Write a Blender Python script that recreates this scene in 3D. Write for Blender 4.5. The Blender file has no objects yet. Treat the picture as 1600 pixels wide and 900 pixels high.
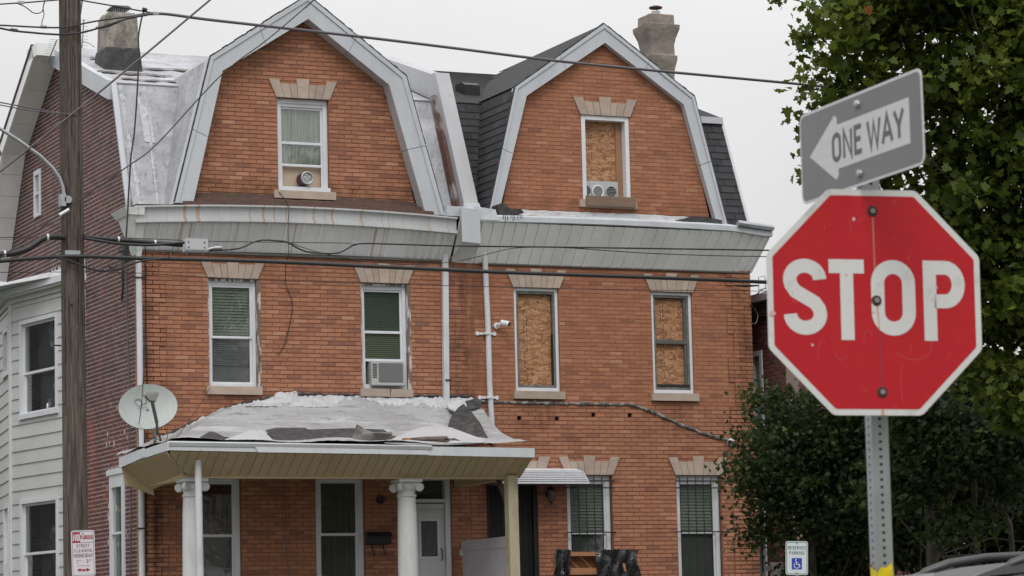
import bpy, math, random
import numpy as np
from mathutils import Vector, Matrix
R = math.radians
random.seed(7); rng = np.random.default_rng(7)
sc = bpy.context.scene
col = sc.collection

# ------------------------------------------------------------ camera
F_PX, PITCH, YAW, ROLL = 4688.7, 0.12131, -0.42303, -0.023677
CAM = np.array([-14.441, -47.029, 1.35])
_r = np.array([math.cos(YAW), math.sin(YAW), 0.0])
_f = np.array([-math.sin(YAW)*math.cos(PITCH), math.cos(YAW)*math.cos(PITCH), math.sin(PITCH)])
_u = np.cross(_r, _f)
_c, _s = math.cos(ROLL), math.sin(ROLL)
CR, CU = _c*_r+_s*_u, -_s*_r+_c*_u
cd = bpy.data.cameras.new("camera"); cam = bpy.data.objects.new("camera", cd); col.objects.link(cam)
cam.matrix_world = Matrix(((CR[0], CU[0], -_f[0], CAM[0]), (CR[1], CU[1], -_f[1], CAM[1]), (CR[2], CU[2], -_f[2], CAM[2]), (0, 0, 0, 1)))
cd.sensor_width = 36; cd.lens = F_PX/1600*36; cd.clip_end = 2000
cd.dof.use_dof = True; cd.dof.focus_distance = 48.0; cd.dof.aperture_fstop = 11
sc.camera = cam

# ------------------------------------------------------------ world: overcast daylight
w = bpy.data.worlds.new("World"); sc.world = w; w.use_nodes = True
nt = w.node_tree; nt.nodes.clear()
SUN_EL, SUN_AZ = R(52), R(205)            # azimuth clockwise from +Y; high behind the camera's left shoulder
def nn(t, typ, **k):
    n = t.nodes.new(typ)
    for a, b in k.items(): setattr(n, a, b)
    return n
out = nn(nt, "ShaderNodeOutputWorld")
sky = nn(nt, "ShaderNodeTexSky", sky_type='NISHITA', sun_disc=False)
sky.sun_elevation = SUN_EL; sky.sun_rotation = SUN_AZ; sky.air_density = 1.5; sky.dust_density = 6
bg1 = nn(nt, "ShaderNodeBackground"); bg1.inputs[1].default_value = 0.05
nt.links.new(sky.outputs[0], bg1.inputs[0])
# cloud deck: CIE-like overcast, brighter overhead, faint broad mottling
tc = nn(nt, "ShaderNodeTexCoord"); sx = nn(nt, "ShaderNodeSeparateXYZ"); nt.links.new(tc.outputs['Generated'], sx.inputs[0])
mr = nn(nt, "ShaderNodeMapRange"); nt.links.new(sx.outputs[2], mr.inputs[0])
mr.inputs[1].default_value = 0.0; mr.inputs[2].default_value = 1.0; mr.inputs[3].default_value = 0.64; mr.inputs[4].default_value = 1.9
no = nn(nt, "ShaderNodeTexNoise"); no.inputs['Scale'].default_value = 5.5; no.inputs['Detail'].default_value = 5; no.inputs['Distortion'].default_value = .6
nt.links.new(tc.outputs['Generated'], no.inputs['Vector'])
mr2 = nn(nt, "ShaderNodeMapRange"); nt.links.new(no.outputs[0], mr2.inputs[0])
mr2.inputs[1].default_value = 0.3; mr2.inputs[2].default_value = 0.7; mr2.inputs[3].default_value = 0.93; mr2.inputs[4].default_value = 1.06
mu = nn(nt, "ShaderNodeMath", operation='MULTIPLY'); nt.links.new(mr.outputs[0], mu.inputs[0]); nt.links.new(mr2.outputs[0], mu.inputs[1])
bg2 = nn(nt, "ShaderNodeBackground"); bg2.inputs[0].default_value = (1.0, 0.992, 1.0, 1)
nt.links.new(mu.outputs[0], bg2.inputs[1])
mx = nn(nt, "ShaderNodeMixShader"); mx.inputs[0].default_value = 0.93
nt.links.new(bg1.outputs[0], mx.inputs[1]); nt.links.new(bg2.outputs[0], mx.inputs[2]); nt.links.new(mx.outputs[0], out.inputs[0])

sl = bpy.data.lights.new("sun", 'SUN'); sl.energy = 1.3; sl.angle = R(25); sl.color = (1, .96, .9)
so = bpy.data.objects.new("sun", sl); col.objects.link(so)
sd = Vector((math.sin(SUN_AZ)*math.cos(SUN_EL), math.cos(SUN_AZ)*math.cos(SUN_EL), math.sin(SUN_EL)))
so.rotation_euler = sd.to_track_quat('Z', 'Y').to_euler()
sc.view_settings.view_transform = 'Standard'; sc.view_settings.look = 'None'
sc.view_settings.exposure = 0.0; sc.view_settings.gamma = 1.0

# ------------------------------------------------------------ survey helpers: sight line of a photo pixel met with a real plane
def ray(x, y): return _f*F_PX + CR*(x-800) - CU*(y-450)
def onY(x, y, Y=0.0):
    d = ray(x, y); t = (Y-CAM[1])/d[1]; return CAM+t*d
def onX(x, y, X=0.0):
    d = ray(x, y); t = (X-CAM[0])/d[0]; return CAM+t*d
def onP(x, y, p, n):
    d = ray(x, y); p = np.array(p, float); n = np.array(n, float); return CAM + d*((p-CAM)@n)/(d@n)
def dep(x, y, D): return CAM+ray(x, y)/F_PX*D

# ------------------------------------------------------------ mesh helpers
WL = {}
class MB:
    def __init__(s): s.v = []; s.f = []; s.t = []
    def add(s, vs, fs, tone=0.5):
        o = len(s.v); s.v += [tuple(float(c) for c in p) for p in vs]
        for f in fs: s.f.append(tuple(i+o for i in f)); s.t.append(tone)
        return s
    def box(s, x0, x1, y0, y1, z0, z1, tone=.5):
        return s.add([(x, y, z) for x in (x0, x1) for y in (y0, y1) for z in (z0, z1)],
                     [(0, 1, 3, 2), (4, 6, 7, 5), (0, 4, 5, 1), (2, 3, 7, 6), (0, 2, 6, 4), (1, 5, 7, 3)], tone)
    def prism(s, poly, axis, a, b, tone=.5):
        """poly of 2-D points extruded along axis ('x': poly is (y,z); 'y': (x,z); 'z': (x,y))"""
        def P(p, d): return {'x': (d, p[0], p[1]), 'y': (p[0], d, p[1]), 'z': (p[0], p[1], d)}[axis]
        n = len(poly); vs = [P(p, a) for p in poly]+[P(p, b) for p in poly]
        fs = [tuple(range(n)), tuple(range(2*n-1, n-1, -1))]+[(i, i+n, (i+1) % n+n, (i+1) % n) for i in range(n)]
        return s.add(vs, fs, tone)
    def hexa(s, bot, top, tone=.5):
        return s.add(list(bot)+list(top), [(3, 2, 1, 0), (4, 5, 6, 7), (0, 1, 5, 4), (1, 2, 6, 5), (2, 3, 7, 6), (3, 0, 4, 7)], tone)
    def slab(s, a, b, c, d, th, tone=.5):
        """quad a,b,c,d thickened by vector th"""
        th = np.array(th); q = [np.array(p, float) for p in (a, b, c, d)]
        return s.hexa(q, [p+th for p in q], tone)
    def bar(s, p, q, wd, hd, up=(0, 0, 1), tone=.5):
        p = Vector(p); q = Vector(q); d = (q-p).normalized(); up = Vector(up)
        if abs(d.dot(up)) > .95: up = Vector((1, 0, 0))
        a = d.cross(up).normalized()*wd/2; b = a.cross(d).normalized()*hd/2
        return s.hexa([p-a-b, p+a-b, p+a+b, p-a+b], [q-a-b, q+a-b, q+a+b, q-a+b], tone)
    def tube(s, pts, r, n=8, caps=True, tone=.5):
        pts = [Vector(p) for p in pts]; rs = r if isinstance(r, (list, tuple)) else [r]*len(pts)
        rings = []; pv = None
        for i, p in enumerate(pts):
            d = (pts[min(i+1, len(pts)-1)]-pts[max(i-1, 0)]).normalized()
            if pv is None:
                pv = d.cross(Vector((0, 0, 1)) if abs(d.z) < .9 else Vector((1, 0, 0))).normalized()
            a = (pv-d*pv.dot(d)).normalized(); b = d.cross(a); pv = a
            rings.append([p+(a*math.cos(k*2*math.pi/n)+b*math.sin(k*2*math.pi/n))*rs[i] for k in range(n)])
        vs = [v for rg in rings for v in rg]; fs = []
        for i in range(len(rings)-1):
            for k in range(n): fs.append((i*n+k, i*n+(k+1) % n, (i+1)*n+(k+1) % n, (i+1)*n+k))
        if caps: fs += [tuple(range(n-1, -1, -1)), tuple((len(rings)-1)*n+k for k in range(n))]
        return s.add(vs, fs, tone)
    def lathe(s, c, prof, n=24, tone=.5):
        vs = [(c[0]+r*math.cos(k*2*math.pi/n), c[1]+r*math.sin(k*2*math.pi/n), c[2]+z) for r, z in prof for k in range(n)]
        m = len(prof); fs = [(i*n+k, i*n+(k+1) % n, (i+1)*n+(k+1) % n, (i+1)*n+k) for i in range(m-1) for k in range(n)]
        fs += [tuple(range(n-1, -1, -1)), tuple((m-1)*n+k for k in range(n))]
        return s.add(vs, fs, tone)
    def disc(s, c, nrm, r, th=.01, n=20, tone=.5):
        c = Vector(c); nrm = Vector(nrm).normalized()
        return s.tube([c, c+nrm*th], r, n, True, tone)
    def xf(s, M):
        s.v = [tuple(M @ Vector(p)) for p in s.v]; return s
    def mesh(s, name, mat, origin=(0, 0, 0), smooth=False):
        me = bpy.data.meshes.new(name)
        ox, oy, oz = origin
        me.from_pydata([(x-ox, y-oy, z-oz) for x, y, z in s.v], [], s.f)
        if len(set(s.t)) > 1 or s.t and s.t[0] != .5:
            at = me.attributes.new("tone", 'FLOAT', 'FACE'); at.data.foreach_set("value", s.t)
        if smooth: me.polygons.foreach_set("use_smooth", [True]*len(me.polygons))
        me.materials.append(mat); me.update(); return me
    def build(s, name, mat, parent=None, smooth=False, origin=None):
        if origin is None:
            v = np.array(s.v); lo, hi = v.min(0), v.max(0); origin = ((lo[0]+hi[0])/2, (lo[1]+hi[1])/2, lo[2])
        return place(name, s.mesh(name, mat, origin, smooth), origin, parent)
def place(name, me, loc, parent=None):
    o = bpy.data.objects.new(name, me); col.objects.link(o); WL[o.name] = tuple(loc)
    if parent is not None:
        o.parent = parent; pl = WL[parent.name]; o.location = (loc[0]-pl[0], loc[1]-pl[1], loc[2]-pl[2])
    else: o.location = loc
    return o
def empty(name, loc): return place(name, None, tuple(float(c) for c in loc))
def tag(o, label=None, cat=None, group=None, kind=None):
    if label: o['label'] = label
    if cat: o['category'] = cat
    if group: o['group'] = group
    if kind: o['kind'] = kind
    return o
def smooth_angle(o, a=40):
    me = o.data; me.polygons.foreach_set("use_smooth", [True]*len(me.polygons)); me.set_sharp_from_angle(angle=R(a))

# ------------------------------------------------------------ materials
def M(name, base, rough=.6, metal=0.0, var=(), bump=None, bump2=None, ramp=None, spec=.5, coat=0, coord='pos', zones=(), randfac=0):
    """var: (scale xyz or scalar, detail, lo, hi, colour, amount[, 'MULT'])"""
    m = bpy.data.materials.new(name); m.use_nodes = True; t = m.node_tree; b = t.nodes['Principled BSDF']
    b.inputs['Roughness'].default_value = rough; b.inputs['Metallic'].default_value = metal
    b.inputs['Specular IOR Level'].default_value = spec; b.inputs['Coat Weight'].default_value = coat
    L = t.links.new
    if coord == 'pos': src = nn(t, "ShaderNodeNewGeometry").outputs['Position']
    else: src = nn(t, "ShaderNodeTexCoord").outputs['Object']
    cur = None
    if ramp:
        a = nn(t, "ShaderNodeAttribute", attribute_name="tone"); cr = nn(t, "ShaderNodeValToRGB"); L(a.outputs['Fac'], cr.inputs[0])
        e = cr.color_ramp.elements
        while len(e) < len(ramp): e.new(.5)
        for i, (p, c) in enumerate(ramp): e[i].position = p; e[i].color = (*c, 1)
        cur = cr.outputs[0]
    def noise(scale, detail):
        mp = nn(t, "ShaderNodeMapping"); L(src, mp.inputs[0])
        mp.inputs['Scale'].default_value = scale if isinstance(scale, tuple) else (scale,)*3
        n = nn(t, "ShaderNodeTexNoise"); n.inputs['Scale'].default_value = 1; n.inputs['Detail'].default_value = detail; n.inputs['Roughness'].default_value = .6
        L(mp.outputs[0], n.inputs['Vector']); return n.outputs[0]
    for i, vv in enumerate(var):
        scale, detail, lo, hi, c, amt = vv[:6]
        r_ = nn(t, "ShaderNodeMapRange"); L(noise(scale, detail), r_.inputs[0])
        r_.inputs[1].default_value = lo; r_.inputs[2].default_value = hi; r_.inputs[3].default_value = 0; r_.inputs[4].default_value = amt
        k = nn(t, "ShaderNodeMix", data_type='RGBA', blend_type='MULTIPLY' if len(vv) > 6 else 'MIX'); L(r_.outputs[0], k.inputs[0])
        if cur is not None: L(cur, k.inputs[6])
        else: k.inputs[6].default_value = (*base, 1)
        k.inputs[7].default_value = (*c, 1); cur = k.outputs[2]
    for (xc, hw, za, zb, scale, c, amt) in zones:      # stains with a place of their own on the wall
        sx_ = nn(t, "ShaderNodeSeparateXYZ"); L(src, sx_.inputs[0])
        d = nn(t, "ShaderNodeMath", operation='SUBTRACT'); L(sx_.outputs[0], d.inputs[0]); d.inputs[1].default_value = xc
        ab = nn(t, "ShaderNodeMath", operation='ABSOLUTE'); L(d.outputs[0], ab.inputs[0])
        m1 = nn(t, "ShaderNodeMapRange"); m1.interpolation_type = 'SMOOTHSTEP'; L(ab.outputs[0], m1.inputs[0]); m1.inputs[1].default_value = 0; m1.inputs[2].default_value = hw; m1.inputs[3].default_value = 1; m1.inputs[4].default_value = 0
        zc, hz = (za+zb)/2, (zb-za)/2; d2 = nn(t, "ShaderNodeMath", operation='SUBTRACT'); L(sx_.outputs[2], d2.inputs[0]); d2.inputs[1].default_value = zc
        a2 = nn(t, "ShaderNodeMath", operation='ABSOLUTE'); L(d2.outputs[0], a2.inputs[0])
        m2 = nn(t, "ShaderNodeMapRange"); m2.interpolation_type = 'SMOOTHSTEP'; L(a2.outputs[0], m2.inputs[0]); m2.inputs[1].default_value = hz*.6; m2.inputs[2].default_value = hz; m2.inputs[3].default_value = 1; m2.inputs[4].default_value = 0
        m3 = nn(t, "ShaderNodeMapRange"); L(noise(scale, 5), m3.inputs[0]); m3.inputs[1].default_value = .35; m3.inputs[2].default_value = .6; m3.inputs[3].default_value = 0; m3.inputs[4].default_value = amt
        p1 = nn(t, "ShaderNodeMath", operation='MULTIPLY'); L(m1.outputs[0], p1.inputs[0]); L(m2.outputs[0], p1.inputs[1])
        p2 = nn(t, "ShaderNodeMath", operation='MULTIPLY'); L(p1.outputs[0], p2.inputs[0]); L(m3.outputs[0], p2.inputs[1])
        k = nn(t, "ShaderNodeMix", data_type='RGBA', blend_type='MULTIPLY'); L(p2.outputs[0], k.inputs[0])
        if cur is not None: L(cur, k.inputs[6])
        else: k.inputs[6].default_value = (*base, 1)
        k.inputs[7].default_value = (*c, 1); cur = k.outputs[2]
    if randfac:
        oi = nn(t, "ShaderNodeObjectInfo"); r_ = nn(t, "ShaderNodeMapRange"); L(oi.outputs['Random'], r_.inputs[0])
        r_.inputs[3].default_value = 1-randfac; r_.inputs[4].default_value = 1+randfac
        k = nn(t, "ShaderNodeVectorMath", operation='SCALE')
        if cur is not None: L(cur, k.inputs[0])
        else: k.inputs[0].default_value = base
        L(r_.outputs[0], k.inputs['Scale']); cur = k.outputs[0]
    if cur is not None: L(cur, b.inputs['Base Color'])
    else: b.inputs['Base Color'].default_value = (*base, 1)
    prev = None
    for bp in (bump, bump2):
        if not bp: continue
        bn = nn(t, "ShaderNodeBump"); bn.inputs['Strength'].default_value = bp[2]; bn.inputs['Distance'].default_value = bp[3]
        L(noise(bp[0], bp[1]), bn.inputs['Height'])
        if prev is not None: L(prev, bn.inputs['Normal'])
        prev = bn.outputs[0]
    if prev is not None: L(prev, b.inputs['Normal'])
    return m
def srgb(r, g, b):
    f = lambda c: (c/255/12.92 if c <= 10 else ((c/255+.055)/1.055)**2.4)
    return (f(r), f(g), f(b))
def glass_mat(name, tint, mixf, refl=.9, rough=.02):
    m = bpy.data.materials.new(name); m.use_nodes = True; t = m.node_tree; t.nodes.clear(); L = t.links.new
    o = nn(t, "ShaderNodeOutputMaterial"); lw = nn(t, "ShaderNodeLayerWeight"); lw.inputs[0].default_value = .5; pw_ = nn(t, "ShaderNodeMath", operation='POWER'); L(lw.outputs['Facing'], pw_.inputs[0]); pw_.inputs[1].default_value = 4.0; fr = nn(t, "ShaderNodeMath", operation='MULTIPLY_ADD'); L(pw_.outputs[0], fr.inputs[0]); fr.inputs[1].default_value = .85; fr.inputs[2].default_value = .085
    tr = nn(t, "ShaderNodeBsdfTransparent"); tr.inputs[0].default_value = (*tint, 1)
    gl = nn(t, "ShaderNodeBsdfGlossy"); gl.inputs['Roughness'].default_value = rough; gl.inputs[0].default_value = (refl,)*3+(1,)
    df = nn(t, "ShaderNodeBsdfDiffuse"); df.inputs[0].default_value = (.35, .36, .36, 1)     # dust film
    geo = nn(t, "ShaderNodeNewGeometry"); n = nn(t, "ShaderNodeTexNoise"); n.inputs['Scale'].default_value = 2.5; n.inputs['Detail'].default_value = 6
    L(geo.outputs['Position'], n.inputs['Vector'])
    bn = nn(t, "ShaderNodeBump"); bn.inputs['Strength'].default_value = .25; bn.inputs['Distance'].default_value = .01; L(n.outputs[0], bn.inputs['Height']); L(bn.outputs[0], gl.inputs['Normal'])
    mr_ = nn(t, "ShaderNodeMapRange"); L(n.outputs[0], mr_.inputs[0]); mr_.inputs[1].default_value = .35; mr_.inputs[2].default_value = .75; mr_.inputs[3].default_value = mixf*.4; mr_.inputs[4].default_value = mixf*1.6
    m1 = nn(t, "ShaderNodeMixShader"); L(mr_.outputs[0], m1.inputs[0]); L(tr.outputs[0], m1.inputs[1]); L(df.outputs[0], m1.inputs[2])
    m2 = nn(t, "ShaderNodeMixShader"); L(fr.outputs[0], m2.inputs[0]); L(m1.outputs[0], m2.inputs[1]); L(gl.outputs[0], m2.inputs[2]); L(m2.outputs[0], o.inputs[0])
    return m

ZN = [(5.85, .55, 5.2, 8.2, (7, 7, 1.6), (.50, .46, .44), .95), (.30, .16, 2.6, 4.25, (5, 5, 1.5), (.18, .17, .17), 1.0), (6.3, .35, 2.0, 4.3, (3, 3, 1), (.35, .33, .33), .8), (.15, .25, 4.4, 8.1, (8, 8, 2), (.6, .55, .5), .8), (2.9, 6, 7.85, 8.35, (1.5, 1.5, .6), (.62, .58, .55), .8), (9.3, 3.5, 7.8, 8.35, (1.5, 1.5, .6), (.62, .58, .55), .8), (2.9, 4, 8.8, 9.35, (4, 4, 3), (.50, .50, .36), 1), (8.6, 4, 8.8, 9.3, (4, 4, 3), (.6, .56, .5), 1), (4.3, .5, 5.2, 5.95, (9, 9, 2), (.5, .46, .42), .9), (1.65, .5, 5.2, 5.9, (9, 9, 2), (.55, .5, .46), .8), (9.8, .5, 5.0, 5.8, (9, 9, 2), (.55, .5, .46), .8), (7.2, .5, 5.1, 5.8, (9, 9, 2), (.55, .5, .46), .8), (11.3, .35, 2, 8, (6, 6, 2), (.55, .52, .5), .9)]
m_brick = M("orange_brick", (.4, .15, .07), .85, ramp=[(0, (.24, .112, .074)), (.14, (.30, .132, .080)), (.4, (.365, .162, .092)), (.65, (.395, .178, .101)), (.88, (.435, .203, .120)), (1, (.46, .235, .148))],
    var=[((3, 3, 9), 5, .45, .72, (.62, .55, .52), .45, 1), ((45, 45, 45), 3, .3, .7, (.72, .68, .66), .35, 1), ((1.2, 1.2, .35), 3, .56, .8, (.45, .40, .38), .55, 1)], zones=ZN, bump=(90, 3, .4, .004))
m_brick_r = M("weathered_brick", (.4, .15, .07), .85, ramp=[(0, (.27, .118, .068)), (.15, (.33, .143, .080)), (.5, (.375, .164, .088)), (.85, (.41, .185, .104)), (1, (.45, .23, .135))],
    var=[((2.5, 2.5, 14), 5, .4, .7, (.70, .62, .60), .5, 1), ((50, 50, 50), 3, .3, .7, (.75, .70, .68), .4, 1), ((.8, .8, 1.1), 4, .52, .75, (.60, .55, .55), .55, 1), ((9, 9, 3), 4, .66, .78, (.50, .42, .38), .35), ((14, 14, 22), 5, .56, .66, (.5, .46, .45), .45, 1)], zones=ZN, bump=(80, 4, .5, .005))
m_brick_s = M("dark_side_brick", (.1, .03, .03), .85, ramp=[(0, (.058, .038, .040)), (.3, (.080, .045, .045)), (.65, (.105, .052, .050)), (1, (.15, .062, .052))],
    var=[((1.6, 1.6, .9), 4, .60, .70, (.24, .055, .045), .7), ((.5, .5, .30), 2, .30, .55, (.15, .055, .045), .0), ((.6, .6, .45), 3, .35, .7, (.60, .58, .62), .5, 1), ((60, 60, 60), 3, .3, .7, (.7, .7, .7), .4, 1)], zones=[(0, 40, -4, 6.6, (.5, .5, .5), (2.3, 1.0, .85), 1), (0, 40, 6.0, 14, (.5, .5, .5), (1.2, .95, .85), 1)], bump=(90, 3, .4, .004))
m_mort = M("dark_mortar", (.235, .098, .058), .95, var=[(30, 3, .3, .7, (.24, .13, .09), .6)], zones=ZN, bump=(120, 3, .5, .004))
m_mort_r = M("brown_mortar", (.31, .130, .072), .95, var=[(9, 4, .4, .65, (.19, .085, .052), .75)], bump=(120, 3, .5, .004))
m_mort_s = M("pale_mortar", (.40, .335, .32), .95, var=[((3, 3, 2), 4, .55, .72, (.20, .10, .09), .7)], bump=(120, 3, .5, .004))
m_stone = M("limestone", (.42, .345, .29), .8, randfac=.10, var=[((4, 4, 8), 5, .4, .7, (.75, .68, .64), .6, 1), (60, 3, .35, .7, (.8, .78, .76), .4, 1)], bump=(60, 4, .4, .004))
m_white = M("white_vinyl", (.66, .68, .72), .45, var=[((3, 3, 1), 4, .45, .8, (.72, .70, .68), .5, 1), ((25, 25, 6), 4, .62, .75, (.6, .58, .55), .35, 1)])
m_trim = M("white_painted_metal", (.50, .53, .57), .42, var=[((2, 2, .8), 5, .4, .75, (.74, .73, .72), .6, 1), ((14, 14, 3), 4, .62, .78, (.55, .53, .5), .45, 1)], bump=((2, 2, 2), 3, .25, .02))
m_corn = M("pale_grey_cladding", (.72, .74, .755), .45, randfac=.05, var=[((10, .2, .15), 2, .58, .66, (.42, .24, .11), .7), ((1.5, 1.5, .8), 4, .4, .75, (.78, .76, .74), .6, 1), ((30, 30, 8), 4, .6, .75, (.7, .68, .64), .4, 1)], bump=((3, 3, 2), 3, .25, .02))
m_corn_r = M("white_ribbed_cladding", (.80, .82, .82), .45, randfac=.04, var=[((2, 2, .8), 4, .4, .75, (.80, .79, .77), .6, 1), ((16, 16, 2), 4, .6, .75, (.68, .66, .62), .4, 1)], bump=((3, 3, 2), 3, .2, .02))
m_coat = M("silver_roof_coating", (.37, .375, .405), .65, var=[((2.2, 2.2, 2.2), 6, .42, .66, (.25, .255, .275), .85), ((12, 12, 3.5), 6, .58, .68, (.15, .14, .14), .6), ((1, 1, 1), 4, .55, .65, (.46, .47, .50), .8)], bump=(9, 6, .8, .03), bump2=(60, 3, .4, .006))
m_coat2 = M("white_roof_coating", (.50, .51, .53), .6, var=[((4, 4, 8), 6, .48, .7, (.31, .31, .32), .75), ((20, 20, 10), 6, .63, .71, (.14, .13, .125), .7)], bump=(16, 6, .9, .03), bump2=(70, 4, .5, .008))
m_tar = M("black_tar", (.03, .03, .032), .7, var=[(8, 5, .45, .65, (.07, .068, .066), .7)], bump=(25, 5, .9, .02))
m_rust = M("rusty_brown_flashing", (.085, .040, .032), .7, var=[((2, 2, 10), 5, .5, .65, (.045, .055, .022), .7), ((10, 10, 20), 5, .5, .7, (.13, .075, .055), .6)], bump=(18, 5, .7, .015))
m_shingle = M("charcoal_shingle", (.024, .0245, .028), .9, randfac=.3, var=[(3, 4, .4, .7, (.75, .75, .78), .4, 1), (120, 2, .35, .7, (.055, .055, .06), .6)], bump=(140, 2, .6, .004))
m_bronze = M("dark_bronze_frame", (.10, .10, .095), .5, var=[(8, 4, .4, .7, (.6, .6, .6), .5, 1)])
m_beige = M("beige_soffit_vinyl", (.50, .385, .25), .5, randfac=.05, var=[((6, 6, 6), 4, .45, .75, (.72, .68, .62), .45, 1)])
m_black = M("black_iron", (.012, .012, .013), .5)
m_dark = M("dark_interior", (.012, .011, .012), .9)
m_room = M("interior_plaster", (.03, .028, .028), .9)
m_blind = M("greenish_blind", (.145, .175, .125), .6, var=[((2, 2, 2), 3, .4, .7, (.6, .62, .6), .5, 1)])
m_blind_g = M("grey_screen", (.24, .245, .24), .7, var=[((2, 2, 4), 3, .4, .7, (.6, .62, .6), .6, 1)])
m_curtain = M("lace_curtain", (.36, .37, .33), .8, var=[((28, 3, 1), 3, .4, .65, (.5, .52, .48), .8, 1)])
m_red = M("dark_red_curtain", (.13, .018, .030), .8, var=[((20, 3, 1), 3, .4, .65, (.5, .5, .5), .6, 1)])
m_card = M("cardboard", (.46, .36, .27), .8)
m_wire = M("black_cable", (.022, .021, .022), .5)
m_wireg = M("grey_cable", (.10, .09, .10), .45)
m_galv = M("galvanised_steel", (.42, .44, .46), .38, .6, var=[((20, 20, 6), 4, .4, .7, (.7, .7, .7), .5, 1)])
m_greyp = M("grey_plastic", (.30, .31, .31), .5)
m_pipew = M("white_downpipe_paint", (.58, .60, .63), .45, var=[((6, 6, 1.5), 5, .5, .72, (.55, .52, .48), .55, 1)])
g_win = glass_mat("window_glass", (.93, .96, .94), .03)
g_screen = glass_mat("window_glass_with_screen", (.80, .82, .82), .02)
def osb_mat():
    m = bpy.data.materials.new("osb_board"); m.use_nodes = True; t = m.node_tree; b = t.nodes['Principled BSDF']; L = t.links.new
    b.inputs['Roughness'].default_value = .75
    geo = nn(t, "ShaderNodeNewGeometry")
    cols = []
    for k, (ang, sc_) in enumerate(((.5, 1), (-.9, 1.25), (1.9, .9))):
        mp = nn(t, "ShaderNodeMapping"); mp.inputs['Rotation'].default_value = (0, ang, 0); mp.inputs['Scale'].default_value = (6.5*sc_, 6.5*sc_, 26*sc_); L(geo.outputs['Position'], mp.inputs[0])
        vo = nn(t, "ShaderNodeTexVoronoi"); vo.inputs['Scale'].default_value = 1; vo.inputs['Randomness'].default_value = 1; L(mp.outputs[0], vo.inputs['Vector'])
        cols.append(vo.outputs['Color'])
    n = nn(t, "ShaderNodeTexNoise"); n.inputs['Scale'].default_value = 9; n.inputs['Detail'].default_value = 1; L(geo.outputs['Position'], n.inputs['Vector'])
    st = nn(t, "ShaderNodeMapRange"); L(n.outputs[0], st.inputs[0]); st.inputs[1].default_value = .47; st.inputs[2].default_value = .53
    k1 = nn(t, "ShaderNodeMix", data_type='RGBA'); L(st.outputs[0], k1.inputs[0]); L(cols[0], k1.inputs[6]); L(cols[1], k1.inputs[7])
    n2 = nn(t, "ShaderNodeTexNoise"); n2.inputs['Scale'].default_value = 17; L(geo.outputs['Position'], n2.inputs['Vector'])
    st2 = nn(t, "ShaderNodeMapRange"); L(n2.outputs[0], st2.inputs[0]); st2.inputs[1].default_value = .55; st2.inputs[2].default_value = .58
    k2 = nn(t, "ShaderNodeMix", data_type='RGBA'); L(st2.outputs[0], k2.inputs[0]); L(k1.outputs[2], k2.inputs[6]); L(cols[2], k2.inputs[7])
    sp = nn(t, "ShaderNodeSeparateColor"); L(k2.outputs[2], sp.inputs[0])
    cr = nn(t, "ShaderNodeValToRGB"); L(sp.outputs[0], cr.inputs[0]); e = cr.color_ramp.elements
    e[0].position = 0; e[0].color = (.21, .088, .036, 1); e[1].position = 1; e[1].color = (.48, .275, .150, 1)
    q = e.new(.5); q.color = (.345, .172, .080, 1)
    L(cr.outputs[0], b.inputs['Base Color'])
    bn = nn(t, "ShaderNodeBump"); bn.inputs['Strength'].default_value = .5; bn.inputs['Distance'].default_value = .004; L(sp.outputs[0], bn.inputs['Height']); L(bn.outputs[0], b.inputs['Normal'])
    return m
m_osb = osb_mat()

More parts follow.
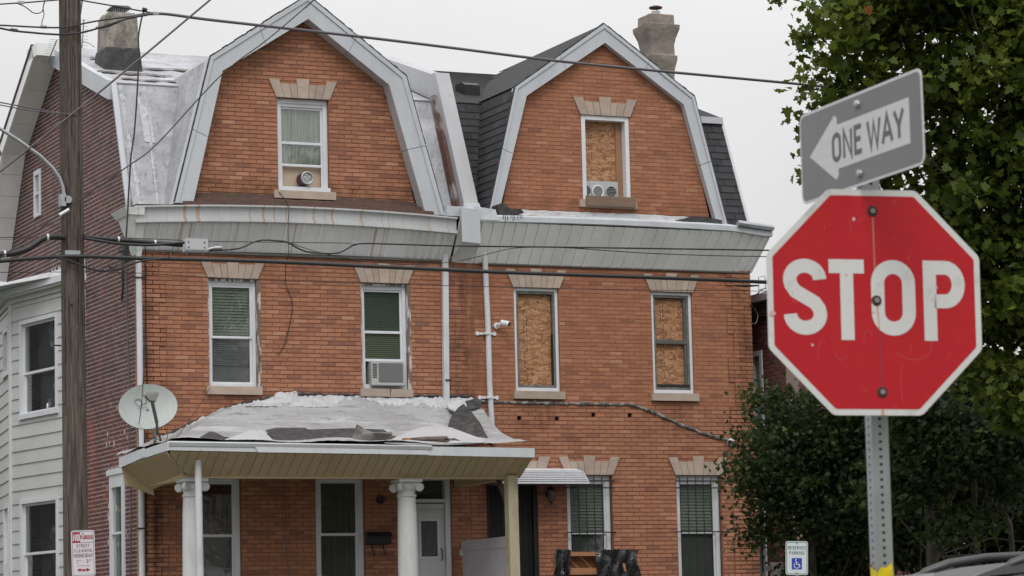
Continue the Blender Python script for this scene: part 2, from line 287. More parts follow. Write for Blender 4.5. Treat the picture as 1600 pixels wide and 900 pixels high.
# ------------------------------------------------------------ brickwork
HC = 0.0722           # course height
def zs(z): return round(z/HC)*HC
def span(poly, z):
    xs = []
    n = len(poly)
    for i in range(n):
        (x0, z0), (x1, z1) = poly[i], poly[(i+1) % n]
        if (z0 <= z < z1) or (z1 <= z < z0): xs.append(x0+(x1-x0)*(z-z0)/(z1-z0))
    xs.sort(); return [(xs[i], xs[i+1]) for i in range(0, len(xs)-1, 2)]
def sub(iv, holes):
    for h0, h1 in holes:
        nv = []
        for a, b in iv:
            if h1 <= a or h0 >= b: nv.append((a, b)); continue
            if h0 > a: nv.append((a, h0))
            if h1 < b: nv.append((h1, b))
        iv = nv
    return iv
def union(iv):
    iv = sorted(iv); o = []
    for a, b in iv:
        if o and a <= o[-1][1]+1e-6: o[-1] = (o[-1][0], max(b, o[-1][1]))
        else: o.append((a, b))
    return o
def brick_wall(parent, polys, holes, T, L_, mb, mm, name, thick=.25, z0=0.0, z1=13.0, joint=.011, quoin=None, count=300, pick=None, out=.008, header_row=0, jit=.0015, tonefn=None, long_name='brick', zt_split=None):
    """T(a, d, z) -> world.  d<0 is outwards. returns the wall object"""
    back = MB(); stuff = MB(); singles = []
    r0, r1 = int(round(z0/HC)), int(round(z1/HC))
    for r in range(r0, r1):
        za, zb = r*HC, (r+1)*HC; zm = (za+zb)/2
        iv = union([s_ for p in polys for s_ in span(p, zm)])
        iv = sub(iv, [(h[0], h[1]) for h in holes if h[2] < zm < h[3]])
        for a, b in iv:
            vs = [T(x, y, z) for x in (a, b) for y in (0, thick) for z in (za, zb)]
            back.add(vs, [(0, 1, 3, 2), (4, 6, 7, 5), (0, 4, 5, 1), (2, 3, 7, 6), (0, 2, 6, 4), (1, 5, 7, 3)])
            hd = header_row and r % header_row == 0
            Lr = L_*.5 if hd else L_
            off = (L_/4 if hd else (r % 2)*L_/2)+((r*7919) % 5)*.003
            cuts = [a]+[k*Lr+off for k in range(int(math.floor((a-off)/Lr))+1, int(math.ceil((b-off)/Lr)))]+[b]
            if quoin:
                for qx in quoin(r):
                    if a < qx[0] < b: cuts = [c for c in cuts if abs(c-qx[0]) > .06]+[qx[0]]
            cuts = sorted(set(cuts))
            # merge slivers
            i = 1
            while i < len(cuts)-1:
                if cuts[i+1]-cuts[i] < .045 or cuts[i]-cuts[i-1] < .045: cuts.pop(i)
                else: i += 1
            for ca, cb in zip(cuts[:-1], cuts[1:]):
                if cb-ca < .03: continue
                xm = (ca+cb)/2; tone = min(1, max(0, random.gauss(.5, .22))) if random.random() > .04 else random.random()*.15
                if tonefn: tone = tonefn(xm, zm, tone)
                d = -out+random.uniform(-jit, jit)
                if quoin:
                    for qx in quoin(r):
                        if (qx[1] > 0 and xm > qx[0]) or (qx[1] < 0 and xm < qx[0]): d -= .022
                j = joint/2
                full = abs((cb-ca)-L_) < 1e-6
                if full and pick and pick(xm, zm): singles.append((ca, cb, za, zb, d, tone)); continue
                _brick(stuff, T, ca+j, cb-j, d, za+j, zb-j, tone)
    random.shuffle(singles)
    for ca, cb, za, zb, d, tone in singles[count:]: _brick(stuff, T, ca+joint/2, cb-joint/2, d, za+joint/2, zb-joint/2, tone)
    wall = back.build(name, mm, parent)
    st = stuff.build('brickwork', mb, wall); tag(st, kind='stuff')
    lib = {}
    for ca, cb, za, zb, d, tone in singles[:count]:
        k = int(tone*15.99)
        if k not in lib:
            q = MB(); _brick(q, lambda a, dd, z: tuple(np.array(T(a, dd, z))-np.array(T(0, 0, 0))), -L_/2+joint/2, L_/2-joint/2, 0, joint/2, HC-joint/2, (k+.5)/16)
            lib[k] = q.mesh('brick', mb)
        place(long_name, lib[k], T((ca+cb)/2, d, za), wall)
    return wall
def _brick(mb, T, a, b, d, za, zb, tone):
    t = .022; e = .0025
    vs = [T(a, t, za), T(b, t, za), T(b, t, zb), T(a, t, zb), T(a+e, d, za+e), T(b-e, d, za+e), T(b-e, d, zb-e), T(a+e, d, zb-e), ]
    mb.add(vs, [(4, 5, 6, 7), (0, 1, 5, 4), (1, 2, 6, 5), (2, 3, 7, 6), (3, 0, 4, 7)], tone)
TF = lambda a, d, z: (a, d, z)            # front walls (plane y=0)
TS = lambda a, d, z: (d+.05, a, z)            # side walls (plane x=0)
# ============================================================ THE SETTING: ground, street, pavement, raised yard
def sheet(name, mat, x0, x1, y0, y1, z, n=1):
    q = MB(); q.add([(x0, y0, z), (x1, y0, z), (x1, y1, z), (x0, y1, z)], [(0, 1, 2, 3)]); o = q.build(name, mat, origin=(0, 0, 0)); return tag(o, kind='structure')
m_grass = M("grass_ground", (.06, .075, .03), .95, var=[(1.5, 5, .4, .7, (.09, .085, .045), .7)], bump=(20, 4, .6, .03))
m_asph = M("asphalt", (.085, .085, .086), .9, var=[(.6, 4, .45, .7, (.075, .073, .07), .7), (90, 2, .4, .7, (.11, .11, .105), .4)], bump=(120, 3, .5, .01))
m_conc = M("pavement_concrete", (.30, .29, .27), .9, var=[(1.5, 5, .4, .7, (.2, .19, .18), .6)], bump=(80, 3, .4, .006))
m_paint = M("road_paint", (.7, .7, .68), .6, var=[(20, 4, .5, .7, (.2, .2, .2), .6)])
sheet('ground', m_grass, -900, 900, -600, 1200, -.02)
sheet('road', m_asph, -120, 160, -33.5, -11.2, .0)
sheet('side_road', m_asph, -18, -9.5, -120, 120, .004)
def slabbed(name, x0, x1, y0, y1, h=.13, step=1.5):
    q = MB(); x = x0
    q.box(x0, x1, y0, y1, -.05, h-.012)
    o = q.build(name, m_conc); tag(o, kind='structure')
    ny = max(1, int((y1-y0)/step)); lib = None
    while x < x1-.1:
        xe = min(x+step, x1)
        for k in range(ny):
            ya = y0+(y1-y0)*k/ny; yb = y0+(y1-y0)*(k+1)/ny
            b = MB().box(-(xe-x)/2+.006, (xe-x)/2-.006, -(yb-ya)/2+.006, (yb-ya)/2-.006, 0, .016)
            if lib is None or abs(xe-x-step) > .01: me = b.mesh('paving_slab', m_conc); lib = lib or me
            else: me = lib
            place('paving_slab', me, ((x+xe)/2, (ya+yb)/2, h-.012), o)
        x = xe
slabbed('pavement', -8, 22, -10.9, -8.2, step=1.6)
kb = MB(); kb.box(-8, 60, -11.2, -10.9, -.05, .14); tag(kb.build('kerb', m_conc), kind='structure')
for k in range(10):
    q = MB(); q.box(-30+k*6, -27+k*6, -22.4, -22.28, 0.0, .008); o = q.build('lane_marking', m_paint); tag(o, kind='structure')
yd = MB(); yd.box(-6, 30, -7.2, 30, -.3, 1.15); tag(yd.build('yard', m_grass), kind='structure')
rw = MB(); rw.box(-6.2, 30, -7.45, -7.2, -.1, 1.3); tag(rw.build('retaining_wall', M("retaining_stone", (.25, .23, .21), .9, var=[(2, 5, .4, .7, (.15, .14, .13), .7)], bump=(8, 5, .7, .03))), 'low grey retaining wall holding up the front yard of the twin houses', 'wall')

# ============================================================ THE TWIN HOUSES
XL, XM, XR = 0.05, 5.86, 11.42
ZB, ZC = 1.1, 8.125
H1 = empty('brick_house', (2.9, 2.5, 1.15)); tag(H1, 'orange brick gambrel house with silver coated roof, curtained windows and dish above its porch', 'house', 'pair of joined brick twin houses')
H2 = empty('brick_house', (8.6, 2.5, 1.15)); tag(H2, 'brick gambrel house with black shingles and upper windows boarded with chipboard', 'house', 'pair of joined brick twin houses')

W = {}      # opening rects x0,x1,z0,z1
def op(k, x0, x1, z0, z1): W[k] = (x0, x1, zs(z0), zs(z1))
op('w1', 1.22, 2.06, 5.87, 7.67); op('w2', 3.93, 4.76, 5.87, 7.67); op('w3', 2.47, 3.39, 9.19, 10.77)
op('g1', .86, 1.74, 2.45, 4.40); op('g2', 3.05, 3.92, 2.45, 4.40); op('door', 4.52, 5.50, 1.95, 4.40)
op('a1', 6.76, 7.61, 5.87, 7.67); op('a2', 9.42, 10.23, 5.87, 7.67); op('a3', 8.14, 9.08, 9.21, 10.79)
op('rd', 6.16, 7.12, 1.95, 4.40); op('r1', 7.68, 8.55, 2.45, 4.42); op('r2', 9.81, 10.69, 2.45, 4.42)

gableL = [(.76, 8.0), (1.36, 11.15), (2.97, 12.3), (4.5, 11.1), (5.16, 8.0)]
gableR = [(6.36, 8.0), (7.0, 11.05), (8.6, 12.22), (10.2, 11.05), (10.86, 8.0)]
def quoinL(r): return [(.48 if (r//5) % 2 == 0 else .36, -1)]
def quoinR(r): return [(XR-(.50 if (r//6) % 2 == 0 else .38), 1)]
holesL = [W[k] for k in ('w1', 'w2', 'w3', 'g1', 'g2', 'door')]
scar = [tuple(onY(*p)[[0, 2]]) for p in ((745, 627), (800, 629), (985, 632), (1010, 640), (1060, 662), (1100, 678), (1145, 690), (1180, 692))]
holesR = [W[k] for k in ('a1', 'a2', 'a3', 'rd', 'r1', 'r2')]
put = [onY(x, 651) for x in (811, 870, 927, 984)]
holesR2 = holesR+[(p[0]-.035, p[0]+.04, math.floor(p[2]/HC)*HC, (math.floor(p[2]/HC)+1)*HC) for p in put]
rectL = [(XL, ZB), (XM, ZB), (XM, ZC), (XL, ZC)]; rectR = [(XM, ZB), (XR, ZB), (XR, ZC), (XM, ZC)]
inview = lambda x, z: z > 4.6
front1 = brick_wall(H1, [rectL, gableL], holesL, TF, .245, m_brick, m_mort, 'front_wall', quoin=quoinL, pick=lambda x, z: z > 5.8 and x > .6, z0=ZB, z1=12.35)
def scz(x): return np.interp(x, [p[0] for p in scar], [p[1] for p in scar])
# right house: upper brickwork weathered and flush pointed, below the old porch line crisp like its neighbour
def cut_poly(upper):
    n = 24; xs = np.linspace(XM, XR, n)
    return xs
rw_up = brick_wall(H2, [rectR, gableR], holesR, TF, .245, m_brick_r, m_mort_r, 'front_wall', quoin=quoinR, z0=zs(5.65), z1=12.3, joint=.0075, out=.005, jit=.0012, pick=lambda x, z: z > 5.9 and x < 10.9,
    tonefn=lambda x, z, t: t)
rw_lo = brick_wall(H2, [rectR], holesR2, TF, .245, m_brick, m_mort, 'lower_front_wall', quoin=quoinR, z0=ZB, z1=zs(5.65), count=0)
# side wall of the left house (gambrel end) and back walls
gs = [(.262, ZB), (8.6, ZB), (8.6, 8.8), (7.2, 10.86), (4.95, 12.30), (1.42, 11.02), (.56, 8.95), (.262, 8.3)]
sidewin = (6.08, 6.50, zs(9.55), zs(10.38)); sidewin1 = (.95, 1.78, zs(2.5), zs(4.45))
brick_wall(H1, [gs], [sidewin, sidewin1], TS, .215, m_brick_s, m_mort_s, 'side_wall', header_row=6, z0=ZB, z1=12.45, count=0, jit=.002, joint=.0145, out=.004)
ret = MB()          # orange facing bricks returned round the corner on the side wall
for r in range(int(ZB/HC)+1, int(ZC/HC)):
    c = [0.0, .13, .262] if r % 2 else [0, .262]
    for a, b in zip(c[:-1], c[1:]): _brick(ret, lambda a_, d, z: (XL+d, a_-.012, z), a+.004, b-.004, -.018, r*HC+.005, (r+1)*HC-.005, min(1, max(0, random.gauss(.5, .2))))
tag(ret.build('corner_brickwork', m_brick, H1), kind='stuff')
m_plainb = M("plain_brick_mass", (.14, .055, .045), .9, var=[(4, 4, .4, .7, (.09, .04, .035), .6)])
q = MB(); q.box(XR-.25, XR-.002, .25, 8.6, ZB, 8.9); q.prism([(.6, 8.8), (8.5, 8.8), (7.2, 10.8), (4.9, 12.25), (1.5, 10.95)], 'x', XR-.25, XR-.03); q.build('east_wall', m_plainb, H2)
q = MB(); q.box(XL+.25, XM, 8.4, 8.62, ZB, 8.6); q.box(XL+.26, XM-.1, .26, 8.4, 4.9, 5.0); q.box(XL+.26, XM-.1, .26, 8.4, 8.0, 8.08); q.build('back_wall', m_plainb, H1)
q = MB(); q.box(XM, XR-.25, 8.4, 8.62, ZB, 8.6); q.box(XM+.1, XR-.26, .26, 8.4, 4.9, 5.0); q.box(XM+.1, XR-.26, .26, 8.4, 8.0, 8.08); q.box(XM-.1, XM+.1, .26, 8.4, ZB, 8.7); q.build('back_wall', m_plainb, H2)

# ---- splayed stone lintels and sills
def lintel(house, x0, x1, z, wide=.12, hh=(.31, .235, .33), y=-.032):
    cx = (x0+x1)/2; x0 -= .02; x1 += .02; n = 7; host = None
    fr = [0, .155, .29, .405, .595, .71, .845, 1]
    def top(f, h): return cx+(x0+(x1-x0)*f-cx)*(1+h/.31*wide*2.0/(x1-x0)*1.15)
    for i in range(7):
        h = hh[0] if i in (0, 6) else hh[2] if i == 3 else hh[1]
        g = .004
        bl, br = x0+(x1-x0)*fr[i]+g, x0+(x1-x0)*fr[i+1]-g
        tl, tr = top(fr[i], h)+g, top(fr[i+1], h)-g
        b = MB().prism([(bl, z), (br, z), (tr, z+h), (tl, z+h)], 'y', y-(.004 if i in (0, 3, 6) else 0), .03)
        b.build('voussoir', m_stone, house)
for h, k in ((H1, 'w1'), (H1, 'w2'), (H1, 'w3'), (H2, 'a1'), (H2, 'a2'), (H2, 'a3'), (H2, 'r1'), (H2, 'r2'), (H1, 'g1'), (H1, 'g2')):
    lintel(h, W[k][0], W[k][1], W[k][3]+.003)
lintel(H2, W['rd'][0]-.05, W['rd'][1]+.1, W['rd'][3]+.003)
def sill(house, k, ex=.06, ey=-.07, hh=.135, split=None, mat=None):
    x0, x1, z0, _ = W[k]
    if split:
        MB().box(x0-ex, split-.006, ey, .1, z0-hh, z0-.002).build('sill', mat or m_stone, house)
        MB().hexa([(split+.004, ey, z0-hh-.006), (x1+ex, ey, z0-hh-.002), (x1+ex, .1, z0-hh), (split+.004, .1, z0-hh)], [(split+.02, ey, z0-.008), (x1+ex, ey, z0-.002), (x1+ex, .1, z0-.002), (split+.02, .1, z0-.002)]).build('sill', mat or m_stone, house)
    else: MB().box(x0-ex, x1+ex, ey, .1, z0-hh, z0-.002).build('sill', mat or m_stone, house)
sill(H1, 'w1'); sill(H1, 'w2', split=4.40); sill(H1, 'w3', ex=.09); sill(H2, 'a1'); sill(H2, 'a2'); sill(H2, 'a3', ex=.09); sill(H1, 'g1'); sill(H1, 'g2'); sill(H2, 'r1'); sill(H2, 'r2')

# ---- windows
def blind(win, x0, x1, z0, z1, y, mat, pitch=.035, axis='y'):
    q = MB(); z = z0
    while z < z1:
        if axis == 'y': q.add([(x0, y-.008, z), (x1, y-.008, z), (x1, y+.012, z+pitch*.95), (x0, y+.012, z+pitch*.95)], [(0, 1, 2, 3)])
        z += pitch
    q.build('blind', mat, win)
def curtain(win, x0, x1, z0, z1, y, mat, waves=9, amp=.02, x_axis=True):
    q = MB(); n = 60
    vs = []
    for i in range(n+1):
        f = i/n; d = math.sin(f*waves*2*math.pi+math.sin(f*9)*.8)*amp
        for z in (z0, z1): vs.append((x0+(x1-x0)*f, y+d, z))
    q.add(vs, [(2*i, 2*i+2, 2*i+3, 2*i+1) for i in range(n)]); q.build('curtain', mat, win, smooth=True)
def frame_mb(x0, x1, z0, z1, y0, y1, t, tb=None):
    tb = t if tb is None else tb; q = MB()
    q.box(x0, x0+t, y0, y1, z0, z1); q.box(x1-t, x1, y0, y1, z0, z1); q.box(x0+t, x1-t, y0, y1, z1-t, z1); q.box(x0+t, x1-t, y0, y1, z0, z0+tb); return q
def window(house, k, mat=None, fmat=None, rails=(.5,), t=.055, drop=.05, ybase=.06, glass=None, label=None, bare=False):
    """outer casing, two sashes, panes; returns the window object and inner rect"""
    x0, x1, z0, z1 = W[k]; mat = mat or m_white; glass = glass or g_win
    q = frame_mb(x0+.004, x1-.004, z0+.004, z1-.004, ybase, ybase+.10, t, .05)
    if drop: q.box(x0+t, x1-t, ybase+.02, ybase+.1, z1-t-drop, z1-t)
    win = q.build('window', mat, house)
    if label: win['label'] = label
    ix0, ix1, iz0, iz1 = x0+t, x1-t, z0+.05, z1-t-drop
    zz = [iz0]+[iz0+(iz1-iz0)*r for r in rails]+[iz1]
    for i in range(len(zz)-1):
        up = i == len(zz)-2; ya = ybase+(.028 if up else .052) if len(zz) < 4 else ybase+.03+.008*i
        s = frame_mb(ix0+.003, ix1-.003, zz[i]+(.0 if i == 0 else -.012), zz[i+1]+.014 if not up else zz[i+1]-.002, ya, ya+.028, .034, .036)
        so_ = s.build('sash', fmat or mat, win)
        if bare and i == 0: continue
        g = MB().box(ix0+.034, ix1-.034, ya+.010, ya+.014, zz[i]+.02, zz[i+1]-.02); g.build('pane', glass if i or len(zz) > 3 else g_screen, win)
    return win, (ix0, ix1, iz0, iz1)
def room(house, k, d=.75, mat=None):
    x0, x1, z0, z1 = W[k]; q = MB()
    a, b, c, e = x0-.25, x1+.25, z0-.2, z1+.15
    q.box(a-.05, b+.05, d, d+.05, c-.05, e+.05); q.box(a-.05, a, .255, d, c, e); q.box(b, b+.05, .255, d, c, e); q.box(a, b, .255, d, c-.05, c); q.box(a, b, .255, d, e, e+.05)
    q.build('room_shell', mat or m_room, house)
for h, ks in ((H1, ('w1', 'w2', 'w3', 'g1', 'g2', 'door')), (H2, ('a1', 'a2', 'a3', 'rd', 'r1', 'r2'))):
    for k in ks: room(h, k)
# w1: upstairs left, green blind above, grey below
wn, (a, b, c, d) = window(H1, 'w1', rails=(.47,), drop=.05)
blind(wn, a+.02, b-.02, (c+d)/2-.05, d, .135, m_blind, .05); blind(wn, a+.02, b-.02, c+.32, (c+d)/2, .15, m_blind_g); MB().box(a, b, .165, .17, c, c+.42).build('curtain', m_blind_g, wn)
# w2: upstairs with air conditioner
wn, (a, b, c, d) = window(H1, 'w2', rails=(.27, .56), drop=.05, bare=True)
blind(wn, a+.02, b-.02, c+.45, c+.98, .14, M("olive_blind", (.15, .157, .10), .6)); blind(wn, a+.02, b-.02, c+.98, d, .14, M("green_blind", (.065, .095, .072), .6)); W2R = (a, b, c, d)
# w3: attic with lace curtain, fan below
wn, (a, b, c, d) = window(H1, 'w3', rails=(.29, .56), t=.075, drop=.06, bare=True)
curtain(wn, a+.02, b-.02, c+.45, d, .155, m_curtain, 7); MB().box(a+.02, b-.02, .17, .18, c+.02, c+.43).build('cardboard_sheet', m_card, wn); W3R = (a, b, c, d)
MB().box(W['w3'][0]-.0, W['w3'][1]+.0, -.045, .06, W['w3'][2], W['w3'][2]+.07).build('window_ledge', m_white, wn)
# g1, g2 under the porch
wn, (a, b, c, d) = window(H1, 'g1', rails=(.5,), drop=.04, t=.09, glass=g_screen)
curtain(wn, a, b, (c+d)/2, d, .16, m_red, 8); MB().box(a, b, .21, .215, c, (c+d)/2).build('curtain', M("maroon_blind", (.045, .020, .024), .8), wn)
wn, (a, b, c, d) = window(H1, 'g2', rails=(.5,), drop=.02, t=.09, glass=g_screen)
curtain(wn, a, b, c, d, .16, M("patterned_lace", (.17, .17, .13), .8, var=[(60, 3, .42, .6, (.10, .105, .09), .8)]), 6)
# boarded windows of the right house: worn bronze inner frame, white trim outside
def osb_sheet(win, x0, x1, z0, z1, y, stamp=True):
    o = MB().box(x0, x1, y, y+.014, z0, z1).build('osb_sheet', m_osb, win)
    if stamp:
        q = MB(); rr = random.Random(int(x0*100))
        for cx in (x0+.14, x0+.19):
            z = z1-.12
            while z > z0+.12:
                h = rr.choice((.012, .018, .03))
                if rr.random() < .72: q.box(cx-rr.uniform(.006, .014), cx+rr.uniform(.006, .014), y-.0012, y+.001, z-h, z)
                z -= h+rr.choice((.008, .012, .04))
        tag(q.build('stamp_print', m_tar, win), kind='stuff')
m_grime = M("grimy_alum_frame", (.16, .16, .155), .6, var=[(7, 4, .4, .7, (.35, .34, .33), .8, 1)])
for k, two in (('a1', 0), ('a2', 1)):
    x0, x1, z0, z1 = W[k]
    q = frame_mb(x0+.004, x1-.004, z0+.004, z1-.004, .03, .20, .05, .06); win = q.build('window', m_white, H2)
    win['label'] = 'boarded window with grey inner frame and white outer trim' if not two else 'boarded window with dark sash bar across the chipboard'
    a, b, c, d = x0+.05, x1-.05, z0+.065, z1-.055
    frame_mb(a, b, c, d, .045, .10, .045, .05).build('inner_frame', m_grime, win)
    osb_sheet(win, a+.046, b-.046, c+.05, d-.045, .125)
    if two:
        m_ = (c+d)/2+.02; MB().box(a+.045, b-.045, .05, .09, m_-.04, m_+.03).build('sash', m_bronze, win); MB().box(a+.04, b-.02, .04, .09, c+.05, c+.10).build('sash', m_black, win)
        MB().box(b-.09, b-.046, .06, .1, c+.05, d-.04).build('side_rail', m_bronze, win)
    else: MB().box(b-.06, b-.046, .06, .12, c+.05, (c+d)/2+.1).build('side_rail', m_black, win)
x0, x1, z0, z1 = W['a3']
win = frame_mb(x0+.004, x1-.004, z0+.004, z1-.004, .0, .22, .075, .02).build('window', m_white, H2); win['label'] = 'attic opening with white casing and chipboard sheet set back'
osb_sheet(win, x0+.08, x1-.2, z0+.36, z1-.06, .17); MB().box(x1-.2, x1-.08, .14, .2, z0+.02, z1-.06).build('side_board', M("brown_board", (.32, .17, .10), .8, var=[((3, 3, 20), 3, .4, .7, (.2, .11, .07), .6)]), win)
MB().box(x0+.02, x1+.04, -.12, -.07, z0-.12, z0+.06).build('ledge_plank', M("weathered_plank", (.20, .135, .095), .85, var=[((2, 2, 30), 4, .4, .7, (.12, .08, .06), .7)], bump=((3, 3, 60), 3, .5, .004)), win)
# barred ground floor windows
for k in ('r1', 'r2'):
    wn, (a, b, c, d) = window(H2, k, rails=(.5,), drop=.03, t=.085)
    blind(wn, a, b, (c+d)/2, d, .132, M("pale_mini_blind_"+k, (.21, .225, .20), .6), pitch=.055); MB().box(a, b, .15, .155, c, (c+d)/2).build('curtain', M("dim_green_shade_"+k, (.13, .145, .125), .7), wn)
    gr = MB().box(a-.12, b+.12, -.045, -.03, d-.0, d+.022).build('window_grille', m_black, H2)
    for z in (c+.02, (c+d)/2+.0, d-.12): MB().box(a-.12, b+.12, -.045, -.03, z, z+.02).build('grille_rail', m_black, gr)
    for i in range(6):
        x = a-.03+(b-a+.06)*i/5; MB().tube([(x, -.03, c-.05), (x, -.03, d+.09)], .008, 6).build('grille_bar', m_black, gr)
# weathered timber casing strips beside the upstairs vinyl windows
m_peel = M("peeling_casing", (.16, .12, .095), .85, var=[((14, 14, 3), 5, .50, .56, (.52, .52, .50), .9), ((20, 20, 5), 4, .6, .7, (.05, .04, .035), .8)], bump=((20, 20, 6), 4, .8, .01))
for k in ('w1', 'w2'):
    x0, x1, z0, z1 = W[k]; MB().box(x1-.002, x1+.065, -.010, .05, z0+.002, z1-.01).build('old_casing', m_peel, H1); MB().box(x0-.02, x0+.002, -.006, .05, z0+.002, z1-.01).build('old_casing', m_peel, H1); MB().box(x0, x1, .02, .06, z1-.045, z1-.004).build('old_casing', m_peel, H1)
# side wall windows
def side_window(rect, name, label, t=.055, proud=.03, rails=(.5,)):
    y0, y1, z0, z1 = rect; q = MB()
    def bx(ya, yb, za, zb, d0=.02, d1=.16): q.box(d0, d1, ya, yb, za, zb)
    bx(y0, y0+t, z0, z1); bx(y1-t, y1, z0, z1); bx(y0+t, y1-t, z1-t*1.6, z1); bx(y0+t, y1-t, z0, z0+t)
    w_ = q.build(name, m_white, H1); w_['label'] = label; zm = (z0+z1)/2
    MB().box(.03, .07, y0+t, y1-t, zm-.02, zm+.02).build('sash', m_white, w_)
    MB().box(.058, .062, y0+t, y1-t, z0+t, z1-t).build('pane', g_win, w_)
    MB().box(.17, .175, y0, y1, z0, z1).build('curtain', m_blind_g, w_)
side_window(sidewin, 'side_window', 'small attic sash window in the dark side wall')
side_window(sidewin1, 'side_window', 'tall white framed ground floor window in the dark side wall', t=.13)
q = MB()
q.box(.0, .05, .85, 1.88, sidewin1[3]+.002, sidewin1[3]+.09)
rr = random.Random(3)
for i in range(26):
    y = .82+i*.043; q.add([(.03, y, sidewin1[3]+.08), (.03, y+.05, sidewin1[3]+.08), (.03, y+.03, sidewin1[3]+.1+rr.random()*.06)], [(0, 1, 2)])
q.build('painted_head', m_white, H1)
q = MB()           # flakes of old white paint and filler on the side wall
for i in range(46):
    y = rr.choice((rr.gauss(.86, .10), rr.gauss(1.55, .22), rr.gauss(1.9, .06))); z = rr.uniform(3.0, 5.3) if rr.random() < .8 else rr.uniform(5, 6)
    n_ = 6; s_ = rr.uniform(.012, .035)
    q.add([(.042-rr.random()*.001, y+math.cos(k*math.tau/n_)*s_*rr.uniform(.5, 1.2), z+math.sin(k*math.tau/n_)*s_*rr.uniform(1, 2.4)) for k in range(n_)], [tuple(range(n_))])
tag(q.build('paint_flakes', M("chalky_paint", (.62, .50, .45), .9), H1), kind='stuff')

# ---- doors
x0, x1, z0, z1 = W['door']; zt = 3.93
q = frame_mb(x0+.004, x1-.004, z0+.01, z1-.004, .02, .16, .09, .05); q.box(x0+.09, x1-.09, .03, .16, zt, zt+.06)
dr = q.build('front_door', m_white, H1); dr['label'] = 'white front door with diamond lattice window'
MB().box(x0+.1, x1-.1, .09, .095, zt+.07, z1-.09).build('transom_pane', g_win, dr)
lf = MB(); a, b, c, d = x0+.1, x1-.1, z0+.05, zt-.04; wx0, wx1, wz0, wz1 = b-.50, b-.26, 3.02, 3.62
wx0, wx1 = (a+b)/2-.04, (a+b)/2+.26
lf.box(a, wx0, .08, .12, c, d); lf.box(wx1, b, .08, .12, c, d); lf.box(wx0, wx1, .08, .12, c, wz0); lf.box(wx0, wx1, .08, .12, wz1, d); lf.box(a, b, .055, .075, d-.06, d+.02); lf.box(a, b, .055, .075, d-.12, d-.09)
lf.build('door_leaf', M("white_door_paint", (.60, .62, .63), .45, var=[((2, 2, 1), 3, .4, .7, (.8, .8, .8), .5, 1)]), dr)
MB().box(wx0, wx1, .098, .102, wz0, wz1).build('door_pane', m_dark, dr)
q = MB()
for i in range(-14, 30):
    for s_ in (1, -1):
        c0 = wz0+i*.042; pts = []          # line z = c0 + s_*(x - wx0), clipped to the pane
        xa, xb = 0.0, wx1-wx0
        if s_ > 0: xa, xb = max(xa, wz0-c0), min(xb, wz1-c0)
        else: c0 += wx1-wx0; xa, xb = max(xa, c0-wz1), min(xb, c0-wz0)
        if xb-xa > .02: q.bar((wx0+xa, .092, c0+s_*xa), (wx0+xb, .092, c0+s_*xb), .005, .005)
q.build('lattice', m_greyp, dr)
q = MB(); q.tube([(b-.07, .07, 2.95), (b-.07, .02, 2.98), (b-.07, .02, 3.12), (b-.07, .07, 3.15)], .010, 8); q.build('door_handle', m_black, dr)
frame_mb(wx0-.03, wx1+.03, wz0-.03, wz1+.03, .07, .085, .03).build('door_window_trim', m_white, dr)
# right doorway: black iron security door standing in deep shade
x0, x1, z0, z1 = W['rd']
dr = frame_mb(x0+.004, x1-.004, z0+.01, z1-.004, .02, .15, .07, .04).build('front_door', m_black, H2); dr['label'] = 'black iron security door behind the porch post'
q = MB(); q.box(x0+.07, x1-.07, .10, .12, z0+.04, z1-.07); q.build('door_leaf', M("black_door", (.008, .008, .009), .6), dr)
for i in range(8):
    x = x0+.12+i*(x1-x0-.24)/7; MB().tube([(x, .06, z0+.05), (x, .06, z1-.08)], .009, 6).build('security_bar', m_black, dr)
MB().box(x0+.3, x1-.3, .093, .099, 3.45, 3.85).build('door_pane', g_win, dr)

# ---- roofs
def roofpt(Y): return np.interp(Y, [.30, 1.36, 4.95, 7.28, 8.72], [8.86, 11.12, 12.44, 10.95, 8.75])
prof = [(.36, 8.80), (1.36, 11.12), (4.95, 12.44), (7.28, 10.98), (8.72, 8.72)]
def roof(house, x0, x1, mat, name='roof', th=.07, xo0=0, xo1=0):
    up = [(y, z+.0) for y, z in prof]
    n = 28; q = MB()
    # finely divided steep front slope so the coating can sag and wrinkle a little
    rows = 14; cols = max(2, int((x1-x0)/.12)); vs = []
    for j in range(rows+1):
        f = j/rows; y = .36+(1.36-.36)*f; z = 8.80+(11.12-8.80)*f
        for i in range(cols+1):
            bulge = (math.sin(i*.7+j*.9)*.006+math.sin(i*.23-j*.5)*.008) if 0 < i < cols and 0 < j < rows else 0
            vs.append((x0+(x1-x0)*i/cols, y-bulge-.008, z+bulge))
    w_ = cols+1
    q.add(vs, [(j*w_+i, j*w_+i+1, (j+1)*w_+i+1, (j+1)*w_+i) for j in range(rows) for i in range(cols)])
    lower = [(y+.05, z-th) for y, z in prof]
    q.prism([(.36, 8.80), (1.36, 11.12)]+[(1.36, 11.02), (.42, 8.80)], 'x', x0, x1)
    q.prism([(1.32, 11.12), (4.95, 12.44), (4.95, 12.36), (1.36, 11.04)], 'x', x0, x1)
    q.prism([(4.95, 12.44), (7.28, 10.98), (7.22, 10.9), (4.95, 12.36)], 'x', x0, x1)
    q.prism([(7.28, 10.98), (8.72, 8.72), (8.62, 8.7), (7.2, 10.92)], 'x', x0, x1)
    return q.build(name, mat, house)
roof(H1, .06, XM-.02, m_coat)
roof(H2, XM+.02, XR+.22, m_shingle)
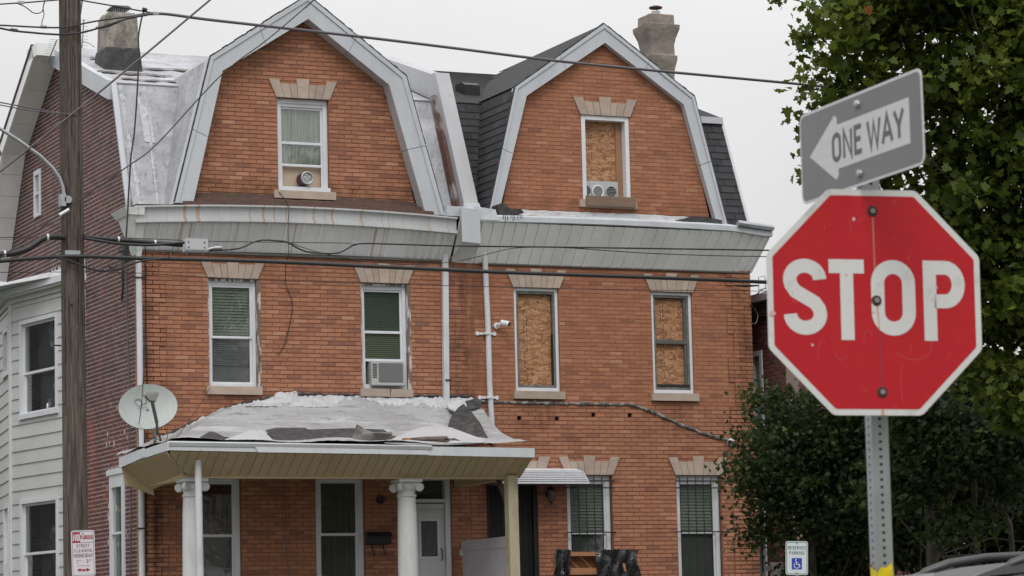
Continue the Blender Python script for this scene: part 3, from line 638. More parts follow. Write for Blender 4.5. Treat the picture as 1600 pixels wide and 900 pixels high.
def gable_roof(house, outer, y0, y1, mat, th=.05):
    q = MB()
    for (xa, za), (xb, zb) in zip(outer[:-1], outer[1:]):
        nx, nz = (zb-za), -(xb-xa); l = math.hypot(nx, nz); nx, nz = nx/l*th, nz/l*th
        q.prism([(xa, za), (xb, zb), (xb+nx, zb+nz), (xa+nx, za+nz)], 'y', y0, y1)
    return q.build('gable_roof', mat, house)
gLo = [(.56, 8.84), (1.21, 11.32), (2.94, 12.48), (4.71, 11.19), (5.37, 8.82)]; gLi = [(.88, 8.84), (1.42, 11.10), (2.95, 12.08), (4.40, 11.03), (5.03, 8.82)]
gRo = [(6.27, 8.94), (6.82, 11.15), (8.57, 12.38), (10.33, 11.17), (10.92, 8.85)]; gRi = [(6.46, 8.94), (7.04, 11.01), (8.59, 12.05), (10.12, 11.02), (10.72, 8.86)]
def shrink(pl, cx, k): return [(cx+(x-cx)*k, 8.8+(z-8.8)*k) for x, z in pl]
gable_roof(H1, shrink(gLo, 2.95, .995), -.27, 4.9, m_coat)
gable_roof(H2, shrink(gRo, 8.58, .995), -.13, 4.9, m_shingle)
def rake(house, outer, inner, y0, y1, mat, lip=.02):
    segs = []
    for i in range(4):
        n_ = 2 if i in (0, 3) else 2
        L4 = lambda p, q_, f: (p[0]+(q_[0]-p[0])*f, p[1]+(q_[1]-p[1])*f)
        for k_ in range(n_):
            f0, f1 = k_/n_+(.002 if k_ else 0), (k_+1)/n_-(.002 if k_ < n_-1 else 0); segs.append((L4(outer[i], outer[i+1], f0), L4(outer[i], outer[i+1], f1), L4(inner[i], inner[i+1], f1), L4(inner[i], inner[i+1], f0)))
    for a, b, c, d in segs:
        q = MB().prism([a, b, c, d], 'y', y0, y1)
        # raised folded edge along the outside
        e = lambda o, n_: (o[0]+(n_[0]-o[0])*.22, o[1]+(n_[1]-o[1])*.22)
        q.prism([a, b, e(b, c), e(a, d)], 'y', y0-lip, y0-.0005)
        q.build('rake_board', mat, house)
rake(H1, gLo, gLi, -.28, -.012, m_trim)
rake(H2, gRo, gRi, -.14, -.012, m_trim)
# black edge of roofing felt showing over the boards
for h, o, y in ((H1, gLo, -.29), (H2, gRo, -.15)):
    q = MB(); rr = random.Random(5)
    for (xa, za), (xb, zb) in zip(o[:-1], o[1:]):
        n = 24
        for k in range(n):
            f0, f1 = k/n, (k+1)/n; j = rr.uniform(-.004, .012)
            p = (xa+(xb-xa)*f0, y+.02, za+(zb-za)*f0+.012+j); p2 = (xa+(xb-xa)*f1, y+.02, za+(zb-za)*f1+.012+j); q.bar(p, p2, .05, .028)
    q.build('felt_edge', m_tar, h)

# shingles on the right house: steep front slope either side of the gable, right-hand end, gable cheek
def shingle_course(x0, x1, edge, exposure=.145, length=.30):
    """front mansard slope plane: (y,z) from (.36,8.8) to (1.36,11.12)"""
    sl = math.hypot(1, 2.32); dy, dz = 1/sl, 2.32/sl; ny, nz = -dz, dy
    n = int(sl/exposure); lib = {}
    for j in range(n):
        s0 = j*exposure; a, b = edge(8.8+dz*(s0+.07), .36+dy*(s0+.07)); x = a-(j % 2)*length/2
        while x < b:
            xa, xb = max(x, a)+.003, min(x+length, b)-.003
            if xb-xa > .04:
                w_ = round(xb-xa, 2)
                if w_ not in lib:
                    q = MB(); hw = w_/2
                    def P(xx, s, t): return (xx, dy*s+ny*t, dz*s+nz*t)
                    q.hexa([P(-hw, 0, .002), P(hw, 0, .002), P(hw, .17, .0), P(-hw, .17, .0)], [P(-hw, 0, .018), P(hw, 0, .018), P(hw, .17, .004), P(-hw, .17, .004)])
                    lib[w_] = q.mesh('shingle', m_shingle)
                place('shingle', lib[w_], ((xa+xb)/2, .36-.01+dy*s0+ny*(.006+random.random()*.003), 8.8+dz*s0+nz*.006), roofR)
            x += length
roofR = [o for o in bpy.data.objects if o.name.startswith('roof') and o.parent == H2][0]
def edgeA(z, y):
    xg = np.interp(z, [8.9, 11.15], [6.27, 6.82]); return (6.18, xg+.08 if y > .3 else xg)
def edgeB(z, y):
    xg = np.interp(z, [8.9, 11.17], [10.92, 10.33]); return (xg-.05, XR+.23)
shingle_course(0, 0, edgeA); shingle_course(0, 0, edgeB)
# cheek of the right gable (steep side seen from the left)
q0 = Vector((gRo[0][0], 0, gRo[0][1])); q1 = Vector((gRo[1][0], 0, gRo[1][1])); up = (q1-q0); SL = up.length; up.normalize(); nrm = Vector((-up.z, 0, up.x))
lib = {}
for j in range(int(SL/.145)):
    s0 = j*.145; z = q0.z+up.z*s0; yend = np.interp(z, [8.8, 11.12], [.36, 1.40])
    y = -.13+(j % 2)*.15-.15
    while y < yend:
        ya, yb = max(y, -.13)+.003, min(y+.3, yend+.05)-.003
        if yb-ya > .05:
            w_ = round(yb-ya, 2)
            if w_ not in lib:
                def P(yy, s, t): v = up*s+nrm*t; return (v.x, yy, v.z)
                b = MB().hexa([P(-w_/2, 0, .002), P(w_/2, 0, .002), P(w_/2, .17, 0), P(-w_/2, .17, 0)], [P(-w_/2, 0, .018), P(w_/2, 0, .018), P(w_/2, .17, .004), P(-w_/2, .17, .004)]); lib[w_] = b.mesh('shingle', m_shingle)
            p = q0+up*s0+nrm*.01; place('shingle', lib[w_], (p.x, (ya+yb)/2, p.z), roofR)
        y += .3
# upper slopes: shingle courses too foreshortened to pick apart
q = MB()
for j in range(26):
    s0 = j*.147; y = 1.36+s0*.938; z = 11.12+s0*.3448
    if z < 12.4: q.box(XM+.3, XR+.2, y, y+.16, z-.01, z+.012+.004)
p0 = Vector((gRo[1][0], 0, gRo[1][1])); p1 = Vector((gRo[2][0], 0, gRo[2][1])); dd = (p1-p0); L_ = dd.length; dd.normalize(); nn_ = Vector((-dd.z, 0, dd.x))
for j in range(int(L_/.147)):
    a = p0+dd*j*.147+nn_*.004; b = a+dd*.16; t_ = nn_*.014
    q.slab((a.x, -.13, a.z), (b.x, -.13, b.z), (b.x, 4.3, b.z), (a.x, 3.4, a.z), (t_.x, 0, t_.z))
tag(q.build('shingle_courses', m_shingle, roofR), kind='stuff')
# roof vent, ridge cap
MB().box(10.42, XR+.22, 1.22, 1.34, 10.98, 11.10).build('knee_trim', m_trim, H2); MB().bar((XR+.23, .34, 8.85), (XR+.23, 1.34, 11.12), .05, .04).build('edge_trim', m_trim, H2)
q = MB(); vx, vy = 7.02, 2.2; vz = roofpt(vy)
q.prism([(vy-.02, vz-.12), (vy-.02, vz+.20), (vy+.14, vz+.27), (vy+.42, vz+.27), (vy+.42, vz-.05)], 'x', vx-.15, vx+.15); q.build('roof_vent', m_black, H2)
# side rake boards of the left house, with soffit on the long back slope
m_soff = M('white_soffit_board', (.80, .80, .80), .5, randfac=.03, var=[((3, 3, 3), 4, .5, .7, (.8, .8, .78), .4, 1)])
MB().box(-.42, .05, 4.6, 5.3, 12.2, 12.42).build('ridge_block', m_soff, H1)
sp = [(.52, 8.98), (1.32, 11.12), (4.95, 12.40), (7.30, 10.95), (8.70, 8.70)]
for i in range(4):
    (ya, za), (yb, zb) = sp[i], sp[i+1]
    if i == 0: w_, x0, x1 = .10, -.03, .06
    elif i == 1: w_, x0, x1 = .30, -.09, .05
    else: w_, x0, x1 = .22, -.42, -.36
    l_ = math.hypot(yb-ya, zb-za); ny_, nz_ = (-(zb-za)/l_, (yb-ya)/l_)
    if i >= 2: nzz = (lambda y, z, d: (y-ny_*d, z-nz_*d))
    if i < 2: q = MB().prism([(ya, za+.03), (yb, zb+.03), (yb, zb-w_), (ya, za-w_)], 'x', x0, x1)
    else: q = MB().prism([nzz(ya, za, -.03), nzz(yb, zb, -.03), nzz(yb, zb, w_), nzz(ya, za, w_)], 'x', x0, x1)
    q.build('side_rake_board', m_trim if i < 2 else m_soff, H1)
    if i >= 2:
        L_ = math.hypot(yb-ya, zb-za); n = int(L_/.42)
        for k in range(n):
            f0, f1 = (k+.01)/n, (k+.99)/n
            a0 = (ya+(yb-ya)*f0, za+(zb-za)*f0); a1 = (ya+(yb-ya)*f1, za+(zb-za)*f1)
            b0, b1, c0, c1 = nzz(*a0, .20), nzz(*a1, .20), nzz(*a0, .18), nzz(*a1, .18)
            MB().hexa([(-.355, *b0), (-.355, *b1), (.04, *b1), (.04, *b0)], [(-.355, *c0), (-.355, *c1), (.04, *c1), (.04, *c0)]).build('soffit_board', m_soff, H1)
        MB().prism([(ya, za+.06), (yb, zb+.06), (yb, zb-.0), (ya, za-.0)], 'x', -.44, .1).build('roof_overhang', m_tar, H1)
# party-wall parapet cased in white metal, raw brown wood on its left cheek
pp = [(.02, 8.96), (1.25, 11.62), (1.42, 11.62), (4.2, 12.52), (4.2, 12.0), (1.6, 10.9), (.55, 8.8), (.02, 8.8)]
q = MB().prism(pp, 'x', 5.90, 6.17); par = q.build('party_parapet', M('parapet_metal', (.40, .41, .43), .5, var=[((2, 2, .8), 5, .4, .7, (.78, .77, .76), .6, 1), ((9, 9, 2), 4, .62, .72, (.5, .48, .45), .5, 1)], bump=((3, 3, 1), 3, .4, .02)), H2); par['label'] = 'white metal cased parapet between the two roofs'
MB().prism([(.14, 8.85), (1.20, 11.2), (1.36, 11.2), (1.5, 10.9), (.55, 8.8)], 'x', 5.83, 5.897).build('parapet_cheek', M("rotten_brown_wood", (.10, .045, .032), .85, var=[((6, 2, 2), 5, .5, .62, (.30, .29, .29), .8)], bump=(20, 5, .8, .02)), par)
# crooked sheet of flashing folded down over the joint of the cornices
fl = MB(); xa, xb = 5.72, 6.10
fl.hexa([(5.84, -.02, 8.98), (6.18, -.02, 8.98), (6.18, .04, 8.96), (5.84, .04, 8.96)], [(5.87, .0, 9.1), (6.15, .0, 9.1), (6.15, .05, 9.1), (5.87, .05, 9.1)])
fl.slab((5.80, -.03, 9.0), (6.17, -.03, 9.0), (5.93, -.50, 8.90), (5.58, -.52, 8.91), (0, 0, .012))
fl.slab((5.58, -.525, 8.92), (5.93, -.505, 8.91), (5.935, -.52, 8.32), (5.585, -.53, 8.34), (0, .012, 0))
fl.build('folded_flashing', m_trim, H2)
MB().slab((5.585, -.515, 8.32), (5.93, -.50, 8.31), (5.80, -.36, 8.02), (5.44, -.38, 8.06), (0, .012, 0)).build('folded_flashing', M("dull_flashing", (.36, .36, .345), .5, var=[(5, 4, .4, .7, (.7, .7, .68), .6, 1)]), H2)
# gutter ends between
MB().box(5.36, 5.70, -.42, .05, 8.79, 8.96).build('gutter_box', m_trim, H1)
MB().hexa([(5.93, -.47, 8.74), (6.30, -.47, 8.74), (6.30, .1, 8.80), (5.93, .1, 8.80)], [(5.93, -.46, 8.96), (6.26, -.44, 8.93), (6.24, .1, 9.0), (5.93, .1, 9.0)]).build('crumpled_flashing', m_trim, H2)
q = MB(); rr = random.Random(9)
pts = [(6.30, 9.02), (6.42, 9.06), (6.56, 8.95), (6.75, 8.97), (6.82, 8.90), (6.6, 8.86), (6.36, 8.82)]
q.prism(pts, 'y', -.40, -.18); q.build('tar_patch', m_tar, H2)
pts = [(9.85, 8.86), (9.9, 8.92), (10.0, 8.93), (10.12, 8.98), (10.45, 8.97), (10.72, 8.93), (10.74, 8.83), (10.4, 8.81), (10.0, 8.84)]
MB().prism(pts, 'y', -.32, -.05).build('tar_patch', m_tar, H2)
for k in range(9):
    x = 6.38+k*.045+rr.random()*.02; MB().tube([(x, -.462, 8.86), (x+.004, -.463, 8.80-rr.random()*.10)], .006, 5).build('tar_drip', m_tar, H2)

# ---- cornices
m_cfas = M('rust_streaked_fascia', (.50, .52, .535), .45, var=[((9, .2, .12), 2, .56, .64, (.40, .24, .12), .75), ((1.5, 1.5, .8), 4, .4, .75, (.78, .76, .74), .6, 1), ((26, 26, 20), 4, .60, .70, (.62, .58, .54), .6, 1)], bump=((3, 3, 2), 3, .3, .02))
def dzL(x): return .07-.09*((x-2.9)/2.9)**2
corn = MB(); n = 30
profU = [(-.36, 8.485), (-.40, 8.50), (-.40, 8.555), (-.345, 8.56), (-.36, 8.735), (-.42, 8.75), (-.42, 8.775), (-.30, 8.78)]
def sweep(profile, xs, dz, yend=None):
    q = MB(); vs = []; m = len(profile)
    for x in xs:
        for y, z in profile: vs.append((x, y, z+dz(x)))
    q.add(vs, [(i*m+j, i*m+j+1, (i+1)*m+j+1, (i+1)*m+j) for i in range(len(xs)-1) for j in range(m-1)]+[tuple(range(m))]+[tuple((len(xs)-1)*m+j for j in range(m-1, -1, -1))])
    return q
cL = sweep(profU, np.linspace(-.14, 5.56, 30), dzL).build('cornice', m_cfas, H1)
xs = list(np.arange(.02, 4.72, .312))+[4.72+.135*k for k in range(1, 8)]
xs = [x for x in xs if x < 5.5]+[5.56]
for i in range(len(xs)-1):
    a, b = xs[i], xs[i+1]; da, db = dzL(a), dzL(b); ta, tb = (a if i else -.10), b
    q = MB(); g = .005
    q.hexa([(a+g, -.02, 8.075+da*.4), (b-g, -.02, 8.075+db*.4), (b-g, .01, 8.075+db*.4), (a+g, .01, 8.075+da*.4)], [(ta+g, -.33, 8.50+da), (tb-g, -.33, 8.50+db), (tb-g, -.30, 8.50+db), (ta+g, -.30, 8.50+da)])
    if i: q.hexa([(a-.04, -.045, 8.075+da*.4), (a+.006, -.045, 8.075+da*.4), (a+.006, -.01, 8.075+da*.4), (a-.04, -.01, 8.075+da*.4)], [(a-.04, -.352, 8.49+da), (a+.006, -.352, 8.49+da), (a+.006, -.32, 8.49+da), (a-.04, -.32, 8.49+da)])
    q.build('cornice_panel', m_corn, cL)
MB().box(.02, 5.58, -.05, .0, 8.05, 8.085).build('cornice_bottom_trim', m_bronze, cL)
MB().box(-.1, XM, -.3, .5, 8.70, 8.74).build('cornice_top', m_tar, cL)
q = MB(); q.hexa([(-.02, -.10, 8.0), (.05, -.10, 8.0), (.05, .22, 8.0), (-.02, .22, 8.0)], [(-.24, -.40, 8.62), (.02, -.40, 8.62), (.02, .30, 8.62), (-.24, .30, 8.62)])
q.hexa([(-.26, -.42, 8.60), (.0, -.42, 8.60), (.0, .32, 8.60), (-.26, .32, 8.60)], [(-.34, -.46, 8.72), (.0, -.44, 8.72), (.0, .36, 8.72), (-.34, .36, 8.72)])
q.build('cornice_end', m_corn, cL)
skirt = MB(); n = 40; vs = []
for i in range(n+1):
    x = .70+(5.16-.70)*i/n
    for j, (y, z) in enumerate([(-.42, 8.77), (-.33, 8.80), (-.325, 8.86), (-.2, 8.88), (-.19, 8.94), (-.03, 8.99), (-.02, 9.06+.012*math.sin(i*1.3))]): vs.append((x, y, z+(dzL(x) if j < 2 else dzL(x)*.5)+rr.uniform(-.006, .006)))
skirt.add(vs, [(i*7+j, (i+1)*7+j, (i+1)*7+j+1, i*7+j+1) for i in range(n) for j in range(6)]); skirt.build('cornice_skirt', m_rust, H1)
MB().slab((-.12, -.38, 8.76), (.72, -.40, 8.78), (.72, .36, 8.84), (-.05, .36, 8.82), (0, 0, .02)).build('cornice_skirt', m_tar, H1)
# ragged torn lower edge of the silver coating
q = MB(); x = .10
while x < .66:
    w_ = rr.uniform(.03, .09); q.add([(x, .345, 8.86), (x+w_, .345, 8.86), (x+w_*.7, .34, 8.80-rr.random()*.05), (x+w_*.2, .34, 8.82-rr.random()*.04)], [(0, 1, 2, 3)]); x += w_
q.build('torn_coating', m_coat2, H1)
MB().hexa([(.0, .30, 8.76), (.72, .30, 8.76), (.72, .40, 8.76), (.0, .40, 8.76)], [(.04, .33, 8.87), (.66, .33, 8.86), (.66, .42, 8.88), (.04, .42, 8.88)]).build('roof_edge_gap', m_tar, H1)
# tar worn through the coating: long streaks on the upper slope, lumpy seams down the steep slope
def slope_pt(x, s, up_=True, off=.035):
    if up_: y = 1.36+s*.938; z = 11.12+s*.3448; return (x, y-.34*off, z+.94*off)
    y = .36+s*.396; z = 8.80+s*.918; return (x, y-.92*off, z+.40*off)
r2 = random.Random(77); q = MB()
for (xa, xb, s0, wd) in ((.25, 1.5, .32, .10), (-.0, 1.35, .95, .12), (.5, 2.3, 1.7, .13), (.3, 1.2, 2.5, .10)):
    n = 22; vs = []
    for i in range(n+1):
        x = xa+(xb-xa)*i/n; c = s0+.05*math.sin(i*.6)+r2.uniform(-.02, .02); h = wd*(.25+.75*abs(math.sin(i*.45+xa)))*r2.uniform(.6, 1.2); vs += [slope_pt(x, c-h), slope_pt(x, c+h)]
    q.add(vs, [(2*i, 2*i+2, 2*i+3, 2*i+1) for i in range(n)])
q.build('tar_streak', M('brown_tar_streak', (.10, .088, .080), .8, var=[(9, 4, .5, .65, (.2, .19, .18), .6)]), H1)
for (xa, xb, w0) in ((.10, .13, .035), (.50, .56, .030)):
    q = MB(); vs = []; n = 46
    for i in range(n+1):
        s_ = .02+2.45*i/n; x = xa+(xb-xa)*i/n+(.10*(1-i/n) if xa < .2 else .0); w_ = w0*r2.uniform(.6, 1.5); o_ = r2.uniform(.016, .030); vs += [slope_pt(x-w_, s_, False, .010), slope_pt(x-w_*.2, s_, False, o_+.014), slope_pt(x+w_, s_, False, .010)]
    q.add(vs, [(3*i+j, 3*i+3+j, 3*i+4+j, 3*i+1+j) for i in range(n) for j in range(2)]); q.build('coating_seam', m_coat2, H1, smooth=False)
q = MB(); vs = [slope_pt(.42, 1.35, False, .02), slope_pt(.60, 1.33, False, .02), slope_pt(.58, 2.30, False, .02), slope_pt(.40, 2.32, False, .02)]; q.add(vs, [(0, 1, 2, 3)]); q.build('coating_patch', m_coat2, H1)
# right cornice
def dzR(x): return .03*math.sin((x-6)/1.7)-(.05 if x > 10.9 else 0)*min(1, (x-10.9)/.5 if x > 10.9 else 0)
profR = [(-.42, 8.70), (-.46, 8.715), (-.46, 8.80), (-.44, 8.83), (-.36, 8.835)]
cR = sweep(profR, np.linspace(5.60, 11.66, 30), dzR).build('cornice', m_trim, H2)
x = 5.60; i = 0
while x < XR-.02:
    w_ = .205 if not (8.05 < x < 8.35) else .36; b = min(x+w_, XR); g = .004
    ta, tb = x-.05+.34*max(0, (x-9)/2.4)*1.0, b-.05+.34*max(0, (b-9)/2.4)
    ta = x+(x-XM)/(XR-XM)*.24; tb = b+(b-XM)/(XR-XM)*.24
    q = MB(); za, zb = 8.045-dzR(x)*.5, 8.045-dzR(b)*.5
    q.hexa([(x+g, -.03, za), (b-g, -.018, zb), (b-g, .01, zb), (x+g, .01, za)], [(ta+g, -.44, 8.71), (tb-g, -.425, 8.71), (tb-g, -.40, 8.71), (ta+g, -.40, 8.71)])
    q.build('cornice_panel', m_corn_r, cR); x = b; i += 1
MB().hexa([(XR+.002, -.03, 8.045), (XR+.03, -.03, 8.045), (XR+.03, .4, 8.045), (XR+.002, .4, 8.045)], [(XR+.24, -.44, 8.72), (XR+.255, -.43, 8.72), (XR+.255, .5, 8.72), (XR+.24, .5, 8.72)]).build('cornice_end', m_corn_r, cR)
MB().box(6.1, XR-.0, -.04, .0, 8.03, 8.055).build('cornice_bottom_trim', m_bronze, cR)
MB().box(XM, XR+.2, -.40, .5, 8.75, 8.79).build('cornice_top', m_tar, cR)
q = MB(); vs = []; n = 40
for i in range(n+1):
    x = 6.2+(10.95-6.2)*i/n
    for y, z in [(-.44, 8.835), (-.30, 8.86), (-.14, 8.875), (-.03, 8.93), (-.014, 9.0)]: vs.append((x, y, z+rr.uniform(-.008, .008)+dzR(x)*.7))
q.add(vs, [(i*5+j, (i+1)*5+j, (i+1)*5+j+1, i*5+j+1) for i in range(n) for j in range(4)]); q.build('cornice_skirt', m_coat2, H2)
q = MB(); q.tube([(10.95, -.49, 8.86), (11.66, -.49, 8.80)], .055, 10); q.box(10.95, 11.64, -.50, -.40, 8.80, 8.86); q.build('gutter', m_galv, H2)

# ---- chimneys
def rough(mb_, amp, seed=1):
    r_ = random.Random(seed); mb_.v = [(x+r_.uniform(-amp, amp), y+r_.uniform(-amp, amp), z+r_.uniform(-amp, amp)) for x, y, z in mb_.v]; return mb_
def stack(prof, cx, cy, n=7):
    """square stack with subdivided faces from (half width, z) profile"""
    q = MB(); vs = []; m = 4*n
    for hw, z in prof:
        for k in range(m):
            s_, t_ = divmod(k, n); f = t_/n*2-1
            p = [(f, -1), (1, f), (-f, 1), (-1, -f)][s_]; vs.append((cx+p[0]*hw, cy+p[1]*hw, z))
    q.add(vs, [(i*m+k, i*m+(k+1) % m, (i+1)*m+(k+1) % m, (i+1)*m+k) for i in range(len(prof)-1) for k in range(m)]+[tuple((len(prof)-1)*m+k for k in range(m))])
    return q
m_stucL = M("weathered_stucco", (.30, .275, .24), .9, var=[((5, 5, 3), 6, .42, .60, (.12, .11, .095), .85), ((6, 6, 6), 5, .60, .70, (.40, .33, .26), .7), ((20, 20, 20), 4, .60, .66, (.07, .065, .06), .7)], bump=(10, 6, .9, .03))
m_stucR = M("grey_stucco", (.27, .235, .205), .9, var=[((3, 3, 5), 6, .42, .66, (.16, .14, .12), .7), (30, 4, .4, .7, (.7, .7, .7), .5, 1)], bump=(14, 6, .8, .02))
cyl = 3.0; cxl = float(onY(184, 60, cyl)[0]); zL = lambda py: float(onY(184, py, 2.8)[2])
ch = rough(stack([(.31, 11.5), (.30, zL(88)), (.295, zL(70)), (.285, zL(45)), (.275, zL(26)), (.24, zL(20))], cxl, cyl), .006, 4).build('chimney', m_stucL, H1); smooth_angle(ch, 25); ch['label'] = 'mottled stucco chimney with mesh capped flue'
rough(stack([(.35, 11.55), (.33, zL(90)), (.315, zL(80)), (.30, zL(76))], cxl, cyl, 6), .012, 2).build('chimney_flashing', m_tar, ch)
q = MB(); zt = zL(20); q.box(cxl-.12, cxl+.17, cyl-.17, cyl+.17, zt-.03, zt+.02)
for i in range(9):
    for (xa, ya) in ((cxl-.12+i*.035, cyl-.16), (cxl-.12+i*.035, cyl+.16)): q.box(xa-.003, xa+.003, ya-.003, ya+.003, zt+.02, zt+.10)
q.build('flue_cage', m_galv, ch); MB().hexa([(cxl-.16, cyl-.2, zt+.10), (cxl+.20, cyl-.2, zt+.10), (cxl+.20, cyl+.2, zt+.10), (cxl-.16, cyl+.2, zt+.10)], [(cxl-.12, cyl-.14, zt+.15), (cxl+.16, cyl-.14, zt+.15), (cxl+.16, cyl+.14, zt+.15), (cxl-.12, cyl+.14, zt+.15)]).build('flue_cap', m_black, ch)
# right chimney: flared cement-coated stack behind the right gable
cR_ = onY(1027, 100, 3.0); cxr, cyr = cR_[0], 3.0
zR = lambda py: onY(1027, py, 2.7)[2]
k = lambda px: px/103.0*.79
pr = [(k(31), zR(170)), (k(31), zR(118)), (k(32), zR(106)), (k(37), zR(92)), (k(37.5), zR(85)), (k(32.5), zR(83)), (k(32), zR(68)), (k(35), zR(58)), (k(43), zR(43)), (k(43.5), zR(37)), (k(34), zR(35)), (k(33), zR(21)), (k(31), zR(20))]
ch = rough(stack(pr, cxr, cyr, 8), .004, 6).build('chimney', m_stucR, H2); smooth_angle(ch, 14); ch['label'] = 'flared grey cement coated chimney with small metal flue'
q = MB(); q.lathe((cxr, cyr, zR(23)), [(.085, 0), (.085, .13), (.08, .13)], 16); q.build('flue', m_galv, ch)
q = MB(); q.tube([(cxr+.03, cyr, zR(12)), (cxr+.03, cyr, zR(6))], .008, 6); q.lathe((cxr, cyr, zR(8)), [(.12, 0), (.135, .02), (.12, .035), (.04, .06)], 14); q.build('flue_cap', m_rust, ch)

# ---- scar of the missing porch roof, tarred line across the right house
q = MB(); pts = []; rr = random.Random(12); n = 70
fx = np.linspace(scar[0][0], scar[-2][0], n)
for x in fx: pts.append((x, -.018, scz(x)+rr.uniform(-.008, .008)))
q.tube(pts, [rr.uniform(.016, .036) for _ in pts], 7); q.build('tar_line', M("tar_line", (.10, .095, .09), .8, var=[(9, 5, .5, .6, (.33, .33, .33), .85)], bump=(40, 4, .8, .01)), H2)
for p in put: MB().box(p[0]-.05, p[0]+.06, .12, .2, p[2]-.06, p[2]+.06).build('joist_pocket', m_dark, H2)

# ---- downpipes
def pipe(house, name, pts, r, mat=m_pipew, n=10, sq=None):
    q = MB()
    if sq:
        for a, b in zip(pts[:-1], pts[1:]): q.bar(a, b, sq, sq*.75, up=(0, -1, 0))
    else: q.tube(pts, r, n)
    o = q.build(name, mat, house); 
    if not sq: smooth_angle(o)
    return o
p0, p1 = onY(212, 388, -.07), onY(221, 896, -.07)
o = pipe(H1, 'downpipe', [(.005, -.07, 8.12), (.015, -.07, 5.0), (.015, -.07, 1.2)], .05); o['label'] = 'white downpipe at the left corner'
for z in (3.5, 5.45, 7.6): MB().box(-.055, .085, -.13, -.0, z, z+.02).build('pipe_strap', m_black, H1)
a, b = onY(695, 385, -.06), onY(697, 632, -.06)
o = pipe(H1, 'downpipe', [(a[0], -.06, 8.3), (b[0], -.06, b[2]), (b[0]+.10, -.14, b[2]-.10)], .05, sq=.10); o['label'] = 'square white downpipe ending on the porch roof'
MB().box(a[0]-.06, a[0]+.06, -.12, -.0, 6.0, 6.02).build('pipe_strap', m_black, H1)
P_ = [onY(757, 388, -.09), onY(763, 520, -.06), onY(765, 600, -.06), onY(770, 690, -.06)]
o = pipe(H2, 'downpipe', [tuple(p) for p in P_], .05); o['label'] = 'round white soil pipe leaning beside the camera'
for (px, py) in ((760, 521), (764, 621)):
    c = onY(px, py, -.05); q = MB(); q.box(c[0]-.16, c[0]+.16, -.025, -.0, c[2]-.02, c[2]+.02); q.disc((c[0]-.16, -.02, c[2]), (0, -1, 0), .035, .012); q.disc((c[0]+.16, -.02, c[2]), (0, -1, 0), .035, .012); q.box(c[0]-.06, c[0]+.06, -.12, -.02, c[2]-.02, c[2]+.02); q.build('pipe_bracket', m_white, H2)
pipe(H1, 'conduit', [tuple(onX(x, y, -.02)) for x, y in ((197, 395), (199, 500), (202, 600), (203, 740), (205, 800), (204, 897))], .012, m_wireg, 6)
pipe(H1, 'conduit', [tuple(onX(x, y, -.015)) for x, y in ((191, 400), (192, 450), (190, 470))], .02, m_wire, 6)
# ============================================================ PORCH of the left house
PO = empty('porch', (2.8, -1.4, 1.15)); tag(PO, 'sagging front porch with beige soffit and torn silver roof on white columns', 'porch')
YF = -2.82
def pz(x, y):     # roof surface height: cove at the wall, flat apron, hipped at the left end
    base = np.interp(y, [-2.85, -1.9, -.95, -.45, -.14, 0], [4.74, 4.86, 5.06, 5.30, 5.60, 5.70])
    hip = 4.70+(x+.38)*.36+max(0, y+1.0)*.12 if x < 2.4 else 99
    hip = np.interp(x, [-.42, -.1, .53, 1.1, 1.69, 2.2, 2.59], [4.72, 4.80, 5.03, 5.30, 5.52, 5.62, 5.75])
    right = np.interp(x, [5.5, 5.95, 6.1, 6.3], [9, 5.70, 5.35, 4.95])
    return min(base, hip, right+(0 if y > -1.2 else 9))
nx, ny = 110, 36; vs = []; rr = random.Random(21)
for i in range(nx+1):
    for j in range(ny+1):
        y = YF+(-YF)*j/ny; x = -.40+(6.62+.0)*i/nx
        xr = np.interp(y, [-2.82, -1.4, 0], [5.72, 6.02, 6.12]); x = -.40+(xr+.40)*i/nx
        z = pz(x, y)+.020*math.sin(x*2.1+y*1.7)+.012*math.sin(x*5.3-y*3)+.010*math.sin(x*1.1-y*7)+(rr.uniform(-.014, .014) if y > -.5 else rr.uniform(-.004, .004))
        if y > -.06: z += .05*max(0, math.sin(x*3.1)*math.sin(x*7.7))+rr.uniform(-.01, .02)
        vs.append((x, y, z))
q = MB(); q.add(vs, [(i*(ny+1)+j, (i+1)*(ny+1)+j, (i+1)*(ny+1)+j+1, i*(ny+1)+j+1) for i in range(nx) for j in range(ny)])
m_proof = M("aged_silver_coating", (.37, .375, .385), .75, var=[((.8, 1.5, 5), 6, .42, .62, (.27, .27, .275), .8), ((2.2, 6, 16), 6, .55, .68, (.17, .165, .16), .8), ((1.0, 2.5, 9), 5, .56, .64, (.47, .475, .49), .8), ((10, 24, 40), 5, .63, .69, (.07, .068, .066), .8)], bump=(7, 7, 1, .05), bump2=(45, 5, .8, .012))
pr_ = q.build('porch_roof', m_proof, PO, smooth=True)
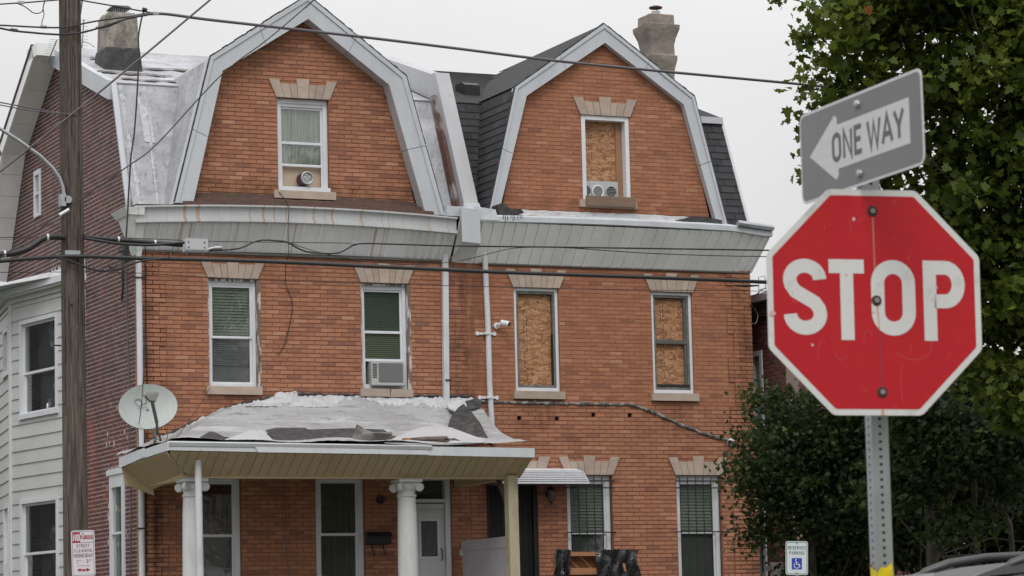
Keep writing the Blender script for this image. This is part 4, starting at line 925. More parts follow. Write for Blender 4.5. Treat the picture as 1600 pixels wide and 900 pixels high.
# upstand of thick white brushed coating against the wall, ragged top
q = MB(); vs = []; n = 150
for i in range(n+1):
    x = -.02+(5.98)*i/n; zt = min(pz(x, -.02)+.02, 5.74)+.03*abs(math.sin(x*4.3))*rr.random()+rr.uniform(-.012, .018)+(.05 if 2.35 < x < 2.75 else 0)
    for y, dz in ((-.22, -.10), (-.10, -.035), (-.03, -.005), (-.014, .01)): vs.append((x, y+rr.uniform(-.006, .006) if y < -.02 else y, (zt if y > -.05 else pz(x, y)+.018)+dz*.3+rr.uniform(-.007, .007)))
q.add(vs, [(i*4+j, (i+1)*4+j, (i+1)*4+j+1, i*4+j+1) for i in range(n) for j in range(3)]); q.build('roof_upstand', m_coat2, PO)
q = MB(); pts = [(x, -.012, min(pz(x, 0)+.03, 5.765)+rr.uniform(-.01, .02)) for x in np.linspace(.0, 6.0, 90)]; q.tube(pts, [rr.uniform(.012, .035) for _ in pts], 6); q.build('tar_bead', m_tar, PO)
# torn black felt at the right-hand end
def sheetpoly(name, mat, pxs, Yf, parent, th=.006, wob=.0):
    """irregular sheet: points (px,py) met with y planes Yf(px,py)"""
    P = [onY(px, py, Yf(px, py)) for px, py in pxs]
    n = len(P); q = MB(); q.add([tuple(p) for p in P]+[(p[0], p[1]+.01, p[2]-th) for p in P], [tuple(range(n)), tuple(range(2*n-1, n-1, -1))]+[(i, i+n, (i+1) % n+n, (i+1) % n) for i in range(n)])
    return q.build(name, mat, parent)
yr = lambda px, py: float(np.interp(py, [622, 640, 665, 700], [-.02, -.25, -.9, -2.75]))-.07
m_felt = M("black_roof_felt", (.026, .026, .027), .9, var=[(8, 5, .4, .7, (.11, .105, .10), .6), ((30, 30, 30), 3, .6, .7, (.2, .2, .2), .4)], bump=(50, 4, .6, .008))
sheetpoly('torn_felt', m_felt, [(706, 640), (722, 628), (745, 622), (752, 628), (751, 636), (734, 640), (750, 660), (757, 674), (766, 690), (770, 696), (752, 690), (722, 674), (700, 666), (703, 655), (708, 646)], yr, PO)
yr2 = lambda px, py: float(np.interp(py, [622, 640, 665, 700], [-.02, -.25, -.9, -2.75]))-.13
sheetpoly('coating_edge', m_coat2, [(704, 626), (724, 622), (729, 632), (730, 640), (727, 644), (720, 641), (712, 643), (702, 638), (698, 632)], yr2, PO, .02)
# dark worn strip of bare roofing along the eave
yw = lambda px, py: float(np.interp(py, [664, 695], [-1.2, -2.72]))-.06
sheetpoly('bare_felt_strip', m_felt, [(415, 672), (432, 668), (476, 668), (482, 671), (545, 669), (600, 671), (612, 680), (628, 684), (620, 694), (560, 694), (432, 691), (425, 682)], yw, PO, .004)
sheetpoly('bare_felt_strip', m_felt, [(310, 688), (312, 683), (328, 674), (335, 675), (350, 682), (365, 684), (340, 690)], yw, PO, .004)
m_patch = M("pale_patch_sheet", (.40, .40, .41), .75, var=[(4, 5, .45, .65, (.36, .36, .36), .7)], bump=(20, 4, .4, .01))
yp = lambda px, py: float(np.interp(py, [660, 692], [-1.6, -2.74]))-.08
sheetpoly('patch_sheet', m_patch, [(342, 690), (392, 672), (402, 672), (422, 690), (430, 692)], yp, PO, .004)
sheetpoly('patch_sheet', m_patch, [(400, 672), (410, 672), (430, 691), (421, 692)], lambda a, b: yp(a, b)-.02, PO, .01)
sheetpoly('patch_sheet', m_patch, [(600, 692), (622, 681), (655, 668), (684, 664), (705, 668), (757, 687), (756, 691), (742, 693), (700, 695), (640, 695)], yp, PO, .004)
# fascia: white aluminium, bent over, with a loose second length
def fz(x): return .0-.012*x*.2
m_fasc = M("white_fascia_metal", (.60, .625, .66), .4, var=[((3, 3, 1), 4, .45, .75, (.75, .75, .76), .5, 1), ((18, 18, 6), 4, .64, .72, (.45, .42, .4), .5, 1)], bump=((2, 2, 1), 3, .3, .02))
q = MB(); q.hexa([(-.39, YF-.03, 4.58), (5.78, YF-.03, 4.50), (5.78, YF+.0, 4.50), (-.39, YF+.0, 4.58)], [(-.39, YF-.035, 4.70), (5.78, YF-.035, 4.65), (5.78, YF+.02, 4.655), (-.39, YF+.02, 4.705)]); fs = q.build('fascia', m_fasc, PO)
MB().hexa([(-.40, YF-.045, 4.645), (3.94, YF-.05, 4.615), (3.94, YF-.036, 4.615), (-.40, YF-.036, 4.645)], [(-.40, YF-.07, 4.70), (3.98, YF-.075, 4.665), (3.98, YF+.03, 4.69), (-.40, YF+.03, 4.73)]).build('drip_edge', m_fasc, fs)
MB().hexa([(1.04, YF-.052, 4.555), (3.92, YF-.042, 4.535), (3.92, YF-.036, 4.535), (1.04, YF-.036, 4.555)], [(1.0, YF-.052, 4.64), (3.92, YF-.042, 4.61), (3.92, YF-.036, 4.61), (1.0, YF-.036, 4.64)]).build('loose_fascia', m_fasc, fs)
MB().hexa([(-.42, YF-.02, 4.575), (-.39, YF-.02, 4.575), (-.39, -.35, 4.50), (-.42, -.35, 4.50)], [(-.42, YF-.02, 4.715), (-.39, YF-.02, 4.715), (-.39, -.35, 4.64), (-.42, -.35, 4.64)]).build('side_fascia', m_fasc, PO)
MB().hexa([(-.435, -1.7, 4.555), (-.425, -1.7, 4.555), (-.425, -.33, 4.47), (-.435, -.33, 4.47)], [(-.435, -1.7, 4.70), (-.425, -1.7, 4.70), (-.425, -.33, 4.635), (-.435, -.33, 4.635)]).build('side_fascia', m_fasc, PO)
# soffit panels: outer edge under the fascia, inner edge down on the beam; mitred at the corner
YB = -2.30; ZI = 4.215
def zi(x): return ZI-.002*x
x = -.36; i = 0
while x < 5.70:
    b = min(x+.158, 5.76); q = MB(); g = .004
    xi0, xi1 = max(x, -.36), b
    yi0 = YB if x > .06 else YF+(x+.40)/(.46)*(YB-YF); yi1 = YB if b > .06 else YF+(b+.40)/(.46)*(YB-YF)
    zo = lambda t: 4.555-.010*t
    zz0 = zo(x)+(zi(x)-zo(x))*(yi0-YF)/(YB-YF); zz1 = zo(b)+(zi(b)-zo(b))*(yi1-YF)/(YB-YF)
    q.hexa([(x+g, YF+.01, zo(x)), (b-g, YF+.01, zo(b)), (b-g, yi1, zz1), (x+g, yi0, zz0)], [(x+g, YF+.01, zo(x)+.012), (b-g, YF+.01, zo(b)+.012), (b-g, yi1, zz1+.012), (x+g, yi0, zz0+.012)])
    m_ = (x+b)/2+.03
    if i % 2 == 0 and x > .1: q.hexa([(b-.035, YF+.012, zo(x)-.007), (b-.010, YF+.012, zo(b)-.007), (b-.010, YB, zi(b)-.007), (b-.035, YB, zi(b)-.007)], [(b-.035, YF+.012, zo(x)+.001), (b-.010, YF+.012, zo(b)+.001), (b-.010, YB, zi(b)+.001), (b-.035, YB, zi(b)+.001)])
    q.build('soffit_panel', m_beige, PO); x = b; i += 1
y = YF+.03
while y < -.50:            # left return of the soffit
    b = min(y+.105, -.46); g = .003
    xin = lambda t: .06 if t > YB else -.40+.46*(t-YF)/(YB-YF)
    zin = lambda t: 4.215+(-.10*(t-YB)/1.8 if t > YB else (4.52-4.215)*(1-(t-YF)/(YB-YF)))
    zo = lambda t: 4.56-.035*(t-YF)
    if int((y-YF)*100) % 2 >= 0: MB().hexa([(-.40, y+.012, zo(y)-.006), (xin(y), y+.012, zin(y)-.006), (xin(y), y+.030, zin(y)-.006), (-.40, y+.030, zo(y)-.006)], [(-.40, y+.012, zo(y)+.001), (xin(y), y+.012, zin(y)+.001), (xin(y), y+.030, zin(y)+.001), (-.40, y+.030, zo(y)+.001)]).build('soffit_rib', m_beige, PO)
    MB().hexa([(-.40, y+g, zo(y)), (xin(y), y+g, zin(y)), (xin(b), b-g, zin(b)), (-.40, b-g, zo(b))], [(-.40, y+g, zo(y)+.012), (xin(y), y+g, zin(y)+.012), (xin(b), b-g, zin(b)+.012), (-.40, b-g, zo(b)+.012)]).build('soffit_panel', m_beige, PO); y = b
MB().slab((-.43, -.44, 4.50), (-.36, -.44, 4.20), (.12, -.44, 4.02), (.06, -.44, 4.42), (0, .02, 0)).build('soffit_end', m_beige, PO)
MB().box(.0, 5.70, YB, YB+.16, 4.185, 4.32).build('beam', m_beige, PO)
MB().box(.0, .14, YB+.17, -.02, 4.16, 4.32).build('beam', m_beige, PO); MB().box(5.56, 5.70, YB+.17, -.02, 4.185, 4.32).build('beam', m_beige, PO)
MB().box(.02, 5.68, YB+.02, -.02, 4.33, 4.36).build('ceiling', M("porch_ceiling", (.22, .19, .14), .8), PO)
MB().slab((5.765, YF, 4.52), (5.765, YB, 4.23), (5.765, -.02, 4.25), (5.765, -.02, 4.66), (.012, 0, 0)).build('end_panel', m_beige, PO)
MB().box(-.3, 11.3, -2.75, -.02, 1.80, 1.93).build('porch_floor', m_conc, PO)
MB().box(-.2, 11.2, -2.6, -.1, 1.1, 1.80).build('porch_base', m_plainb, PO)
# ionic columns
m_col = M("white_column_paint", (.58, .59, .605), .5, var=[((6, 6, 1.5), 5, .5, .72, (.66, .62, .58), .5, 1), (30, 4, .62, .72, (.55, .5, .45), .45, 1)], bump=(25, 4, .4, .006))
def column(cx, cy, ztop, label):
    q = MB(); q.lathe((cx, cy, 1.93), [(.21, 0), (.21, .06), (.19, .08), (.20, .13), (.17, .16), (.165, .3), (.163, 1.0), (.155, ztop-1.93-.55), (.145, ztop-1.93-.30), (.16, ztop-1.93-.285), (.16, ztop-1.93-.255), (.14, ztop-1.93-.25), (.14, ztop-1.93-.18)], 28)
    c = q.build('column', m_col, PO); smooth_angle(c, 35); c['label'] = label
    q = MB(); q.box(cx-.20, cx+.20, cy-.20, cy+.20, ztop-.055, ztop-.01); q.box(cx-.14, cx+.14, cy-.14, cy+.14, ztop-.12, ztop-.055); q.lathe((cx, cy, ztop-.20), [(.145, 0), (.165, .05), (.15, .09)], 20)
    q.build('capital', m_col, c)
    for sx_ in (-1, 1):
        for sy_ in (-1, 1):
            ax, ay = cx+sx_*.165, cy+sy_*.165; q = MB(); dirv = Vector((sx_, sy_, 0)).normalized(); side = Vector((-dirv.y, dirv.x, 0))
            ctr = Vector((ax, ay, ztop-.135)); pts = []
            for k in range(26):
                a = k/25*math.tau*1.9; rad = .078*(1-k/25*.82); pts.append(ctr+dirv*math.cos(a+1.57)*rad+Vector((0, 0, math.sin(a+1.57)*rad)))
            q.tube(pts, [.020-.0004*k for k in range(26)], 6)
            q.tube([ctr-side*.028, ctr+side*.028], .062, 16); v = q.build('volute', m_col, c); smooth_angle(v)
            for p_ in (q,): pass
    return c
cA = onY(307, 745, -2.36); column(cA[0], -2.14, 4.19, 'left white ionic porch column behind a pipe')
cB = onY(643, 745, -2.36); column(cB[0], -2.14, 4.19, 'right white ionic porch column in front of the door')
pa = onY(309, 722, -2.58); pipe(PO, 'roof_drain_pipe', [(pa[0], -2.60, 4.46), (pa[0], -2.60, 4.2), (pa[0]+.02, -2.60, 1.93)], .055, m_pipew)
# timber post at the right front corner
pc = onY(801, 800, -2.36); m_post = M("peeling_cream_timber", (.44, .39, .27), .8, var=[((4, 4, 1.2), 5, .48, .66, (.22, .17, .12), .6), ((20, 20, 12), 4, .63, .70, (.12, .09, .06), .7)], bump=((20, 20, 3), 4, .6, .006))
MB().hexa([(pc[0]-.085, -2.42, 1.93), (pc[0]+.085, -2.42, 1.93), (pc[0]+.085, -2.25, 1.93), (pc[0]-.085, -2.25, 1.93)], [(pc[0]-.095, -2.42, 4.235), (pc[0]+.075, -2.42, 4.235), (pc[0]+.075, -2.25, 4.235), (pc[0]-.095, -2.25, 4.235)]).build('post', m_post, PO)
q = MB(); q.bar((pc[0]-.02, -2.2, 3.80), (pc[0]-.02, -1.85, 4.2), .07, .07); q.build('brace', M('dark_brace', (.12, .09, .075), .8), PO)

# white vinyl divider fence between the two porches
DV = empty('divider_fence', (5.66, -1.2, 1.93)); tag(DV, 'white vinyl privacy panel dividing the two porches beside the cream post', 'fence')
m_vin = M("mauve_white_vinyl", (.54, .53, .57), .5, var=[(3, 3, .4, .7, (.8, .8, .8), .4, 1)])
y = -2.2
while y < -.12:
    b = min(y+.085, -.12); MB().box(5.64, 5.665, y+.003, b-.003, 1.98, 3.10).build('plank', m_vin, DV); y = b
MB().box(5.625, 5.68, -2.22, -.1, 3.09, 3.265).build('rail', m_vin, DV); MB().box(5.625, 5.68, -2.22, -.1, 1.95, 2.05).build('rail', m_vin, DV)
MB().box(5.61, 5.69, -.13, -.06, 3.02, 3.12).build('hinge', m_white, DV)

# awning over the right door
aw0, aw1 = onY(808, 750, -.5), onY(918, 752, -.5); AW = empty('door_awning', ((aw0[0]+aw1[0])/2, -.4, 4.2)); tag(AW, 'white ribbed metal awning over the right doorway beneath stone lintels', 'awning')
x0, x1 = aw0[0]-.42, aw1[0]; zt = onY(860, 733, -.15)[2]; zb = onY(860, 753, -.56)[2]
pf = [(-.02, zt+.02), (-.30, zt), (-.55, zt-.035)]; 
MB().prism([(-.02, zt+.02), (-.18, zt+.0), (-.34, zt-.03), (-.34, zt-.04), (-.18, zt-.012), (-.02, zt+.008)], 'x', x0, x1-.04).build('awning_top', m_white, AW)
n = 5
for i in range(n):
    f0, f1 = i/n, (i+1)/n; ya, yb = -.33-.22*f0, -.33-.22*f1; za, zc = (zt-.045)+(zb-zt+.045)*f0, (zt-.045)+(zb-zt+.045)*f1
    MB().prism([(ya, za), (ya-.045, (za+zc)/2+.012), (yb+.004, zc+.010), (yb+.012, zc+.010), (ya-.03, (za+zc)/2), (ya+.008, za)], 'x', x0, x1-.004).build('slat', m_white, AW)
MB().prism([(-.02, zt), (-.33, zt-.05), (-.55, zb+.0), (-.55, zb-.03), (-.02, zb-.03)], 'x', x1-.002, x1+.012).build('side_panel', m_white, AW)
MB().prism([(-.555, zb), (-.57, zb), (-.57, zb-.03), (-.555, zb-.03)], 'x', x0, x1).build('front_rim', m_white, AW)
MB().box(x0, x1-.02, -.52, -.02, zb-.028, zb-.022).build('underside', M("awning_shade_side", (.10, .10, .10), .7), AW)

# satellite dish on a bent mast standing on the porch roof
m_dish = M("grey_dish", (.34, .375, .365), .5, var=[((20, 20, 4), 5, .5, .7, (.28, .30, .29), .6), (60, 3, .64, .7, (.15, .15, .14), .6)], coord='obj')
DC = onY(231, 636, -1.2); SD = empty('satellite_dish', (DC[0]+.1, -1.1, 4.85)); tag(SD, 'grey oval satellite dish on bent mast at left end of the porch roof', 'satellite dish')
fwd = Vector((CAM[0]-DC[0], CAM[1]-DC[1], CAM[2]-DC[2])).normalized(); fwd = (fwd+Vector((.25, 0, .42))).normalized()
rt = Vector((0, 0, 1)).cross(fwd).normalized(); upv = fwd.cross(rt)
Mx = Matrix((( *rt, 0), ( *upv, 0), (*fwd, 0), (0, 0, 0, 1))).transposed(); Mx = Matrix.Translation(Vector(DC)) @ Mx @ Matrix.Rotation(R(15), 4, 'Z')
A_, B_ = .49, .385
q = MB(); n = 40; rings = 8; vs = []
for side in (0, 1):
    for i in range(rings+1):
        f = i/rings
        for k in range(n):
            a = k*math.tau/n; vs.append((A_*f*math.cos(a), B_*f*math.sin(a), .09*(f*f-1)+.02-side*.014))
m_ = (rings+1)*n
fs = []
for side in (0, 1):
    for i in range(rings):
        for k in range(n): fs.append((side*m_+i*n+k, side*m_+i*n+(k+1) % n, side*m_+(i+1)*n+(k+1) % n, side*m_+(i+1)*n+k))
fs += [(rings*n+k, rings*n+(k+1) % n, m_+rings*n+(k+1) % n, m_+rings*n+k) for k in range(n)]
q.add(vs, fs); q.xf(Mx); smooth_angle(q.build('reflector', m_dish, SD), 50)
q = MB(); n = 40; q.tube([(A_*math.cos(k*math.tau/n), B_*math.sin(k*math.tau/n), .012) for k in range(n+1)], .007, 6); q.xf(Mx); q.build('rim', m_bronze, SD)
# ------------------------------------------------------------ stroke lettering
def arc(cx, cy, rx, ry, a0, a1, n=12): return [(cx+rx*math.cos(R(a0+(a1-a0)*i/n)), cy+ry*math.sin(R(a0+(a1-a0)*i/n))) for i in range(n+1)]
t_ = .085
GL = {
 'A': (.62, [[(0, 0), (.31, 1), (.62, 0)], [(.12, .32), (.5, .32)]]),
 'C': (.52, [arc(.26, .74, .22, .22, 20, 180)[:]+arc(.26, .26, .22, .22, 180, 340)]),
 'D': (.54, [[(.04, 0), (.04, .96), (.26, .96)]+arc(.26, .72, .22, .24, 90, 0)+arc(.26, .28, .22, .24, 0, -90)+[(.04, .04)]]),
 'E': (.46, [[(.44, .96), (.04, .96), (.04, .04), (.44, .04)], [(.04, .52), (.38, .52)]]),
 'G': (.54, [arc(.26, .74, .22, .22, 20, 180)+arc(.26, .26, .22, .22, 180, 360)+[(.48, .46), (.3, .46)]]),
 'H': (.54, [[(.04, 0), (.04, 1)], [(.5, 0), (.5, 1)], [(.04, .52), (.5, .52)]]),
 'I': (.10, [[(.05, 0), (.05, 1)]]),
 'K': (.54, [[(.04, 0), (.04, 1)], [(.52, 1), (.06, .4)], [(.2, .55), (.54, 0)]]),
 'L': (.44, [[(.04, 1), (.04, .04), (.42, .04)]]),
 'M': (.66, [[(.04, 0), (.04, 1), (.33, .3), (.62, 1), (.62, 0)]]),
 'N': (.54, [[(.04, 0), (.04, 1), (.5, 0), (.5, 1)]]),
 'O': (.54, [arc(.27, .72, .22, .24, 0, 180)+arc(.27, .28, .22, .24, 180, 360)+[(.49, .72)]]),
 'P': (.52, [[(.04, 0), (.04, .96), (.28, .96)]+arc(.28, .73, .20, .23, 90, -90)+[(.04, .5)]]),
 'R': (.54, [[(.04, 0), (.04, .96), (.28, .96)]+arc(.28, .74, .20, .22, 90, -90)+[(.04, .52)], [(.28, .5), (.52, 0)]]),
 'S': (.52, [arc(.26, .74, .21, .22, 10, 180, 12)[:9]+[(.07, .66), (.15, .56), (.37, .44), (.45, .36)]+arc(.26, .26, .21, .22, 0, -170, 12)[1:]]),
 'T': (.48, [[(0, .96), (.48, .96)], [(.24, .96), (.24, 0)]]),
 'U': (.54, [[(.05, 1), (.05, .26)]+arc(.27, .26, .22, .22, 180, 360)+[(.49, 1)]]),
 'V': (.58, [[(0, 1), (.29, 0), (.58, 1)]]),
 'W': (.80, [[(0, 1), (.2, 0), (.4, .9), (.6, 0), (.8, 1)]]),
 'Y': (.58, [[(0, 1), (.29, .45), (.58, 1)], [(.29, .45), (.29, 0)]]),
 '1': (.26, [[(.0, .78), (.17, .96), (.17, 0)]]),
 '3': (.5, [arc(.24, .74, .2, .22, 150, -80, 12)+arc(.24, .27, .22, .23, 85, -150, 12)]),
 '-': (.3, [[(.02, .45), (.28, .45)]]), ' ': (.3, []),
}
def stroke(q, pts, w, z=0.0):
    """flat ribbon with mitred joints"""
    P = [Vector(p).to_2d() for p in pts]; P = [p for i, p in enumerate(P) if i == 0 or (p-P[i-1]).length > 1e-4]
    L = []
    for i, p in enumerate(P):
        d0 = (p-P[i-1]).normalized() if i else (P[1]-P[0]).normalized(); d1 = (P[i+1]-p).normalized() if i < len(P)-1 else d0
        n0 = Vector((-d0.y, d0.x)); n1 = Vector((-d1.y, d1.x)); m = (n0+n1)
        if m.length < .2: m = n0
        m.normalize(); k = w/2/max(.45, m.dot(n0)); L.append((p+m*k, p-m*k))
    vs = []
    for a, b in L: vs += [(a.x, a.y, z), (b.x, b.y, z)]
    q.add(vs, [(2*i, 2*i+1, 2*i+3, 2*i+2) for i in range(len(P)-1)])
def text_width(s, h, cond, gap): return sum(GL[c][0]*h*cond for c in s)+gap*h*(len(s)-1)
def text(s, cx, cy, h, cond=1.0, wt=.15, gap=.16, z=0.0, q=None, fit=None):
    """s centred at cx, baseline cy"""
    q = q or MB(); wd = text_width(s, h, cond, gap)
    if fit: k = fit/wd; cond *= k; gap *= k; wd = fit
    x = cx-wd/2
    for j, c in enumerate(s):
        gw, ss = GL[c]
        for st in ss:
            stroke(q, [(x+(px*cond)*h, cy+(wt/2+py*(1-wt))*h if True else 0) for px, py in st], wt*h, z+.0002*ss.index(st))
        x += (gw*cond+gap)*h
    return q
def rrect(w, h, r, n=6, cx=0, cy=0):
    p = []
    for (sx_, sy_, a0) in ((1, 1, 0), (-1, 1, 90), (-1, -1, 180), (1, -1, 270)):
        for i in range(n+1): a = R(a0+90*i/n); p.append((cx+sx_*(w/2-r)+r*math.cos(a), cy+sy_*(h/2-r)+r*math.sin(a)))
    return p
def flat(poly, z, th=0.0004): return MB().prism(poly, 'z', z, z+th)
def ring(outer, inner, z, th=.0003):
    n = len(outer); q = MB(); q.add([(x, y, z+th) for x, y in outer]+[(x, y, z+th) for x, y in inner], [(i, (i+1) % n, (i+1) % n+n, i+n) for i in range(n)]); return q
def local(origin, az, tilt=0.0):
    """sign frame: x to the viewer's right, y up, z towards the viewer; az = heading of the sign's x axis from +X"""
    X = Vector((math.cos(az), math.sin(az), 0)); Z = Vector((math.sin(az), -math.cos(az), 0)); Y = Vector((0, 0, 1))
    m = Matrix(((X.x, Y.x, Z.x, origin[0]), (X.y, Y.y, Z.y, origin[1]), (X.z, Y.z, Z.z, origin[2]), (0, 0, 0, 1)))
    return m @ Matrix.Rotation(tilt, 4, 'Z')
def lbuild(q, Mx, name, mat, parent): q.xf(Mx); return q.build(name, mat, parent)

# dish print and arm
for st in ([(-.155, .22), (-.10, .05)], ): pass
q = MB()
stroke(q, arc(-.105, .12, .062, .062, 130, -60, 12), .030, -.0); stroke(q, arc(-.02, .16, .06, .085, 60, -80, 12), .026, 0); stroke(q, [(-.17, .17), (-.12, .06), (.04, .10), (.04, .16)], .012, 0)
text("DIRECTV", -.06, .015, .030, 1.0, .17, .3, 0, q)
q.v = [(x, y, .09*((x/A_)**2+(y/B_)**2-1)+.02+.003) for x, y, z in q.v]; q.xf(Mx); q.build('dish_print', M("dish_print_grey", (.16, .17, .17), .6), SD)
# feed arm: lnb head in front of the dish, arm running down to the mast
hd = Vector(onY(237, 622, -1.85)); e0 = Vector(onY(245, 660, -1.45)); e1 = Vector(onY(246, 678, -1.15))
q = MB(); q.hexa([hd+rt*a+upv*b+fwd*c for a, b, c in ((-.05, -.07, 0), (.05, -.07, 0), (.05, -.07, .06), (-.05, -.07, .06))], [hd+rt*a+upv*b+fwd*c for a, b, c in ((-.11, .02, 0), (.11, .04, 0), (.11, .04, .06), (-.11, .02, .06))]); q.hexa([hd+rt*a+upv*b+fwd*c for a, b, c in ((-.11, .02, 0), (.11, .04, 0), (.11, .04, .06), (-.11, .02, .06))], [hd+rt*a+upv*b+fwd*c for a, b, c in ((-.09, .07, 0), (.10, .085, 0), (.10, .085, .05), (-.09, .07, .05))])
m_lnb = M("lnb_grey", (.13, .13, .125), .5); q.build('feed_head', m_lnb, SD)
q = MB(); q.bar(hd-upv*.05, e0, .05, .035); q.bar(e0, e1, .04, .04); q.build('feed_arm', m_lnb, SD)
b0 = Vector(onY(240, 664, -1.05)); b1 = Vector(onY(243, 695, -1.0)); b2 = Vector(onY(250, 706, -1.0))
q = MB(); q.tube([Vector(DC)-fwd*.06, b0, b1, b2], .025, 10); smooth_angle(q.build('mast', m_galv, SD))
q = MB(); q.tube([Vector(onY(248, 676, -1.05)), Vector(onY(254, 700, -1.05))], .018, 8); q.tube([Vector(onY(240, 690, -1.05)), Vector(onY(262, 702, -1.2))], .018, 8); q.build('strut', M("rusty_strut", (.18, .10, .07), .7), SD)
MB().box(b2[0]-.08, b2[0]+.08, -1.1, -.9, b2[2]-.02, b2[2]+.0).build('mast_foot', m_galv, SD)
q = MB(); q.tube([onY(247, 655, -1.1), onY(256, 662, -1.2), onY(262, 680, -1.3), onY(259, 694, -1.3)], .006, 5); q.tube([onY(232, 690, -1.3), onY(240, 682, -1.2), onY(252, 690, -1.2), onY(232, 703, -1.3)], .007, 5); q.build('coax_loop', m_wire, SD)

# ------------------------------------------------------------ things in and on the windows and walls
a, b, c, d = W2R
AC = empty('air_conditioner', ((a+b)/2, 0, c)); tag(AC, 'grey window air conditioner with louvred side in the white upstairs window', 'air conditioner')
xa, xb, za, zb = a+.10, b-.03, c+.02, c+.42
MB().box(xa+.0, xb, -.02, .3, za, zb).build('case', M("ac_case", (.42, .42, .41), .5), AC)
MB().box(xa+.13, xb-.02, -.026, -.021, za+.045, zb-.03).build('front_grille', M("ac_coil", (.15, .15, .155), .5), AC)
for i in range(22): z = za+.06+i*.0145; MB().box(xa+.14, xb-.03, -.030, -.0265, z, z+.004).build('louvre', m_greyp, AC)
for i in range(9): z = za+.12+i*.028; MB().box(xa+.02, xa+.10, -.028, -.0205, z, z+.010).build('side_slot', m_black, AC)
MB().box(xa-.02, xb+.02, -.07, .0, za-.02, za-.002).build('support', m_galv, AC)
a, b, c, d = W3R
FN = empty('round_fan', ((a+b)/2-.02, -.05, c)); tag(FN, 'small round silver fan head resting in the attic window gap beside cardboard', 'fan')
fc = (a+.40, -.0, c+.16); q = MB(); q.tube([(fc[0], .10, fc[2]), (fc[0], -.06, fc[2])], .115, 24); q.build('housing', M("fan_purple", (.06, .02, .035), .6), FN)
q = MB(); n = 28; q.tube([(fc[0]+.02+.10*math.cos(k*math.tau/n), -.075, fc[2]+.01+.10*math.sin(k*math.tau/n)) for k in range(n+1)], .016, 8); q.build('rim', m_galv, FN)
q = MB(); q.lathe((0, 0, 0), [(.092, 0), (.07, -.02), (.03, -.05), (.005, -.055)], 20); q.xf(Matrix.Translation((fc[0]+.02, -.07, fc[2]+.01)) @ Matrix.Rotation(R(90), 4, 'X')); q.build('duct', M("foil_duct", (.35, .36, .37), .3, .8, bump=(30, 4, .9, .02)), FN)
x0, x1, z0, z1 = W['a3']
BX = empty('vent_panel', ((x0+x1)/2, .12, z0+.08)); tag(BX, 'grey panel with three round vents at the foot of the boarded attic window', 'vent panel')
MB().box(x0+.08, x1-.2, .10, .13, z0+.03, z0+.36).build('panel', M("vent_panel_grey", (.42, .44, .45), .6), BX)
for i, cx in enumerate((x0+.10, x0+.34, x0+.60)):
    q = MB(); n = 20; q.tube([(cx+.105*math.cos(k*math.tau/n), .09, z0+.17+.105*math.sin(k*math.tau/n)) for k in range(n+1)], .014, 6); v = q.build('vent_ring', m_greyp if i != 1 else m_white, BX)
    MB().disc((cx, .094, z0+.17), (0, -1, 0), .095, .002).build('vent_disc', m_blind_g if i == 1 else m_dark, v)
    for k_ in range(6): MB().box(cx-.08, cx+.08, .084, .088, z0+.10+k_*.026, z0+.108+k_*.026).build('vent_blade', m_greyp, v)
# mailbox, numbers, wall lanterns, cameras
mp = onY(591, 842, -.10); MX = empty('mailbox', (mp[0], -.1, mp[2]-.1)); tag(MX, 'black wall mailbox between porch window and white front door', 'mailbox')
q = MB(); q.prism([(-.17, mp[2]-.09), (-.02, mp[2]-.10), (-.02, mp[2]+.11), (-.12, mp[2]+.11), (-.17, mp[2]+.05)], 'x', mp[0]-.21, mp[0]+.21); q.build('box', m_black, MX); MB().prism([(-.185, mp[2]+.04), (-.125, mp[2]+.118), (-.02, mp[2]+.118), (-.02, mp[2]+.112), (-.12, mp[2]+.112), (-.178, mp[2]+.04)], 'x', mp[0]-.22, mp[0]+.22).build('lid', M("black_gloss", (.02, .02, .022), .3), MX)
for s in (-.1, .1): q = MB(); q.tube([(mp[0]+s, -.06, mp[2]-.10), (mp[0]+s, -.10, mp[2]-.2), (mp[0]+s+.02, -.13, mp[2]-.24), (mp[0]+s+.03, -.10, mp[2]-.27), (mp[0]+s, -.08, mp[2]-.25)], .009, 6); q.build('paper_hook', m_black, MX)
def lantern(px, py, label, s=1.0, group=None):
    p = onY(px, py, -.14); E_ = empty('wall_lantern', (p[0], -.14, p[2]-.13)); tag(E_, label, 'lantern')
    MB().disc((p[0], -.0, p[2]+.02), (0, -1, 0), .055*s, .02).build('backplate', m_black, E_)
    q = MB(); q.tube([(p[0], -.02, p[2]+.02), (p[0], -.10, p[2]+.07), (p[0], -.14, p[2]+.13)], .010, 6); q.build('arm', m_black, E_)
    q = MB(); q.lathe((p[0], -.14, p[2]), [(.085*s, .07), (.05*s, .12), (.012, .15)], 8); q.build('lantern_cap', m_black, E_)
    q = MB(); q.lathe((p[0], -.14, p[2]), [(.035*s, -.11), (.062*s, -.02), (.07*s, .07)], 8); q.build('lantern_glass', M("lantern_glass_"+str(px), (.10, .105, .10), .2), E_)
    for k_ in range(6):
        a = k_*math.tau/6; q = MB(); q.tube([(p[0]+.037*s*math.cos(a), -.14+.037*s*math.sin(a), p[2]-.11), (p[0]+.073*s*math.cos(a), -.14+.073*s*math.sin(a), p[2]+.07)], .005, 4); q.build('lantern_rib', m_black, E_)
    q = MB(); q.lathe((p[0], -.14, p[2]-.16), [(.005, 0), (.03*s, .02), (.038*s, .05)], 8); q.build('lantern_base', m_black, E_)
lantern(861, 773, 'black wall lantern between the dark doorway and barred window')
dpt = onY(594, 781, -.02); q = MB(); q.disc((dpt[0], -.012, dpt[2]), (0, -1, 0), .07, .05); o = q.build('round_plaque', m_black); tag(o, 'small black round fitting on the brick above the mailbox', 'wall fitting')
